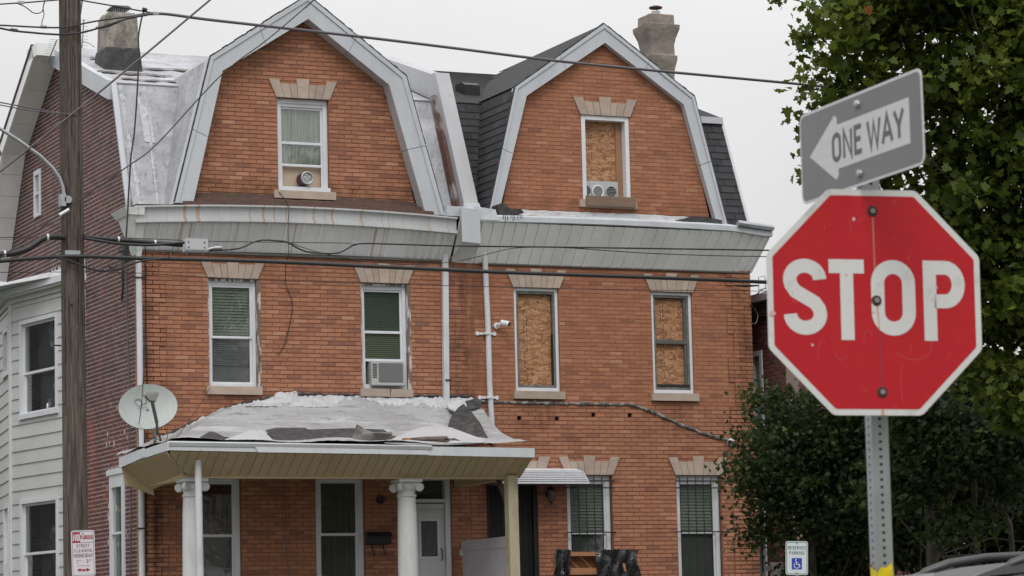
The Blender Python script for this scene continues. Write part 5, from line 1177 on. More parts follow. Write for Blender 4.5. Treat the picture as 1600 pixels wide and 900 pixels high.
def camera_unit(px, py, label, aim):
    p = Vector(onY(px, py, -.16)); E_ = empty('security_camera', tuple(p)); tag(E_, label, 'security camera')
    aim = Vector(aim).normalized(); base = Vector((p.x-.10, -.01, p.z-.03)) if aim.x > 0 else Vector((p.x+.08, -.01, p.z))
    MB().disc(base, (0, -1, 0), .055, .03).build('mount', m_white, E_)
    q = MB(); q.tube([base+Vector((0, -.02, 0)), base+Vector((.01, -.09, .02)), p-aim*.02], .022, 8); smooth_angle(q.build('bracket', m_white, E_))
    q = MB(); q.tube([p-aim*.08, p-aim*.07, p+aim*.07, p+aim*.085], [.03, .048, .05, .046], 16); smooth_angle(q.build('body', m_white, E_))
    MB().disc(p+aim*.085, aim, .040, .004).build('lens', m_black, E_)
camera_unit(789, 505, 'white bullet security camera beside the leaning white soil pipe', (.55, -.7, -.25))
camera_unit(1141, 690, 'white bullet security camera at the low end of the tar line', (-.5, -.75, -.2))
# furniture: overturned wooden settee frame bundled in torn black plastic
fp = onY(930, 880, -1.5); FU = empty('wooden_settee_frame', (fp[0], -1.4, 1.93)); tag(FU, 'overturned wooden settee frame partly wrapped in black plastic on the right porch', 'furniture')
m_wood = M("raw_timber", (.40, .19, .095), .7, var=[((2, 2, 25), 4, .4, .7, (.22, .10, .05), .7)]); m_ply = M("dark_plywood", (.16, .055, .022), .8, var=[((2, 12, 2), 4, .4, .7, (.09, .03, .015), .7)])
m_bag = M("black_bin_plastic", (.014, .014, .016), .22, bump=((5, 5, 3), 4, 1, .05))
X0, X1 = onY(868, 870, -1.5)[0], onY(992, 870, -1.5)[0]; ZT = onY(930, 862, -1.5)[2]
MB().box(X0+.12, X1-.45, -1.50, -1.42, ZT-.07, ZT).build('top_rail', m_wood, FU); MB().box(X0+.05, X1-.42, -1.52, -1.44, ZT-.38, ZT-.27).build('lower_rail', m_wood, FU); MB().box(X0+.0, X0+.08, -1.5, -1.42, 1.93, ZT-.0).build('leg', m_wood, FU); MB().box(X1-.55, X1-.51, -1.5, -1.42, ZT-.30, ZT-.07).build('slat', m_wood, FU); MB().box(X1-.12, X1-.04, -1.5, -1.42, 1.93, ZT-.02).build('leg', m_wood, FU)
MB().box(X0+.08, X1-.1, -1.40, -1.385, 2.0, ZT-.02).build('back_panel', m_ply, FU)
for i in range(3): x = X0+.25+i*.24; MB().hexa([(x, -1.405, ZT-.08), (x+.04, -1.405, ZT-.08), (x+.04, -1.40, ZT-.08), (x, -1.40, ZT-.08)], [(x+.22, -1.405, ZT-.29), (x+.25, -1.405, ZT-.29), (x+.25, -1.40, ZT-.29), (x+.22, -1.40, ZT-.29)]).build('slat', m_wood, FU)
MB().box(X0+.02, X1-.06, -1.40, -.75, 1.95, 2.1).build('seat_base', m_ply, FU)
def plastic(name, xa, xb, za, zb, y, seed, lean=0):
    r_ = random.Random(seed); q = MB(); nx_, nz_ = 26, 22; vs = []
    for i in range(nx_+1):
        for j in range(nz_+1):
            f, g = i/nx_, j/nz_; edge = .018*math.sin(g*17+seed)+r_.uniform(-.01, .01)
            x = xa+(xb-xa)*f+lean*(g-.5)+(edge if i in (0, nx_) else 0); z = za+(zb-za)*g+(r_.uniform(-.015, .015) if j == nz_ else 0)
            vs.append((x, y-.035*math.sin(f*9+g*4+seed)-.016*math.sin(f*23-g*15)-.012*math.sin(g*17+f*8)-.03*math.sin(g*3.1), z))
    q.add(vs, [(i*(nz_+1)+j, (i+1)*(nz_+1)+j, (i+1)*(nz_+1)+j+1, i*(nz_+1)+j+1) for i in range(nx_) for j in range(nz_)]); return q.build(name, m_bag, FU, smooth=True)
plastic('plastic_wrap', X1-.76, X1+.02, 1.95, ZT+.03, -1.56, 3); plastic('plastic_wrap', X0-.08, X0+.16, 1.95, ZT+.04, -1.55, 8, .2)
MB().hexa([(X1-.28, -1.65, ZT-.33), (X1-.24, -1.65, ZT-.34), (X1-.24, -1.63, ZT-.34), (X1-.28, -1.63, ZT-.33)], [(X1-.31, -1.65, ZT-.20), (X1-.26, -1.65, ZT-.21), (X1-.26, -1.63, ZT-.21), (X1-.31, -1.63, ZT-.2)]).build('plastic_tear', m_wood, FU)
# scraps of roofing on the porch roof
def scrap(label, mat, pxs, Y0_, fold=.08, seed=1):
    P = [Vector(onY(px, py, Y0_-.0)) for px, py in pxs]; r_ = random.Random(seed); n = len(P); c_ = sum(P, Vector())/n
    q = MB(); vs = [tuple(p+Vector((0, r_.uniform(-.05, .05), 0))) for p in P]+[tuple(c_+Vector((0, -fold, .02)))]+[tuple(c_.lerp(p, .55)+Vector((0, r_.uniform(-fold, .02), r_.uniform(-.01, .01)))) for p in P]
    fs = []
    for i in range(n): j = (i+1) % n; fs += [(i, j, n+1+j, n+1+i), (n+1+i, n+1+j, n)]
    vs2 = [(x, y+.012, z-.008) for x, y, z in vs]; m_ = len(vs); q.add(vs+vs2, fs+[tuple(k_+m_ for k_ in f[::-1]) for f in fs]+[(i, i+m_, (i+1) % n+m_, (i+1) % n) for i in range(n)])
    o = q.build('roofing_scrap', mat); tag(o, label, 'roofing scrap', 'loose roofing scraps on the porch roof'); return o
m_fg = M("grey_felt", (.20, .195, .185), .9, var=[(9, 5, .4, .7, (.11, .10, .09), .6)], bump=(30, 5, .7, .01)); m_fb = M("brown_felt", (.115, .088, .072), .9, var=[(9, 5, .4, .7, (.06, .05, .04), .7)], bump=(22, 5, .9, .02))
scrap('grey folded triangle of roofing felt curled up above the porch fascia', m_fg, [(550, 693), (553, 680), (556, 663), (563, 668), (572, 673), (594, 676), (612, 674), (613, 678), (594, 694), (575, 694)], -2.60, .17, 2)
scrap('brown crumpled roofing felt lying on the right of the porch roof', m_fb, [(643, 695), (643, 684), (665, 682), (700, 681), (703, 685), (712, 684), (720, 690), (729, 697), (700, 698), (665, 697)], -2.66, .12, 5)
scrap('short tan strip of bare board between the grey and brown scraps', m_wood, [(624, 692), (628, 685), (643, 684), (643, 692)], -2.62, .02, 7)
# ============================================================ WHITE SIDED BAY beside the brick side wall
m_side = M("ivory_siding", (.54, .545, .55), .5, randfac=.03, var=[((1.5, 1.5, 2), 5, .45, .7, (.80, .80, .80), .5, 1), ((20, 20, 30), 4, .62, .72, (.55, .55, .52), .35, 1)])
BY = empty('bay_extension', (-.6, 5.5, 1.15)); tag(BY, 'two storey bay extension in white siding behind the utility pole', 'building')
S = Vector((-.13, 3.42, 0)); uA = Vector((-.16, .987, 0)).normalized(); nA = Vector((uA.y, -uA.x, 0))
Vt = Vector(onP(18.5, 600, S, nA)); Vt.z = 0; LA = (Vt-S).length; uB = Vector((.15, .989, 0)).normalized(); LB = 3.4; nB = Vector((uB.y, -uB.x, 0))
E2 = Vt+uB*LB
def facetT(o, u):
    n_ = Vector((-u.y, u.x, 0))       # outward (-x side)
    def T(a, d, z): p = o+u*a-n_*d; return (p.x, p.y, z)
    return T
def onF(o, u, px, py):
    p = onP(px, py, o, (u.y, -u.x, 0)); return ((Vector(p)-o).dot(u), p[2])
def siding(o, u, L_, z0, z1, holes, pitch=.236):
    T = facetT(o, u); z = z0
    core = MB(); zs_ = sorted({z0, z1}|{h[2] for h in holes}|{h[3] for h in holes})
    for za, zb in zip(zs_[:-1], zs_[1:]):
        for a, b in sub([(0, L_)], [(h[0], h[1]) for h in holes if h[2] < (za+zb)/2 < h[3]]):
            core.add([T(x, y, z_) for x in (a, b) for y in (.02, .16) for z_ in (za, zb)], [(0, 1, 3, 2), (4, 6, 7, 5), (0, 4, 5, 1), (2, 3, 7, 6), (0, 2, 6, 4), (1, 5, 7, 3)])
    core.build('bay_wall', m_side, BY)
    while z < z1:
        ze = min(z+pitch, z1)
        rows = [(z, ze)]
        for h in holes:
            for hz in (h[2], h[3]): rows = [r for (a, b) in rows for r in (((a, hz), (hz, b)) if a+.01 < hz < b-.01 else ((a, b),))]
        for za, zb in rows:
            for a, b in sub([(0, L_)], [(h[0], h[1]) for h in holes if h[2] < (za+zb)/2 < h[3]]):
                if b-a < .03: continue
                q = MB(); d0 = -.022+.018*(za-z)/pitch; d1 = -.022+.018*(zb-z)/pitch
                q.hexa([T(a+.002, d0, za+.002), T(b-.002, d0, za+.002), T(b-.002, .019, za+.002), T(a+.002, .019, za+.002)], [T(a+.002, d1, zb), T(b-.002, d1, zb), T(b-.002, .019, zb), T(a+.002, .019, zb)])
                q.build('siding_board', m_side, BY)
        z = ze
def bay_window(o, u, h, label, parts):
    T = facetT(o, u); y0, y1, z0, z1 = h; q = MB()
    def bx(q, a, b, d0, d1, za, zb): q.add([T(x, y, z_) for x in (a, b) for y in (d0, d1) for z_ in (za, zb)], [(0, 1, 3, 2), (4, 6, 7, 5), (0, 4, 5, 1), (2, 3, 7, 6), (0, 2, 6, 4), (1, 5, 7, 3)]); return q
    t = .07
    bx(q, y0, y0+t, -.045, .14, z0, z1); bx(q, y1-t, y1, -.045, .14, z0, z1); bx(q, y0+t, y1-t, -.045, .14, z1-t, z1); bx(q, y0-.02, y1+.02, -.06, .14, z0, z0+.085)
    w_ = q.build('window', m_white, BY); w_['label'] = label; zm = z0+(z1-z0)*parts[0]
    for za, zb, d in ((z0+.085, zm+.02, .05), (zm-.02, z1-t, .02)):
        q = MB(); bx(q, y0+t, y0+t+.045, d, d+.03, za, zb); bx(q, y1-t-.045, y1-t, d, d+.03, za, zb); bx(q, y0+t+.045, y1-t-.045, d, d+.03, zb-.045, zb); bx(q, y0+t+.045, y1-t-.045, d, d+.03, za, za+.045); q.build('sash', m_white, w_)
        bx(MB(), y0+t+.04, y1-t-.04, d+.012, d+.016, za+.04, zb-.04).build('pane', g_screen, w_)
    bx(MB(), y0+t, y1-t, .35, .36, z0, zm+(z1-zm)*.0).build('curtain', M("bay_shade_low", parts[1], .8), w_); bx(MB(), y0+t, y1-t, .30, .31, zm, z1).build('curtain', M("bay_shade_high", parts[2], .8, var=[(2, 3, .4, .7, (.6, .6, .6), .5, 1)]), w_)
    return w_
a0, zt0 = onF(S, uA, 91.5, 492); a1, zb0 = onF(S, uA, 33.5, 655); aw, _ = onF(S, uA, 91.5, 655)
_, zt1 = onF(S, uA, 35, 779)
ya_, yb_ = a0, a1
up_h = (ya_, yb_, onF(S, uA, 35, 656)[1], onF(S, uA, 35, 502)[1]); lo_h = (ya_, yb_, 2.35, onF(S, uA, 35, 782)[1])
zroof = onF(S, uA, 60, 465)[1]
siding(S, uA, LA, 1.15, zroof, [up_h, lo_h])
bay_window(S, uA, up_h, 'upper bay window with grey shade', (.46, (.13, .13, .14), (.12, .12, .118)))
bay_window(S, uA, lo_h, 'lower bay window reflecting dark brick', (.50, (.06, .06, .065), (.02, .018, .02)))
bu = onF(Vt, uB, 13, 512); bu2 = onF(Vt, uB, 14, 587); bl = onF(Vt, uB, 13, 788)
hB1 = (.30, 1.15, bu2[1], bu[1]); hB2 = (.30, 1.15, 2.35, bl[1])
siding(Vt, uB, LB, 1.15, zroof, [hB1, hB2])
bay_window(Vt, uB, hB1, 'far upper bay window at the left edge', (.5, (.12, .14, .13), (.3, .3, .28))); bay_window(Vt, uB, hB2, 'far lower bay window at the left edge', (.45, (.10, .11, .11), (.16, .22, .19)))
q = MB(); TA, TB = facetT(S, uA), facetT(Vt, uB); q.tube([(Vt.x-.015, Vt.y, 1.15), (Vt.x-.015, Vt.y, zroof)], .05, 8); q.build('corner_post', m_side, BY)
Sx = Vector((.05, 3.22, 0)); q = MB(); q.prism([(S.x, S.y), (Sx.x, Sx.y), (.05, S.y)], 'z', 1.15, zroof); q.build('bay_wall', m_side, BY)
# flat roof with moulded white edge and ragged flashing up the brick wall
def roofpoly(d): 
    a = S-Vector((uA.y, -uA.x, 0))*d-uA*.15; b = Vt-Vector((1, 0, 0))*d*1.02; c = E2-Vector((uB.y, -uB.x, 0))*d
    return [(.05, S.y-.16-d*.5), (a.x, a.y), (b.x, b.y), (c.x, c.y), (.05, c.y+.3)]
MB().prism(roofpoly(.06), 'z', zroof-.0, zroof+.09).build('roof_edge', m_side, BY); MB().prism(roofpoly(.16), 'z', zroof+.09, zroof+.13).build('roof_edge', m_side, BY); MB().prism(roofpoly(.20), 'z', zroof+.13, zroof+.24).build('roof_edge', m_white, BY)
MB().hexa([(.04, 3.2, zroof+.245), (-.25, 3.4, zroof+.245), (-1.2, Vt.y, zroof+.245), (.04, E2.y, zroof+.245)], [(.04, 3.2, zroof+.42), (-.24, 3.4, zroof+.26), (-1.18, Vt.y, zroof+.26), (.04, E2.y, zroof+.42)]).build('bay_roof', m_coat2, BY)
q = MB(); rr = random.Random(31); n = 90; vs = []
for i in range(n+1):
    y = 3.15+(8.5-3.15)*i/n; vs += [(.035, y, zroof+.25), (.030, y, zroof+.50+rr.random()*.09)]
q.add(vs, [(2*i, 2*i+2, 2*i+3, 2*i+1) for i in range(n)]); q.build('roof_flashing', m_coat2, BY)
sp_ = Vector(onP(77, 640, S+Vector((.10, 0, 0)), (uA.y, -uA.x, 0))); SB = empty('soap_bottle', tuple(sp_)); tag(SB, 'small white pump bottle standing on the upper bay window sill', 'bottle')
q = MB(); q.lathe((sp_.x, sp_.y, up_h[2]+.13), [(.045, 0), (.05, .03), (.045, .09), (.02, .11)], 12); q.build('bottle_body', m_white, SB, smooth=True); q = MB(); q.lathe((sp_.x, sp_.y, up_h[2]+.24), [(.014, 0), (.012, .04)], 8); q.box(sp_.x-.03, sp_.x+.03, sp_.y-.01, sp_.y+.01, up_h[2]+.28, up_h[2]+.295); q.build('pump', m_white, SB)

# ============================================================ NEIGHBOURING BUILDINGS
NC = dep(1229, 600, 53.6); nx0, ny0 = float(NC[0]), float(NC[1])
NB = empty('brick_building', (nx0+1.5, ny0+3, 1.15)); tag(NB, 'dark red brick neighbour building with white framed side windows behind the trees', 'building')
m_bn = M("neighbour_brick", (.1, .03, .03), .85, ramp=[(0, (.085, .030, .028)), (.5, (.125, .044, .036)), (1, (.19, .075, .055))], var=[((2, 2, 1), 4, .5, .7, (.6, .6, .6), .5, 1)], bump=(60, 3, .4, .004))
m_mn = M("neighbour_mortar", (.20, .15, .13), .95)
ztn = float(dep(1200, 492, 54)[2]); TSn = lambda a, d, z: (nx0+d, a, z); TFn = lambda a, d, z: (a, ny0+d, z)
def nwin(px0, px1, py0, py1): p, q_ = onX(px0, py0, nx0), onX(px1, py1, nx0); return (min(p[1], q_[1]), max(p[1], q_[1]), zs(min(p[2], q_[2])), zs(max(p[2], q_[2])))
nw = [nwin(1172, 1196, 552, 682), nwin(1172, 1200, 735, 900)]
brick_wall(NB, [[(ny0, 1.1), (ny0+9, 1.1), (ny0+9, ztn), (ny0, ztn)]], nw, TSn, .215, m_bn, m_mn, 'side_wall', z0=ZB, z1=ztn, count=0)
brick_wall(NB, [[(nx0+.26, 1.1), (nx0+3.2, 1.1), (nx0+3.2, ztn), (nx0+.26, ztn)]], [], TFn, .215, m_bn, m_mn, 'front_wall', z0=ZB, z1=ztn, count=0)
MB().box(nx0+3.0, nx0+3.2, ny0+.26, ny0+9, ZB, ztn).build('east_wall', m_plainb, NB); MB().box(nx0, nx0+3.2, ny0+8.8, ny0+9, ZB, ztn).build('back_wall', m_plainb, NB)
MB().box(nx0-.10, nx0+3.3, ny0-.10, ny0+9.1, ztn, ztn+.26).build('cornice', M("dark_cornice", (.05, .04, .038), .7), NB); MB().box(nx0-.26, nx0+3.4, ny0-.26, ny0+9.2, ztn+.262, ztn+.40).build('coping', m_galv, NB)
for h in nw:
    y0, y1, z0, z1 = h; q = MB(); t = .09
    for (a, b, c, d) in ((y0, y0+t, z0, z1), (y1-t, y1, z0, z1), (y0+t, y1-t, z1-t, z1), (y0+t, y1-t, z0, z0+.1)): q.box(nx0-.03, nx0+.1, a, b, c, d)
    w_ = q.build('window', m_white, NB); zm = (z0+z1)/2; MB().box(nx0+.02, nx0+.06, y0+t, y1-t, zm-.03, zm+.03).build('sash', m_white, w_); MB().box(nx0+.05, nx0+.055, y0+t, y1-t, z0+.1, z1-t).build('pane', g_win, w_); MB().box(nx0+.14, nx0+.15, y0, y1, z0, z1).build('blind', m_blind_g, w_)
GB = empty('brick_garage', (18, 9, 1.15)); tag(GB, 'low red brick garage block glimpsed behind the right hand trees', 'building')
q = MB(); q.box(nx0+3.6, nx0+14, ny0+2.5, ny0+9, 1.1, 4.2); q.build('garage_wall', M("garage_brick", (.17, .055, .04), .9, var=[((4, 4, 15), 4, .4, .6, (.11, .04, .03), .7)]), GB); MB().box(nx0+3.5, nx0+14.1, ny0+2.4, ny0+9.1, 4.2, 4.35).build('roof', m_conc, GB)
for i in range(3): x = nx0+4.6+i*3; f_ = MB().box(x, x+2.2, ny0+2.47, ny0+2.5, 1.15, 3.4).build('garage_door', M("garage_door_paint_"+str(i), (.25, .25, .26), .6), GB)
PH = empty('pale_house', (26, 22, 1.15)); tag(PH, 'pale rendered house far back, barely showing through the tree leaves', 'house')
q = MB(); q.box(20, 30, 18, 26, 1.1, 7.4); q.build('wall', M("pale_render", (.55, .56, .58), .8), PH); q = MB(); q.prism([(19.6, 7.4), (30.4, 7.4), (25, 10)], 'y', 17.7, 26.3); q.build('roof', m_shingle, PH)
for i in range(3): f_ = MB().box(21.2+i*2.9, 22.3+i*2.9, 17.95, 18.0, 4.6, 6.2).build('window', m_white, PH); MB().box(21.3+i*2.9, 22.2+i*2.9, 17.93, 17.95, 4.7, 6.1).build('pane', m_dark, f_)
m_alley = M('dark_grey_render', (.085, .085, .09), .9, var=[(2, 4, .4, .7, (.05, .05, .055), .6)])
AB = empty('brick_building', (-9.5, 17, 1.15)); tag(AB, 'long dark grey building across the alley, reflected in the bay windows', 'building')
q = MB(); q.box(-13, -6, 7, 28, 1.1, 10.2); q.build('wall', m_alley, AB); MB().box(-13.2, -5.8, 6.8, 28.2, 10.2, 10.5).build('parapet', m_conc, AB)
for fl_ in (2.6, 5.6, 8.0):
    for i in range(6):
        y = 8.4+i*3.3; f_ = MB().box(-6.0, -5.95, y, y+1.1, fl_, fl_+1.6).build('window', m_white, AB); MB().box(-5.95, -5.94, y+.08, y+1.02, fl_+.08, fl_+1.52).build('pane', m_dark, f_)
# grey board fence between the houses
FE = empty('board_fence', (12.6, -.2, 1.15)); tag(FE, 'weathered grey board fence behind the reserved parking sign', 'fence')
m_fence = M("grey_weathered_board", (.13, .115, .105), .9, randfac=.2, var=[((6, 6, 1), 5, .4, .7, (.6, .58, .56), .6, 1)], bump=((20, 20, 2), 4, .6, .006))
pf0 = onY(1205, 880, -.3); ftop = float(pf0[2]); x = XR+.05; rr = random.Random(40); lib = [MB().box(-.068, .068, -.01, .01, 0, ftop-1.15+rr.uniform(-.02, .02)).mesh('fence_board', m_fence) for _ in range(4)]
while x < XR+6.5: place('fence_board', rr.choice(lib), (x+.07, -.3, 1.15), FE); x += .142
for z in (1.5, 2.7): MB().box(XR, XR+6.5, -.28, -.24, z, z+.09).build('fence_rail', m_fence, FE)

# ============================================================ UTILITY POLE
m_pole = M("weathered_pole_wood", (.138, .114, .096), .95, spec=.2, var=[((38, 38, 1.6), 5, .42, .60, (.055, .045, .040), .85), ((7, 7, .4), 4, .48, .62, (.075, .062, .055), .8), ((90, 90, 3), 4, .55, .68, (.25, .22, .19), .55), ((60, 60, 4), 4, .60, .68, (.02, .017, .015), .7)], bump=((60, 60, 2.2), 5, 1, .02), bump2=((18, 18, 1), 4, .8, .03))
yP = -8.9; pT, pB = onY(109, 0, yP), onY(119, 900, yP); pdir = (pT-pB)/(pT[2]-pB[2])
def poleat(z): p = pB+pdir*(z-pB[2]); return Vector((p[0], yP, z))
UP = empty('utility_pole', tuple(poleat(.13))); tag(UP, 'weathered brown wooden utility pole standing before the dark side wall', 'utility pole')
q = MB(); n = 30; r0 = .168; q.tube([poleat(.0+i*13.0/n) for i in range(n+1)], [.172-(.034)*i/n for i in range(n+1)], 22); smooth_angle(q.build('pole_shaft', m_pole, UP), 60)
q = MB()
for i in range(16):          # deep drying checks in the wood
    a = random.uniform(-2.9, -.5); z = random.uniform(2.5, 10); L_ = random.uniform(.4, 1.6); pts = []
    for k in range(8):
        zz = z+L_*k/7; r_ = (.172-.034*zz/13)+.001; aa = a+.03*math.sin(k*1.7+i); p = poleat(zz); pts.append((p.x+r_*math.cos(aa), p.y+r_*math.sin(aa), zz))
    q.tube(pts, [.001]+[.0045]*6+[.001], 4)
tag(q.build('wood_check', m_dark, UP), kind='stuff')
def onpole(px, py, r=.155):
    p = Vector(onY(px, py, yP-r)); return p
q = MB(); c = onpole(106, 312); q.disc(c+Vector((0, -.0, 0)), (0, -1, 0), .05, .03); q.box(c.x-.10, c.x-.03, c.y-.03, c.y+.1, c.z-.09, c.z+.07); q.build('lamp_bracket', m_galv, UP)
q = MB(); c = onpole(118, 395); q.box(c.x-.14, c.x+.06, c.y-.02, c.y+.02, c.z-.028, c.z+.028); q.build('cable_bracket', m_galv, UP)
for (px, py) in ((104, 181), (106, 405), (100, 630), (112, 476)): q = MB(); c = onpole(px, py); q.tube([c+Vector((0, .05, 0)), c-Vector((0, .05, 0))], .010, 6); q.build('bolt', m_black, UP)
q = MB(); c = onpole(93, 540, .05); q.tube([c+Vector((.02, 0, 0)), c+Vector((-.08, -.02, 0)), c+Vector((-.09, -.02, -.05))], .012, 6); q.build('step_hook', m_black, UP)
# street lamp arm
la = [onY(px, py, yP-.16) for px, py in ((100, 305), (98, 292), (93, 278), (82, 262), (62, 243), (30, 220), (0, 201), (-60, 160), (-110, 140))]
LP = empty('street_lamp_arm', tuple(poleat(8))); tag(LP, 'curved grey steel lamp arm clamped to the utility pole', 'street lamp'); q = MB(); q.tube(la, .024, 12); smooth_angle(q.build('arm', m_galv, LP))
h = la[-1]; q = MB(); q.lathe((h[0]-.2, h[1], h[2]-.12), [(.10, 0), (.14, .05), (.12, .14), (.03, .17)], 16); q.build('lamp_head', m_galv, LP, smooth=True)
# NO PARKING sign on the pole
def sign_holes(Mx, parent, pts, r=.008, name='bolt', mat=None):
    for (x, y) in pts: b = MB(); b.tube([(x, y, .001), (x, y, .008)], r, 10); b.xf(Mx); b.build(name, mat or m_black, parent)
m_sgw = M("sign_white_sheet", (.60, .57, .60), .4, var=[(12, 4, .5, .75, (.8, .78, .76), .5, 1)], coord='obj'); m_sgr = M("sign_red_ink", (.28, .015, .045), .5); m_sgp = M("sign_purple_ink", (.13, .035, .075), .5); m_sgk = M("sign_dark_ink", (.04, .03, .035), .5)
yN = -9.16; nc = Vector(onY(130, 864.5, yN)); wN = .305; hN = .595
NP = empty('parking_sign', tuple(nc)); tag(NP, 'white and red NO PARKING street cleaning sign on the utility pole', 'sign'); Mn = local(nc, R(-8), R(1.3))
lbuild(MB().prism(rrect(wN, hN, .035), 'z', -.003, 0), Mn, 'plate', m_sgw, NP)
lbuild(ring(rrect(wN-.026, hN-.026, .028), rrect(wN-.036, hN-.036, .024), .0002), Mn, 'border', m_sgk, NP)
lbuild(flat([(-.135, .135), (-.035, .135), (-.035, .275), (-.135, .275)], .0004), Mn, 'red_panel', m_sgr, NP)
lbuild(flat([(-.034, .137), (.134, .137), (.134, .143), (-.034, .143)], .0004), Mn, 'rule', m_sgp, NP)
q = text('NO', -.085, .155, .10, .62, .17, .16, .0014); lbuild(q, Mn, 'lettering', m_sgw, NP)
q = text('PARKING', .05, .175, .062, .6, .15, .22, .0012, fit=.155); lbuild(q, Mn, 'lettering', m_sgr, NP)
q = text('STREET', 0, .075, .046, .9, .14, .25, .0012, fit=.17); text('CLEANING', 0, .012, .046, .9, .14, .25, .0012, q, fit=.225); text('WEDNESDAY', 0, -.055, .052, .9, .14, .2, .0012, q, fit=.245)
text('1', -.08, -.13, .052, 1, .14, .2, .0012, q); text('PM', -.045, -.10, .018, 1, .16, .2, .0012, q); text('-', 0, -.125, .05, 1, .14, .2, .0012, q); text('3', .05, -.13, .052, 1, .14, .2, .0012, q); text('PM', .09, -.10, .018, 1, .16, .2, .0012, q); text('APRIL THRU', -.035, -.165, .013, 1, .16, .25, .0012, q) if False else None
lbuild(q, Mn, 'lettering', m_sgp, NP)
q = MB(); rr = random.Random(2)
x = -.08
while x < .08: w_ = rr.uniform(.005, .010); q.prism([(x, -.165), (x+w_, -.165), (x+w_, -.157), (x, -.157)], 'z', .0003, .0006); x += w_+.004
lbuild(q, Mn, 'fine_print', m_sgp, NP)
q = flat([(-.085, -.215), (-.04, -.188), (-.04, -.205), (.04, -.205), (.04, -.188), (.085, -.215), (.04, -.242), (.04, -.225), (-.04, -.225), (-.04, -.242)], .0004); lbuild(q, Mn, 'double_arrow', m_sgr, NP)
sign_holes(Mn, NP, ((0, .255), (0, -.225)))
# RESERVED PARKING sign
m_sgg = M("sign_green_ink", (.02, .10, .065), .5); m_sgb = M("sign_blue_ink", (.012, .045, .33), .5); m_sgw2 = M("sign_pale_sheet", (.55, .60, .62), .4)
rc = Vector(dep(1245, 872, 41)); RS = empty('parking_sign', (rc.x, rc.y, .1)); tag(RS, 'white and green RESERVED PARKING sign with blue wheelchair square', 'sign'); Mr = local(rc, R(-24), R(-1.8))
lbuild(MB().prism(rrect(.305, .46, .03), 'z', -.003, 0), Mr, 'plate', m_sgw2, RS); lbuild(ring(rrect(.285, .44, .026), rrect(.268, .423, .022), .0002), Mr, 'border', m_sgg, RS)
q = text('RESERVED', 0, .115, .05, .6, .14, .16, .0012, fit=.235); text('PARKING', 0, .045, .05, .6, .14, .16, .0012, q, fit=.20); lbuild(q, Mr, 'lettering', m_sgg, RS)
lbuild(flat([(-.07, -.155), (.07, -.155), (.07, 0), (-.07, 0)], .0004), Mr, 'blue_panel', m_sgb, RS)
q = MB(); stroke(q, arc(0, -.10, .038, .038, 140, 400, 20), .009, .0012); stroke(q, [(-.012, -.035), (-.008, -.085), (.025, -.085), (.04, -.115), (.052, -.11)], .010, .0014); stroke(q, [(-.01, -.058), (.018, -.058)], .008, .0013); q.add([(-.013+.010*math.cos(k*math.tau/10), -.022+.010*math.sin(k*math.tau/10), .0013) for k in range(10)], [tuple(range(10))]); lbuild(q, Mr, 'wheelchair_symbol', m_sgw2, RS)
sign_holes(Mr, RS, ((0, .205), (0, -.205))); q = MB(); p = Mr @ Vector((0, 0, -.03)); q.bar((p.x-.01, p.y, .0), (p.x, p.y, rc.z+.2), .045, .03, up=(0, -1, 0)); q.build('post', m_galv, RS)

# ============================================================ STOP SIGN and ONE WAY sign
az = R(-12); sc_c = Vector(dep(1367, 472, 10.62)); SP = empty('stop_sign', (sc_c.x, sc_c.y, .13)); tag(SP, 'scratched red octagonal STOP sign on perforated steel post in the foreground', 'stop sign'); Ms = local(sc_c, az, R(-.6))
m_red2 = M("faded_stop_red", (.42, .007, .015), .5, spec=.3, var=[((3, 3, 3), 4, .45, .72, (.45, .014, .010), .75), ((25, 25, 25), 5, .66, .74, (.50, .08, .07), .5), ((4, 4, 40), 3, .45, .8, (.38, .006, .014), .5)], coord='obj', bump=((1, 1, 90), 1, .06, .002))
m_refl = M("sign_silver_white", (.58, .58, .57), .42, var=[((12, 12, 12), 5, .55, .72, (.40, .39, .37), .6), ((60, 60, 60), 3, .66, .74, (.25, .22, .2), .5)], coord='obj'); m_alu = M("sign_aluminium_back", (.4, .4, .42), .4, .8)
def octa(a): t_ = math.tan(math.pi/8); return [(a, -a*t_), (a, a*t_), (a*t_, a), (-a*t_, a), (-a, a*t_), (-a, -a*t_), (-a*t_, -a), (a*t_, -a)]
Hs = .381*1.055
def orr(a, r=.035, n=5):
    P = [Vector(p) for p in octa(a)]; o = []
    for i, p in enumerate(P):
        u0 = (P[i-1]-p).normalized(); u1 = (P[(i+1) % 8]-p).normalized(); s_ = p+u0*r*.414; e_ = p+u1*r*.414
        for k in range(n+1): t = k/n; o.append(tuple(s_*(1-t)**2+p*2*t*(1-t)+e_*t*t))
    return o
sq_ = Matrix.Diagonal((.985, 1, 1, 1))
MsO = Ms
def sb(q, name, mat): q.xf(sq_); return lbuild(q, MsO, name, mat, SP)
sb(MB().prism(orr(Hs), 'z', -.003, 0), 'plate', m_refl)
sb(MB().prism(orr(Hs-.022, .02), 'z', .0003, .0008), 'red_field', m_red2)
hL = .285; bl_ = -.138
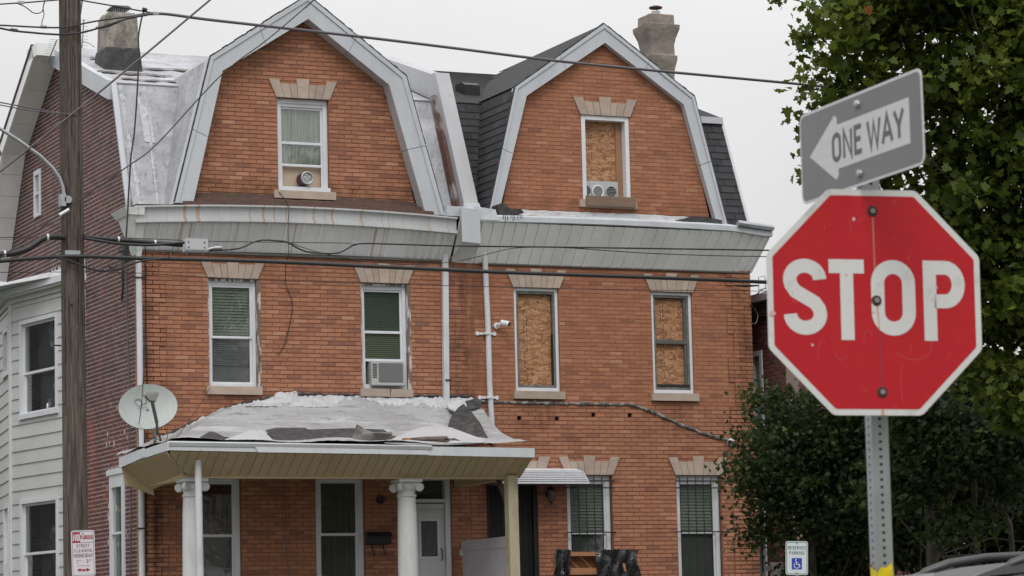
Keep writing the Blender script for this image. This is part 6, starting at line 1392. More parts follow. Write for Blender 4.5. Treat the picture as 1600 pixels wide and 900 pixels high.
for i, ch_ in enumerate('STOP'):
    cx = (-.262, -.105, .07, .262)[i]; wt = .165
    q = MB(); k_ = (.155, .145, .16, .155)[i]
    if ch_ == 'S': st = [arc(.26, .735, .20, .185, 0, 180, 16)+[(.075, .66), (.13, .575), (.39, .42), (.445, .34)]+arc(.26, .265, .20, .185, 0, -180, 16)]
    elif ch_ == 'T': st = [[(0.0, .92), (.52, .92)], [(.26, .92), (.26, -.08)]]
    elif ch_ == 'O': st = [[(.06, .3), (.06, .7)]+arc(.26, .70, .20, .22, 180, 0, 14)+[(.46, .3)]+arc(.26, .30, .20, .22, 0, -180, 14)]
    else: st = [[(.07, -.08), (.07, .92), (.28, .92)]+arc(.28, .69, .18, .23, 90, -90, 12)+[(.125, .46)]]
    W_ = .52
    for i_, s_ in enumerate(st): stroke(q, [(cx+(px-.26)*(k_-.043)/.40, bl_+(.08+py*.92/1.0)*hL*1.0) for px, py in s_], .0495, .0016+.0004*i_)
    sb(q, 'letter', m_refl)
for (x, y) in ((.0, .325), (.006, .005), (.018, -.32)):
    b = MB(); b.lathe((x, y, .001), [(.020, 0), (.018, .003)], 16); b = sb(b, 'washer', M("rusty_washer", (.045, .025, .022), .8)); b = MB(); b.lathe((x, y, .004), [(.010, 0), (.010, .005), (.009, .006)], 6); sb(b, 'bolt', M('dull_bolt', (.22, .20, .19), .6))
q = MB(); q.add([(-.002, .31, .0012), (.003, .31, .0012), (.006, .02, .0012), (.001, .02, .0012)], [(0, 1, 2, 3)]); sb(q, 'rust_streak', M("pink_streak", (.45, .16, .14), .5)); q = MB(); q.add([(.005, -.01, .0022), (.010, -.01, .0022), (.016, -.10, .0022), (.012, -.10, .0022)], [(0, 1, 2, 3)]); q.add([(.014, -.38, .0022), (.022, -.38, .0022), (.022, -.402, .0022), (.014, -.402, .0022)], [(0, 1, 2, 3)]); sb(q, 'rust_streak', M("orange_streak", (.5, .26, .12), .5)); q = MB(); q.add([(.012, -.10, .0012), (.015, -.10, .0012), (.020, -.31, .0012), (.017, -.31, .0012)], [(0, 1, 2, 3)]); sb(q, 'rust_streak', m_sgp)
for (x, y, r_) in ((-.072, .295, .007), (-.105, .095, .006), (-.24, -.155, .006), (.235, .055, .005), (-.385, -.045, .012)): b = MB(); b.add([(x+r_*math.cos(k*math.tau/10)*random.uniform(.7, 1.1), y+r_*math.sin(k*math.tau/10)*random.uniform(.7, 1.1), .0024) for k in range(10)], [tuple(range(10))]); sb(b, 'dent', M("chip", (.55, .35, .36), .5))
r5 = random.Random(55); m_scr = M('scratch_pale_red', (.43, .045, .040), .5); m_fade = M('sun_faded_orange_red', (.46, .030, .014), .5)
for (cx_, cy_, rx_, ry_, a0_, a1_, w_) in ((.14, -.155, .07, .05, 200, 380, .0035), (-.13, -.17, .03, .035, 200, 330, .003), (.10, -.29, .01, .07, 100, 250, .003), (-.03, -.13, .015, .03, 20, 200, .0035), (.26, .12, .02, .05, -60, 60, .003), (-.20, -.2, .02, .06, 60, 180, .003)):
    q = MB(); stroke(q, [(x+r5.uniform(-.001, .001), y) for x, y in arc(cx_, cy_, rx_, ry_, a0_, a1_, 14)], w_*.8, .0011); sb(q, 'scratch', m_scr)
for i in range(22):
    x, y = r5.uniform(-.30, .30), r5.uniform(-.34, .34); l_ = r5.uniform(.01, .05); a_ = r5.uniform(0, 3.1)
    if abs(x)+abs(y) > .5 or (abs(y) < .17): continue
    q = MB(); stroke(q, [(x, y), (x+l_*math.cos(a_)*.5, y+l_*math.sin(a_)*.5+.002), (x+l_*math.cos(a_), y+l_*math.sin(a_))], .0022, .0010); sb(q, 'scratch', m_scr)
# post: square perforated steel tube turned to show two faces
pw = .0635; pang = az+R(1); pp_ = Ms @ Vector((.012, -.5, -.055)); zt_post = float(dep(1352, 175, 10.8)[2])
lean = Vector((.0, 0, 0)); pbx = Vector(dep(1378, 890, 10.70)); ptx = Vector(dep(1366, 560, 10.70)); pd = (ptx-pbx)/(ptx.z-pbx.z)
def pat(z): return pbx+pd*(z-pbx.z)
def rot(x, y, a=pang): return (x*math.cos(a)-y*math.sin(a), x*math.sin(a)+y*math.cos(a))
q = MB(); c4 = [rot(sx_*pw/2, sy_*pw/2) for sx_, sy_ in ((-1, -1), (1, -1), (1, 1), (-1, 1))]; a, b = pat(-.1), pat(zt_post)
q.add([(a.x+x, a.y+y, a.z) for x, y in c4]+[(b.x+x, b.y+y, b.z) for x, y in c4], [(0, 1, 5, 4), (1, 2, 6, 5), (2, 3, 7, 6), (3, 0, 4, 7), (4, 5, 6, 7)]); pst = q.build('post', m_galv, SP)
q = MB(); z = .3
while z < zt_post-.05:
    p = pat(z)
    for fx_, fy_, nx_, ny_ in ((0, -pw/2, 0, -1), (-pw/2, 0, -1, 0)):
        o_ = rot(fx_, fy_); nv = rot(nx_, ny_); q.tube([(p.x+o_[0], p.y+o_[1], z), (p.x+o_[0]+nv[0]*.0006, p.y+o_[1]+nv[1]*.0006, z)], .0062, 8)
    z += .0268
tag(q.build('perforation', m_black, pst), kind='stuff')
# yellow tape
zt_ = float(dep(1377, 878, 10.65)[2]); q = MB(); vs = []; rows = 9; m4 = 24; rr = random.Random(6)
for j in range(rows+1):
    zz = zt_-.02-.28*j/rows; p = pat(zz)
    for k in range(m4):
        a = k*math.tau/m4; rx = pw*.62*(1+.05*rr.random()); vx = math.copysign(abs(math.cos(a))**.6, math.cos(a))*pw*.58*(1+.06*rr.random()); vy = math.copysign(abs(math.sin(a))**.6, math.sin(a))*pw*.58*(1+.06*rr.random()); x, y = rot(vx, vy); vs.append((p.x+x, p.y+y, zz+(rr.uniform(-.006, .008) if j == 0 else 0)+(-.012*math.sin(a*2) if j == 0 else 0)))
q.add(vs, [(j*m4+k, j*m4+(k+1) % m4, (j+1)*m4+(k+1) % m4, (j+1)*m4+k) for j in range(rows) for k in range(m4)]); m_yel = M("caution_tape_yellow", (.72, .55, .01), .35, bump=(14, 4, .8, .01)); q.build('caution_tape', m_yel, SP, smooth=True)
q = MB(); M2 = local(pat(zt_-.07)+Vector((rot(0, -pw*.62)[0], rot(0, -pw*.62)[1], 0))*1.05, pang, R(8)); text('HI', .004, -.025, .035, .8, .22, .2, 0, q); lbuild(q, M2, 'tape_print', m_black, SP)
# ONE WAY sign on the same post
zo_ = float(dep(1351, 217, 10.66)[2]); oc = pat(zo_)+Vector((math.sin(R(-94)), -math.cos(R(-94)), 0))*.043+Vector((math.cos(R(-94)), math.sin(R(-94)), 0))*.03; OW = empty('one_way_sign', tuple(oc)); tag(OW, 'grey and white ONE WAY sign pointing left, fixed above the STOP sign', 'sign'); Mo = local(oc, R(-94), R(0))
m_owg = M("faded_oneway_grey", (.15, .15, .155), .45, var=[((3, 3, 3), 4, .4, .7, (.19, .19, .19), .6)], coord='obj'); m_oww = M("oneway_white", (.56, .56, .58), .42, var=[((2, 2, 60), 2, .45, .6, (.50, .50, .53), .5)], coord='obj'); m_owt = M("oneway_letter_grey", (.10, .095, .10), .5)
wo, ho = .96, .335
lbuild(MB().prism(rrect(wo, ho, .035), 'z', -.003, 0), Mo, 'plate', m_oww, OW); lbuild(MB().prism(rrect(wo-.020, ho-.020, .028), 'z', .0002, .0006), Mo, 'grey_field', m_owg, OW)
lbuild(flat([(-.40, 0), (-.19, .118), (-.17, .105), (-.17, .080), (.385, .080), (.385, -.080), (-.17, -.080), (-.17, -.105), (-.19, -.118)], .0008), Mo, 'arrow', m_oww, OW)
q = text('ONE', -.095, -.058, .116, .95, .16, .16, .0018, fit=.235); text('WAY', .205, -.058, .116, .95, .16, .16, .0018, q, fit=.27); lbuild(q, Mo, 'lettering', m_owt, OW)
for y in (.125, -.125): b = MB(); b.lathe((-.0, y, .001), [(.016, 0), (.014, .010), (.006, .013)], 10); b.xf(Mo); b.build('bolt', m_galv, OW)

# ============================================================ WIRES
def wire(name, label, pts, r, Y=None, mat=None, group=None, cat='cable', seg=6):
    P = [Vector(onY(p[0], p[1], p[2] if len(p) > 2 else Y)) for p in pts]
    # Catmull-Rom through the surveyed points
    out_ = []
    for i in range(len(P)-1):
        p0, p1, p2, p3 = P[max(i-1, 0)], P[i], P[i+1], P[min(i+2, len(P)-1)]
        n = max(2, int((p2-p1).length/.12)) if len(P) > 2 else 12; n = min(n, 14)
        for k in range(n):
            t = k/n; out_.append(.5*((2*p1)+(p2-p0)*t+(2*p0-5*p1+4*p2-p3)*t*t+(3*p1-p0-3*p2+p3)*t*t*t))
    out_.append(P[-1]); q = MB(); q.tube(out_, r, seg); o = q.build(name, mat or m_wire); smooth_angle(o, 80)
    if label: tag(o, label, cat, group)
    return o
Y0 = -8.9
G = 'overhead cables strung along the street'
wire('overhead_cable', 'thick grey cable crossing the sky in front of both gable tops', [(150, 44), (170, 40), (198, 28), (222, 23), (245, 21.5), (265, 22.5), (320, 30), (400, 39), (560, 57), (700, 74), (860, 94), (1020, 110), (1245, 131), (1500, 156), (1900, 192)], .021, Y0, m_wireg, G)
wire('overhead_cable', 'upper of two black wires rising from the pole past the left chimney', [(-60, 38), (0, 39.5), (60, 42.5), (100, 43), (125, 38), (150, 33), (185, 28), (215, 25)], .012, Y0-.17, m_wire, G)
wire('overhead_cable', 'lower of two black wires rising from the pole past the left chimney', [(-60, 34), (0, 44), (20, 48), (50, 51), (90, 54), (125, 51.5), (160, 42), (200, 29), (230, 23.5)], .014, Y0-.19, m_wire, G)
wire('overhead_cable', 'thin wire running from the pole top down to the splice above the chimney', [(60, -14), (125, 0), (170, 8), (220, 17), (250, 22)], .010, Y0, m_wire, G)
wire('overhead_cable', 'thin wire entering at the top left corner above the pole', [(-60, 12), (0, 6.5), (40, 4), (88, 0), (125, -4)], .010, Y0, m_wire, G)
wire('service_drop', 'looping jumper wire hanging beside the pole top left corner', [(26, 5), (40, 11), (50, 19), (58, 21), (66, 18), (68, 8), (70, 0), (72, -8)], .007, Y0, m_wire)
wire('service_drop', 'short jumper wire dropping to the black wires left of the pole', [(70, 4), (67, 12), (69, 22), (66, 32), (65, 41)], .006, Y0, m_wire)
wire('guy_wire', 'thick brown diagonal wire crossing the pole up to the right', [(-60, 313, -9.6), (0, 268, -9.6), (50, 228, -9.6), (170, 132, -9.6), (328, 0, -9.6), (420, -78, -9.6), (1100, -655, -9.6)], .015, None, M("brown_wire", (.085, .065, .065), .5))
wire('guy_wire', 'thin diagonal wire crossing the left gable from top centre to the pole', [(1150, -610, -9.5), (540, -46, -9.5), (490, 0, -9.5), (420, 60, -9.5), (345, 118, -9.5), (245, 225, -9.5), (195, 263, -9.5), (100, 330, -9.3), (50, 366, -9.2), (0, 404, -9.2), (-60, 450, -9.2)], .009, None, m_wire)
q = MB(); a, b = Vector(onY(93, 336, -9.33)), Vector(onY(108, 327, -9.34)); q.tube([a, b], .02, 8); tag(q.build('wire_grip', m_white), 'white preformed wire grip on the thin diagonal wire at the pole', 'wire clamp')
wire('overhead_cable', 'upper thin grey wire ending at the pole on the left', [(-60, 150), (0, 160), (60, 171), (103, 178)], .009, Y0, m_wireg, G)
wire('overhead_cable', 'lower thin grey wire ending at the pole on the left', [(-60, 155), (0, 164), (50, 173), (120, 179)], .008, Y0-.16, m_wireg, G)
# lashed communication bundle
wire('cable_bundle', 'thick lashed cable bundle climbing to the pole from the left edge', [(-60, 408), (0, 398), (20, 396), (45, 388), (65, 374), (80, 370), (100, 370.5)], .045, Y0-.1, m_wire)
wire('cable_bundle', 'lashed black cable bundle leaving the pole towards the junction box', [(131, 369), (150, 372), (200, 376), (250, 380), (285, 383)], .032, Y0-.1, m_wire)
wire('overhead_cable', 'lower black lashing under the cable bundle right of the pole', [(131, 372), (180, 380), (230, 383), (262, 381), (288, 379)], .020, Y0-.14, m_wire, G)
wire('overhead_cable', 'black cable dipping under the cornice right of the junction box', [(322, 391), (345, 391), (375, 388), (392, 380), (410, 375), (430, 376), (448, 378), (462, 386), (478, 393), (505, 396), (530, 395), (545, 387), (560, 381), (600, 381), (700, 384), (860, 386), (1000, 388), (1195, 391), (1500, 396)], .012, Y0, m_wire, G)
wire('overhead_cable', 'thin messenger wire straight through the junction box', [(-60, 372), (0, 371), (93, 370), (200, 372), (323, 377), (400, 378), (555, 380)], .006, Y0+.05, m_wire, G)
wire('overhead_cable', 'thin wire branching down right across the right cornice', [(860, 386), (900, 388), (1000, 395), (1100, 399), (1200, 401), (1500, 406)], .007, Y0, m_wire, G)
wire('overhead_cable', 'thin wire swinging low across the middle downpipes', [(455, 380), (490, 392), (540, 403), (600, 411), (660, 413), (720, 407), (770, 395), (800, 388), (840, 386)], .006, Y0, m_wire, G)
wire('overhead_cable', 'thick black cable running straight across under both cornices', [(-60, 414), (0, 408), (50, 404), (93, 401), (150, 401), (215, 403.5), (400, 408), (600, 417), (800, 426), (1000, 433), (1200, 441), (1500, 455), (1900, 470)], .029, Y0-.2, m_wire, G)
wire('overhead_cable', 'black cable sagging from pole and joining the thick straight cable', [(90, 402), (105, 406), (125, 414), (145, 421), (165, 423), (185, 420), (205, 413), (225, 407), (250, 405)], .015, Y0-.22, m_wire, G)
wire('overhead_cable', 'hair thin wire crossing below the thick cable through lintels', [(-60, 425), (0, 425.5), (93, 425), (200, 426), (400, 437), (620, 444), (800, 449), (1000, 453), (1200, 455), (1500, 460)], .005, Y0-.1, m_wire, G)
wire('service_drop', 'kinked black drop cable hanging down over the silver roof edge', [(226, 15), (222, 26), (219, 40), (216, 60), (217, 85), (216, 110), (214, 150), (212, 180), (209, 215), (205, 240), (203, 270), (201, 300), (199, 340), (197, 372)], .014, -1.2, m_wire)
wire('service_drop', 'loose wire dangling down the brick between the upstairs windows', [(434, 298, -.05), (446, 312, -.2), (451, 325, -.6), (450, 360, -.62), (451, 395, -.6), (446, 420, -.3), (447, 445, -.06), (455, 465, -.03), (457, 480, -.03), (453, 505, -.03), (447, 530, -.03), (440, 547, -.03), (432, 553, -.03)], .007, None, m_wire)
wire('service_drop', 'thin wire from left window sill down to the porch roof', [(328, 606, -.1), (310, 636, -.8), (285, 672, -1.9), (265, 695, -2.7)], .006, None, m_wire)
wire('service_drop', 'wire looping from the corner cables down past the dish', [(226, 410, -.2), (227, 470, -.12), (226, 540, -.12), (224, 580, -.3), (222, 620, -1.9), (219, 650, -1.9), (216, 670, -.5), (217, 700, -.3)], .007, None, m_wire)
wire('service_drop', 'vertical black cable stapled down the front left brick corner', [(219, 405, -.06), (220, 450, -.05), (222, 520, -.05), (224, 600, -.05), (227, 700, -.05), (229, 897, -.05)], .009, None, m_wire)
wire('service_drop', 'second cable beside the corner downpipe on orange brick', [(227, 384, -.25), (228, 420, -.06), (228, 500, -.05), (230, 600, -.05), (231, 690, -.05)], .008, None, m_wire)
wire('service_drop', 'small looping wires hanging under the junction box', [(272, 385, Y0), (268, 395, Y0), (262, 403, Y0), (250, 414, -.3), (238, 416, -.2), (228, 408, -.1)], .006, None, m_wire)
wire('service_drop', 'thin grey wire hanging straight down the shaded porch wall', [(445, 745, -.06), (446, 800, -.06), (448, 860, -.06), (451, 899, -.06)], .006, None, m_wireg)
wire('service_drop', 'tangle of black wire at the side wall cable rack', [(192, 395, -.3), (184, 410, -.5), (176, 418, -.6), (168, 414, -.6), (176, 421, -.6), (188, 420, -.4), (196, 404, -.2), (190, 430, -.2), (193, 440, -.2)], .010, None, m_wire)
# junction box, splices
def boxat(px0, px1, py0, py1, Y, name, mat, label, cat, dy=.10):
    a, b = onY(px0, py0, Y), onY(px1, py1, Y); E_ = empty(name, (float(a[0]+b[0])/2, Y, float(b[2]))); tag(E_, label, cat); return E_, float(a[0]), float(b[0]), float(b[2]), float(a[2])
E_, xa, xb, za, zb = boxat(288, 323, 373, 394, Y0-.02, 'junction_box', m_galv, 'grey metal amplifier box hung on the cables before the left cornice', 'junction box')
MB().box(xa, xb, Y0-.08, Y0+.06, za, zb).build('housing', M("amp_grey", (.46, .47, .49), .5), E_)
MB().box(xa-.012, xb+.012, Y0-.088, Y0-.0805, za+.012, za+.028).build('lip', m_galv, E_)
for x in (xa+.04, xb-.05):
    for z in (za+.05, zb-.05): MB().disc((x, Y0-.081, z), (0, -1, 0), .010, .004).build('hole', m_black, E_)
for i in range(7): MB().box(xa+.02+i*.05, xa+.032+i*.05, Y0-.06, Y0+.05, zb, zb+.012).build('fin', m_galv, E_)
for x in (xa+.04, xb-.05): q = MB(); q.tube([(x, Y0, za), (x, Y0, za-.035)], .009, 6); q.build('stud', m_galv, E_)
q = MB(); q.tube([(xb, Y0, za+.04), (xb+.10, Y0, za+.06)], [.012, .02], 8); q.tube([(xb+.10, Y0, za+.06), (xb+.22, Y0, za+.07)], [.03, .022], 8); q.build('connector', m_galv, E_)
for (px, py, w_, h_, lb) in ((226, 15, 7, 6, 'small black connector block on the wire above the drop cable'), (22, 47, 11, 5, 'black splice barrel on the wire at the far left'), (300, 380, 1, 1, None)):
    if not lb: continue
    p = onY(px, py, Y0-.03); k_ = w_/114*.5; q = MB(); q.tube([(p[0]-k_, p[1], p[2]+.004), (p[0]+k_, p[1], p[2]-.004)], h_/114*.5, 8); tag(q.build('wire_splice', m_wire), lb, 'wire splice')
for (px, py, lb) in ((33, 4, 'small clamp on the thin top left wire'), (68, 42, 'clamp joining the jumper to the black wire left of pole'), (243, 21, 'grey clamp where the wires meet above the left chimney'), (553, 379, 'tiny clamp on the black cable below left cornice')):
    p = onY(px, py, Y0-.03); q = MB(); q.box(p[0]-.04, p[0]+.04, p[1]-.02, p[1]+.02, p[2]-.018, p[2]+.018); tag(q.build('wire_clamp', m_galv), lb, 'wire clamp')
# straps on the bundle
for i, (px, py) in enumerate(((74, 371), (7, 397), (185, 374), (242, 379))):
    p = onY(px, py, Y0-.1); q = MB(); q.tube([(p[0]-.012, p[1], p[2]), (p[0]+.012, p[1], p[2])], .05 if px < 100 else .038, 10); tag(q.build('cable_strap', m_white), ('white strap round the bundle just left of the pole', 'white strap round the bundle at the left edge', 'white strap on the bundle just right of the pole', 'white strap on the bundle near the junction box')[i], 'strap')
E_ = empty('cable_bracket', tuple(onY(1190, 445, -1.0))); tag(E_, 'bent wire service bracket at the right end of the facade by the sign', 'bracket')
q = MB(); 
for A in ([(1186, 440), (1185, 433), (1195, 431), (1196, 440)], [(1185, 440), (1186, 459), (1197, 459), (1196, 441)], [(1187, 452), (1193, 451)]): q.tube([onY(x, y, -.9) for x, y in A], .009, 6)
q.build('wire_frame', m_galv, E_); q = MB(); q.tube([onY(1146, 446, -.05), onY(1165, 447, -.3), onY(1186, 446, -.9)], [.012, .024, .012], 8); q.build('dead_end', m_wire, E_)
wire('service_drop', 'black wires curling from the right corner of the facade', [(1171, 463, -.1), (1178, 464, -.6), (1187, 455, -.9), (1196, 450, -.9)], .009, None, m_wire)
wire('service_drop', 'wires looping between the right corner and the neighbour building', [(1172, 475, -.1), (1180, 482, .2), (1186, 478, .4), (1192, 475, .6), (1198, 480, .8), (1205, 490, 1)], .010, None, m_wire)
wire('service_drop', 'pale looping conduit on the neighbour building cornice', [(1172, 474, .3), (1180, 484, .3), (1184, 492, .3), (1183, 500, .3), (1180, 506, .3), (1172, 504, .3)], .009, None, m_galv)
# corner cable rack on the left wall
q = MB(); p = onY(197, 395, -.12); q.box(p[0]-.05, p[0]+.03, -.2, -.05, p[2]-.15, p[2]+.15); q.box(p[0]-.14, p[0]-.05, -.2, -.14, p[2]-.02, p[2]+.03); tag(q.build('service_entrance', m_black), 'black service entrance head at the left corner under the cornice', 'service head')
# antennas behind the ridge at far left
AN = empty('rooftop_aerial', (-.2, 5, 12.4)); tag(AN, 'thin wire rooftop aerial showing left of the pole top', 'aerial')
a, b = onX(75, 97, -.2), onX(89, 62, -.2); q = MB(); q.tube([a, b], .012, 6); q.build('boom', m_galv, AN)
for k_ in range(12): f = k_/11; p = a+(b-a)*f; q = MB(); q.tube([(p[0]-.10, p[1]+.1, p[2]+.02), (p[0]+.10, p[1]-.1, p[2]-.02)], .004, 4); q.build('element', m_galv, AN)
AN = empty('rooftop_aerial', (.4, 4, 12.4)); tag(AN, 'thin wire rooftop aerial between the pole and left chimney', 'aerial')
a, b = onX(128, 75, .3), onX(131, 30, .3); q = MB(); q.tube([a, b], .012, 6); q.build('boom', m_galv, AN)
for k_ in range(10): f = k_/9; p = a+(b-a)*f; q = MB(); q.tube([(p[0]-.07, p[1]+.08, p[2]), (p[0]+.07, p[1]-.08, p[2]-.03)], .004, 4); q.build('element', m_galv, AN)
wire('aerial_stay', 'slanting stay rod between the aerial and the left chimney', [(125, 62, 4), (140, 68, 4), (148, 74, 4)], .008, None, m_galv)
wire('service_drop', 'short grey conduit standing behind the pole top', [(124, 30, 3.5), (127, 12, 3.5), (129, -10, 3.5)], .016, None, m_wireg)
# ============================================================ TREES
def leaf_material(name, stops):
    m = bpy.data.materials.new(name); m.use_nodes = True; t = m.node_tree; t.nodes.clear(); L = t.links.new
    o = nn(t, "ShaderNodeOutputMaterial"); a = nn(t, "ShaderNodeAttribute", attribute_name="tone"); cr = nn(t, "ShaderNodeValToRGB"); L(a.outputs['Fac'], cr.inputs[0]); e = cr.color_ramp.elements
    while len(e) < len(stops): e.new(.5)
    for i, (p, c) in enumerate(stops): e[i].position = p; e[i].color = (*c, 1)
    b = nn(t, "ShaderNodeBsdfPrincipled"); b.inputs['Roughness'].default_value = .5; b.inputs['Specular IOR Level'].default_value = .18; L(cr.outputs[0], b.inputs['Base Color'])
    tr = nn(t, "ShaderNodeBsdfTranslucent"); hs = nn(t, "ShaderNodeHueSaturation"); hs.inputs['Hue'].default_value = .485; hs.inputs['Value'].default_value = 1.7; L(cr.outputs[0], hs.inputs['Color']); L(hs.outputs[0], tr.inputs[0])
    mx_ = nn(t, "ShaderNodeMixShader"); mx_.inputs[0].default_value = .35; L(b.outputs[0], mx_.inputs[1]); L(tr.outputs[0], mx_.inputs[2]); L(mx_.outputs[0], o.inputs[0]); return m
m_leafA = leaf_material("maple_leaf", [(0, (.022, .036, .007)), (.4, (.055, .082, .012)), (.75, (.110, .142, .020)), (.95, (.18, .205, .03)), (1, (.26, .12, .03))])
m_leafB = leaf_material("dark_leaf", [(0, (.013, .024, .010)), (.45, (.030, .050, .015)), (.8, (.058, .084, .022)), (1, (.11, .13, .035))])
m_bark = M("tree_bark", (.075, .062, .05), .9, var=[((10, 10, 3), 5, .4, .65, (.035, .03, .025), .8), (5, 4, .58, .72, (.15, .13, .11), .5)], bump=((20, 20, 6), 5, .9, .02))
MAPLE = np.array([(0, -.5), (.10, -.28), (.40, -.34), (.34, -.12), (.52, .06), (.24, .12), (.20, .34), (0, .52), (-.20, .34), (-.24, .12), (-.52, .06), (-.34, -.12), (-.40, -.34), (-.10, -.28)])
SIMPLE = np.array([(0, -.5), (.26, -.2), (.30, .08), (.14, .36), (0, .52), (-.14, .36), (-.30, .08), (-.26, -.2)])
def rmats(n, rg, droop=.25):
    """random leaf frames, normals biased upwards and outwards"""
    nrm = rg.normal(size=(n, 3)); nrm[:, 2] = np.abs(nrm[:, 2])*.9+droop; nrm /= np.linalg.norm(nrm, axis=1)[:, None]
    t = rg.normal(size=(n, 3)); t[:, 2] -= .8; x = np.cross(t, nrm); x /= np.linalg.norm(x, axis=1)[:, None]; y = np.cross(nrm, x); return x, y, nrm
def leaves_mesh(name, P, X, Y, Z, size, tone, tpl, mat, origin):
    n, k = len(P), len(tpl); fold = np.abs(tpl[:, 0])*.22-.06*(tpl[:, 1]**2)
    V = P[:, None, :]+size[:, None, None]*(tpl[None, :, 0, None]*X[:, None, :]+tpl[None, :, 1, None]*Y[:, None, :]+fold[None, :, None]*Z[:, None, :])-np.array(origin)
    me = bpy.data.meshes.new(name); me.vertices.add(n*k); me.vertices.foreach_set("co", V.reshape(-1).astype(np.float32))
    me.loops.add(n*k); me.loops.foreach_set("vertex_index", np.arange(n*k, dtype=np.int32)); me.polygons.add(n); me.polygons.foreach_set("loop_start", np.arange(0, n*k, k, dtype=np.int32))
    me.update(calc_edges=True); at = me.attributes.new("tone", 'FLOAT', 'FACE'); at.data.foreach_set("value", tone.astype(np.float32)); me.materials.append(mat); return me
def tree(name, label, base, trunk, blobs, n_clusters, per, size, mat, tpl, seed, singles=0, spread=.22, group=None, branch_r=.02, shell=.55, nbr=60):
    rg = np.random.default_rng(seed); root = empty(name, base); tag(root, label, 'tree', group)
    tb = MB(); trunk = [Vector(p) for p in trunk]; m = len(trunk); r0 = trunk_r[seed] if seed in trunk_r else .11
    tb.tube(trunk, [r0*(1-.65*i/(m-1)) for i in range(m)], 12); smooth_angle(tb.build('trunk', m_bark, root), 60)
    vol = np.array([b[1]*b[2]*b[3] for b in blobs]) if len(blobs[0]) > 3 else None
    cs = []; w_ = np.array([(b[1][0]*b[1][1]*b[1][2])**.8 for b in blobs]); w_ /= w_.sum()
    idx = rg.choice(len(blobs), n_clusters, p=w_)
    for i in idx:
        c, r = blobs[i]; d = rg.normal(size=3); d /= np.linalg.norm(d); f = rg.random()**(1/3)*(1-shell)+shell*rg.random()**.25 if rg.random() < .8 else rg.random()
        cs.append(np.array(c)+d*np.array(r)*f)
    cs = np.array(cs)
    br = MB(); nb = 0
    tp = [np.array(p) for p in trunk]
    for c in cs[rg.permutation(len(cs))[:min(len(cs), nbr)]]:
        h = [p for p in tp if p[2] < c[2]-.2] or [tp[0]]; s = h[rg.integers(max(0, len(h)-4), len(h))]; mid = (s+c)/2+rg.normal(size=3)*.18-np.array([0, 0, .12]); br.tube([s, mid, (mid+c)/2+rg.normal(size=3)*.08, c], [branch_r*1.4, branch_r, branch_r*.6, branch_r*.3], 5)
    tag(br.build('branches', m_bark, root), kind='stuff')
    P = []; T = []
    for c in cs:
        k = int(per*rg.uniform(.5, 1.5)); s_ = spread*rg.uniform(.7, 1.4); q_ = c+rg.normal(size=(k, 3))*np.array([s_, s_, s_*.62]); P.append(q_); T.append(np.clip(rg.normal(.42, .13)+rg.normal(0, .13, k), 0, .96))
    P = np.concatenate(P); T = np.concatenate(T); T[rg.random(len(T)) < .002] = 1.0
    X, Y, Z = rmats(len(P), rg); S_ = size*rg.uniform(.65, 1.25, len(P))
    order = np.arange(len(P)); keep = order
    if singles:
        v = P-CAM; z = v@_f; u = F_PX*(v@CR)/z+800; w2 = 450-F_PX*(v@CU)/z; vis = (u > 5) & (u < 1595) & (w2 > 5) & (w2 < 895) & ~((u > 1195) & (u < 1540) & (w2 > 290) & (w2 < 655)) & (z < np.quantile(z, .30))
        area = S_*np.abs(np.einsum('ij,ij->i', Z, v/np.linalg.norm(v, axis=1)[:, None])); area[~vis] = 0; pick_ = np.argsort(-area)[:singles]
        mask = np.ones(len(P), bool); mask[pick_] = False; keep = order[mask]; lib_ = {}
        for i in pick_:
            key = int(T[i]*8)
            if key not in lib_:
                lib_[key] = leaves_mesh('leaf', np.zeros((1, 3)), np.eye(3)[:1], np.eye(3)[1:2], np.eye(3)[2:], np.ones(1), np.array([(key+.5)/8]), tpl, mat, (0, 0, 0))
            o = bpy.data.objects.new('leaf', lib_[key]); col.objects.link(o); o.parent = root; s_ = S_[i]; b = WL[root.name]
            o.matrix_local = Matrix(((X[i][0]*s_, Y[i][0]*s_, Z[i][0]*s_, P[i][0]-b[0]), (X[i][1]*s_, Y[i][1]*s_, Z[i][1]*s_, P[i][1]-b[1]), (X[i][2]*s_, Y[i][2]*s_, Z[i][2]*s_, P[i][2]-b[2]), (0, 0, 0, 1)))
    me = leaves_mesh('crown', P[keep], X[keep], Y[keep], Z[keep], S_[keep], T[keep], tpl, mat, base); o = place('crown', me, base, root); tag(o, kind='stuff'); return root
trunk_r = {1: .19, 2: .07, 3: .10, 4: .05, 5: .05}
D3 = lambda x, y, D: tuple(float(v) for v in dep(x, y, D))
def blob(x, y, D, rpx, ry=None): r_ = rpx/F_PX*D; return (D3(x, y, D), (r_, r_*1.1, (ry or rpx)/F_PX*D))
b1 = D3(1720, 900, 42.4); base1 = (b1[0], b1[1], 1.15)
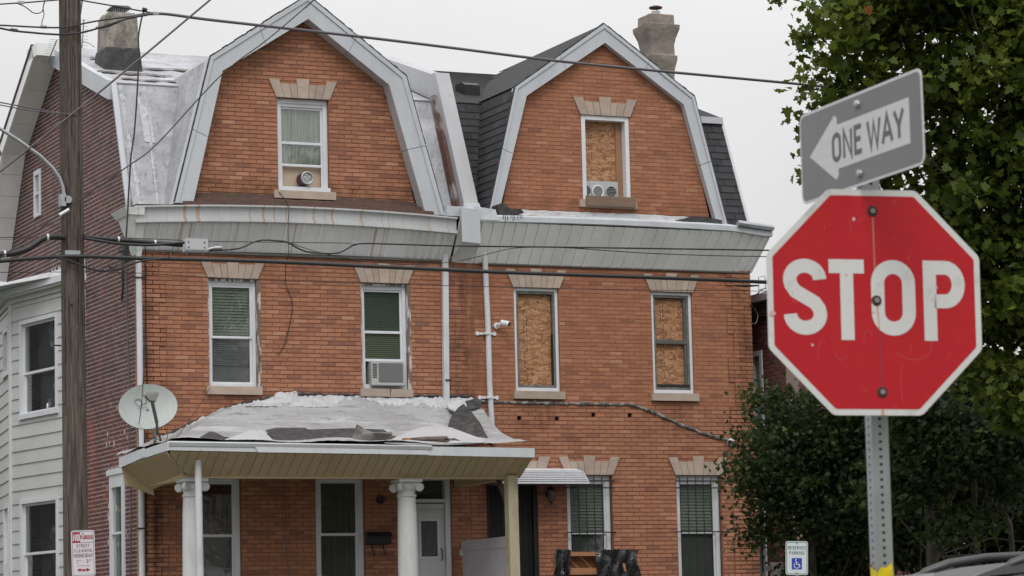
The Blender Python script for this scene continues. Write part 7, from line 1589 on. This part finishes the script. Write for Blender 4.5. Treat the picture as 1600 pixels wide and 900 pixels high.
tree('maple_tree', 'tall leafy maple towering behind the STOP sign with sky showing through', base1, [base1, D3(1718, 860, 42.4), D3(1705, 700, 42.4), D3(1680, 520, 42.4), D3(1640, 330, 42.4), D3(1590, 160, 42.4), D3(1550, 20, 42.4), D3(1500, -120, 42.4)],
     [blob(1345, 40, 41.8, 95, 90), blob(1310, 150, 41.8, 62, 70), blob(1308, 235, 41.8, 36, 45), blob(1420, 150, 42.4, 110), blob(1500, 40, 42.4, 120), blob(1590, 140, 41.8, 120), blob(1440, 280, 42.4, 100, 90), blob(1550, 300, 41.8, 110), blob(1640, 300, 42.4, 120), blob(1560, 440, 41.8, 90), blob(1640, 520, 42.4, 130), blob(1600, 620, 41.8, 80, 70), blob(1420, -60, 42.4, 140), blob(1600, -60, 42.4, 140), blob(1740, 150, 42.4, 150), blob(1740, 450, 42.4, 140), blob(1480, 400, 42.4, 100), blob(1590, 560, 42.4, 90)],
     820, 41.8, .155, m_leafA, MAPLE, 1, singles=290, spread=.175, branch_r=.022)
b2 = D3(1270, 900, 47.5); base2 = (b2[0], b2[1], 1.15)
tree('bushy_tree', 'dark bushy tree overlapping the right corner of the brick house', base2, [base2, D3(1270, 860, 47.5), D3(1262, 780, 47.5), D3(1255, 700, 47.5), D3(1262, 640, 47.5)],
     [blob(1240, 700, 47.5, 62, 55), blob(1300, 660, 48, 75, 60), blob(1205, 770, 47, 42, 36), blob(1290, 780, 47.5, 85, 75), blob(1195, 725, 46.8, 40, 30), blob(1185, 690, 46.6, 28, 24), blob(1340, 730, 48, 85, 80), blob(1168, 745, 46.6, 24, 30), blob(1205, 828, 47, 40, 26), blob(1320, 860, 48, 75, 50), blob(1225, 632, 47, 26, 28), blob(1190, 625, 47, 20, 16), blob(1170, 810, 46.8, 16, 16), blob(1290, 900, 48, 60, 50)],
     500, 44, .090, m_leafB, MAPLE, 2, singles=0, spread=.19, branch_r=.008, nbr=50)
b3 = D3(1452, 900, 46); base3 = (b3[0], b3[1], 1.15)
tree('slender_tree', 'slender pale trunked tree rising right of the sign post', base3, [base3, D3(1458, 870, 46), D3(1452, 800, 46), D3(1450, 730, 46), D3(1444, 690, 46), D3(1448, 600, 46), D3(1440, 520, 46)],
     [blob(1440, 640, 45.2, 60, 50), blob(1500, 700, 44.6, 60, 60), blob(1590, 700, 44.8, 60, 90), blob(1400, 760, 45, 50, 60), blob(1500, 820, 44.6, 40, 30), blob(1440, 600, 48, 100, 80), blob(1520, 650, 48.5, 80, 60), blob(1400, 680, 48.5, 70, 60), blob(1580, 730, 49, 70, 70), blob(1500, 760, 50, 70, 80), blob(1420, 820, 50, 80, 70), blob(1560, 860, 50, 80, 60), blob(1640, 800, 49, 90), blob(1440, 500, 48.5, 90)],
     950, 46, .105, m_leafB, MAPLE, 3, spread=.18, branch_r=.009, group=None, nbr=40)
for sd_, pts, lb in ((4, [(1528, 900), (1525, 820), (1520, 740), (1517, 690), (1522, 640)], 'thin forked sapling trunk among the dark foliage at right'), (5, [(1590, 900), (1578, 820), (1560, 780), (1548, 740)], 'leaning sapling at the far right behind the parked car')):
    base = D3(pts[0][0], pts[0][1], 45.5); base = (base[0], base[1], 1.15)
    tree('sapling', lb, base, [base]+[D3(x, y, 45.5) for x, y in pts[1:]], [blob(pts[-1][0]+10, pts[-1][1]-30, 46.5, 60, 50)], 50, 40, .11, m_leafB, MAPLE, sd_, spread=.16, branch_r=.008, nbr=12)
# street trees behind the photographer, mirrored in the window panes
b0 = [(24, -52), (33, -58), (41, -50), (16, -54)]
for i, (tx, ty) in enumerate(b0):
    trunk_r[20+i] = .28
    tree('street_tree', ('tall street tree across the road, nearest the corner', 'tall street tree across the road, second from the corner', 'tall street tree across the road, third from the corner', 'tall street tree standing further down the side road')[i], (tx, ty, 0), [(tx, ty, 0), (tx+.1, ty, 3), (tx-.1, ty, 7), (tx, ty, 12)],
         [((tx, ty, 9), (5, 4.2, 5)), ((tx+1.5, ty, 14), (4, 3, 3.5)), ((tx-2, ty+1, 6.5), (4, 3, 3.5))], 260, 28, .45, m_leafA, SIMPLE, 20+i, spread=.7, branch_r=.05, nbr=20, group='street trees behind the viewer')
# a sprig hanging in from the top edge, from a branch above the frame
rg = np.random.default_rng(9); c_ = np.array(D3(1215, -8, 46)); P = c_+rg.normal(size=(26, 3))*np.array([.14, .1, .05]); P[:6] = np.array([D3(x, y, 46) for x, y in ((1203, 14), (1221, 14), (1212, 2), (1228, 2), (1206, 4), (1218, 6))])
X, Y, Z = rmats(26, rg); root = empty('maple_branch', D3(1260, -60, 46)); tag(root, 'few maple leaves on a twig dipping in at the top edge', 'branch')
me = leaves_mesh('leaf_cluster', P, X, Y, Z, np.full(26, .11), rg.uniform(.2, .6, 26), MAPLE, m_leafA, D3(1260, -60, 46)); tag(place('leaf_cluster', me, D3(1260, -60, 46), root), kind='stuff')
q = MB(); q.tube([D3(1330, -40, 46), D3(1260, -30, 46), D3(1210, -6, 46)], [.02, .012, .004], 6); q.build('twig', m_bark, root)

# ============================================================ PARKED CAR (only its roof reaches into the picture)
CAx = Vector((-.972, .233, 0)).normalized(); CAy = Vector((-CAx.y, CAx.x, 0))      # forward, left
rf = Vector(dep(1412, 897, 12.9)); org = rf-CAx*.62; org.z = 0.0
CARM = Matrix(((CAx.x, CAy.x, 0, org.x), (CAx.y, CAy.y, 0, org.y), (0, 0, 1, 0), (0, 0, 0, 1)))
CR_ = empty('parked_car', (org.x, org.y, 0)); tag(CR_, 'silver grey estate car with black roof rails parked beyond the STOP sign', 'car')
m_car = M("silver_car_paint", (.055, .056, .055), .5, 0, spec=.35, coat=0, coord='obj', var=[(70, 3, .62, .72, (.30, .30, .29), .5)]); m_cg = glass_mat("car_glass", (.12, .14, .14), .02)
zr0 = float(rf.z)-.0
st = [(2.30, .62, .62, .70, .70), (2.15, .82, .78, .80, .90), (1.6, .90, .86, .88, .99), (.98, .91, .86, .92, 1.06), (.60, .91, .62, 1.02, zr0), (.25, .92, .63, 1.03, zr0+.045), (-.4, .92, .63, 1.04, zr0+.065), (-1.1, .92, .62, 1.05, zr0+.05), (-1.75, .91, .60, 1.05, zr0+.0), (-2.15, .90, .66, 1.05, 1.18), (-2.28, .86, .70, .98, 1.05)]
def sect(x, w_, wr, zb, zr):
    h = [(0, zr), (wr*.5, zr-.008), (wr*.85, zr-.028), (wr, zr-.065), (w_-.03, zb), (w_, zb-.12), (w_, .42), (w_*.9, .24)]
    return [(x, y, z) for y, z in h]+[(x, -y, z) for y, z in h[::-1][:-1]]
ss = [sect(*s) for s in st]; k_ = len(ss[0]); q = MB(); q.add([p for s in ss for p in s], [(i*k_+j, i*k_+(j+1) % k_, (i+1)*k_+(j+1) % k_, (i+1)*k_+j) for i in range(len(ss)-1) for j in range(k_)]+[tuple(range(k_)), tuple(range(len(ss)*k_-1, (len(ss)-1)*k_-1, -1))])
q.xf(CARM); bd = q.build('body', m_car, CR_); mod = bd.modifiers.new('sub', 'SUBSURF'); mod.levels = 2; mod.render_levels = 2; bd.data.polygons.foreach_set("use_smooth", [True]*len(bd.data.polygons))
def cb(q, name, mat, smooth=False): q.xf(CARM); return q.build(name, mat, CR_, smooth=smooth)
q = MB(); q.add([(.98, .70, 1.10), (.98, -.70, 1.10), (.64, -.56, zr0-.03), (.64, .56, zr0-.03)], [(0, 1, 2, 3)]); q.v = [(x+.03, y, z+.02) for x, y, z in q.v]; cb(q, 'windscreen', m_cg)
for s in (1, -1):
    for xa, xb in ((.72, -.22), (-.28, -1.05), (-1.1, -1.75)):
        q = MB(); q.add([(xa, s*.925, 1.07), (xb, s*.925, 1.07), (xb+.02, s*.71, zr0-.08), (xa-(.30 if xa > .5 else 0), s*.71, zr0-.08)], [(0, 1, 2, 3)]); cb(q, 'side_window', m_cg)
    q = MB(); y = s*.56; zz = zr0+.01
    q.tube([(.40, y, zz-.03), (.33, y, zz+.01), (.22, y, zz+.045), (.05, y, zz+.07), (-.4, y, zz+.085), (-1.0, y, zz+.075), (-1.35, y, zz+.055), (-1.5, y, zz-.02)], [.012, .022, .024, .02, .018, .018, .02, .012], 10); cb(q, 'roof_rail', M("rail_dark" if s < 0 else "rail_dark_near", (.03, .03, .034), .4), True)
    q = MB(); q.hexa([(.52, y-.022, zz-.045), (.52, y+.022, zz-.045), (.22, y+.022, zz-.02), (.22, y-.022, zz-.02)], [(.46, y-.015, zz-.02), (.46, y+.015, zz-.02), (.20, y+.015, zz+.06), (.20, y-.015, zz+.06)]); cb(q, 'rail_foot', M('rail_foot_grey', (.06, .06, .062), .4))
    for xw in (1.42, -1.38):
        q = MB(); M_ = Matrix.Translation((xw, s*.84, .34)) @ Matrix.Rotation(R(90), 4, 'X'); q.lathe((0, 0, -.11), [(.24, 0), (.33, .01), (.34, .05), (.34, .17), (.33, .21), (.24, .22)], 28); q.xf(M_); w_ = cb(q, 'wheel', m_black)
        q = MB(); q.lathe((0, 0, -.115), [(.23, 0), (.06, .01), (.06, .22), (.23, .23)], 14); q.xf(M_); q.xf(CARM); q.build('rim', m_galv, w_)
    q = MB(); q.hexa([(.72, s*.93, 1.05), (.60, s*.93, 1.05), (.60, s*1.08, 1.05), (.70, s*1.08, 1.05)], [(.72, s*.93, 1.17), (.60, s*.93, 1.17), (.60, s*1.08, 1.19), (.70, s*1.08, 1.19)]); cb(q, 'mirror', m_car)
    q = MB(); q.hexa([(2.22, s*.45, .66), (2.02, s*.82, .66), (1.9, s*.84, .68), (2.2, s*.44, .68)], [(2.19, s*.45, .78), (2.0, s*.80, .80), (1.9, s*.80, .82), (2.16, s*.44, .80)]); cb(q, 'headlight', m_greyp)
q = MB(); q.box(2.2, 2.33, -.42, .42, .45, .60); cb(q, 'grille', m_black)
q = MB(); q.lathe((-1.55, 0, zr0+.03), [(.03, 0), (.02, .04), (.005, .09)], 8); cb(q, 'aerial', m_black)
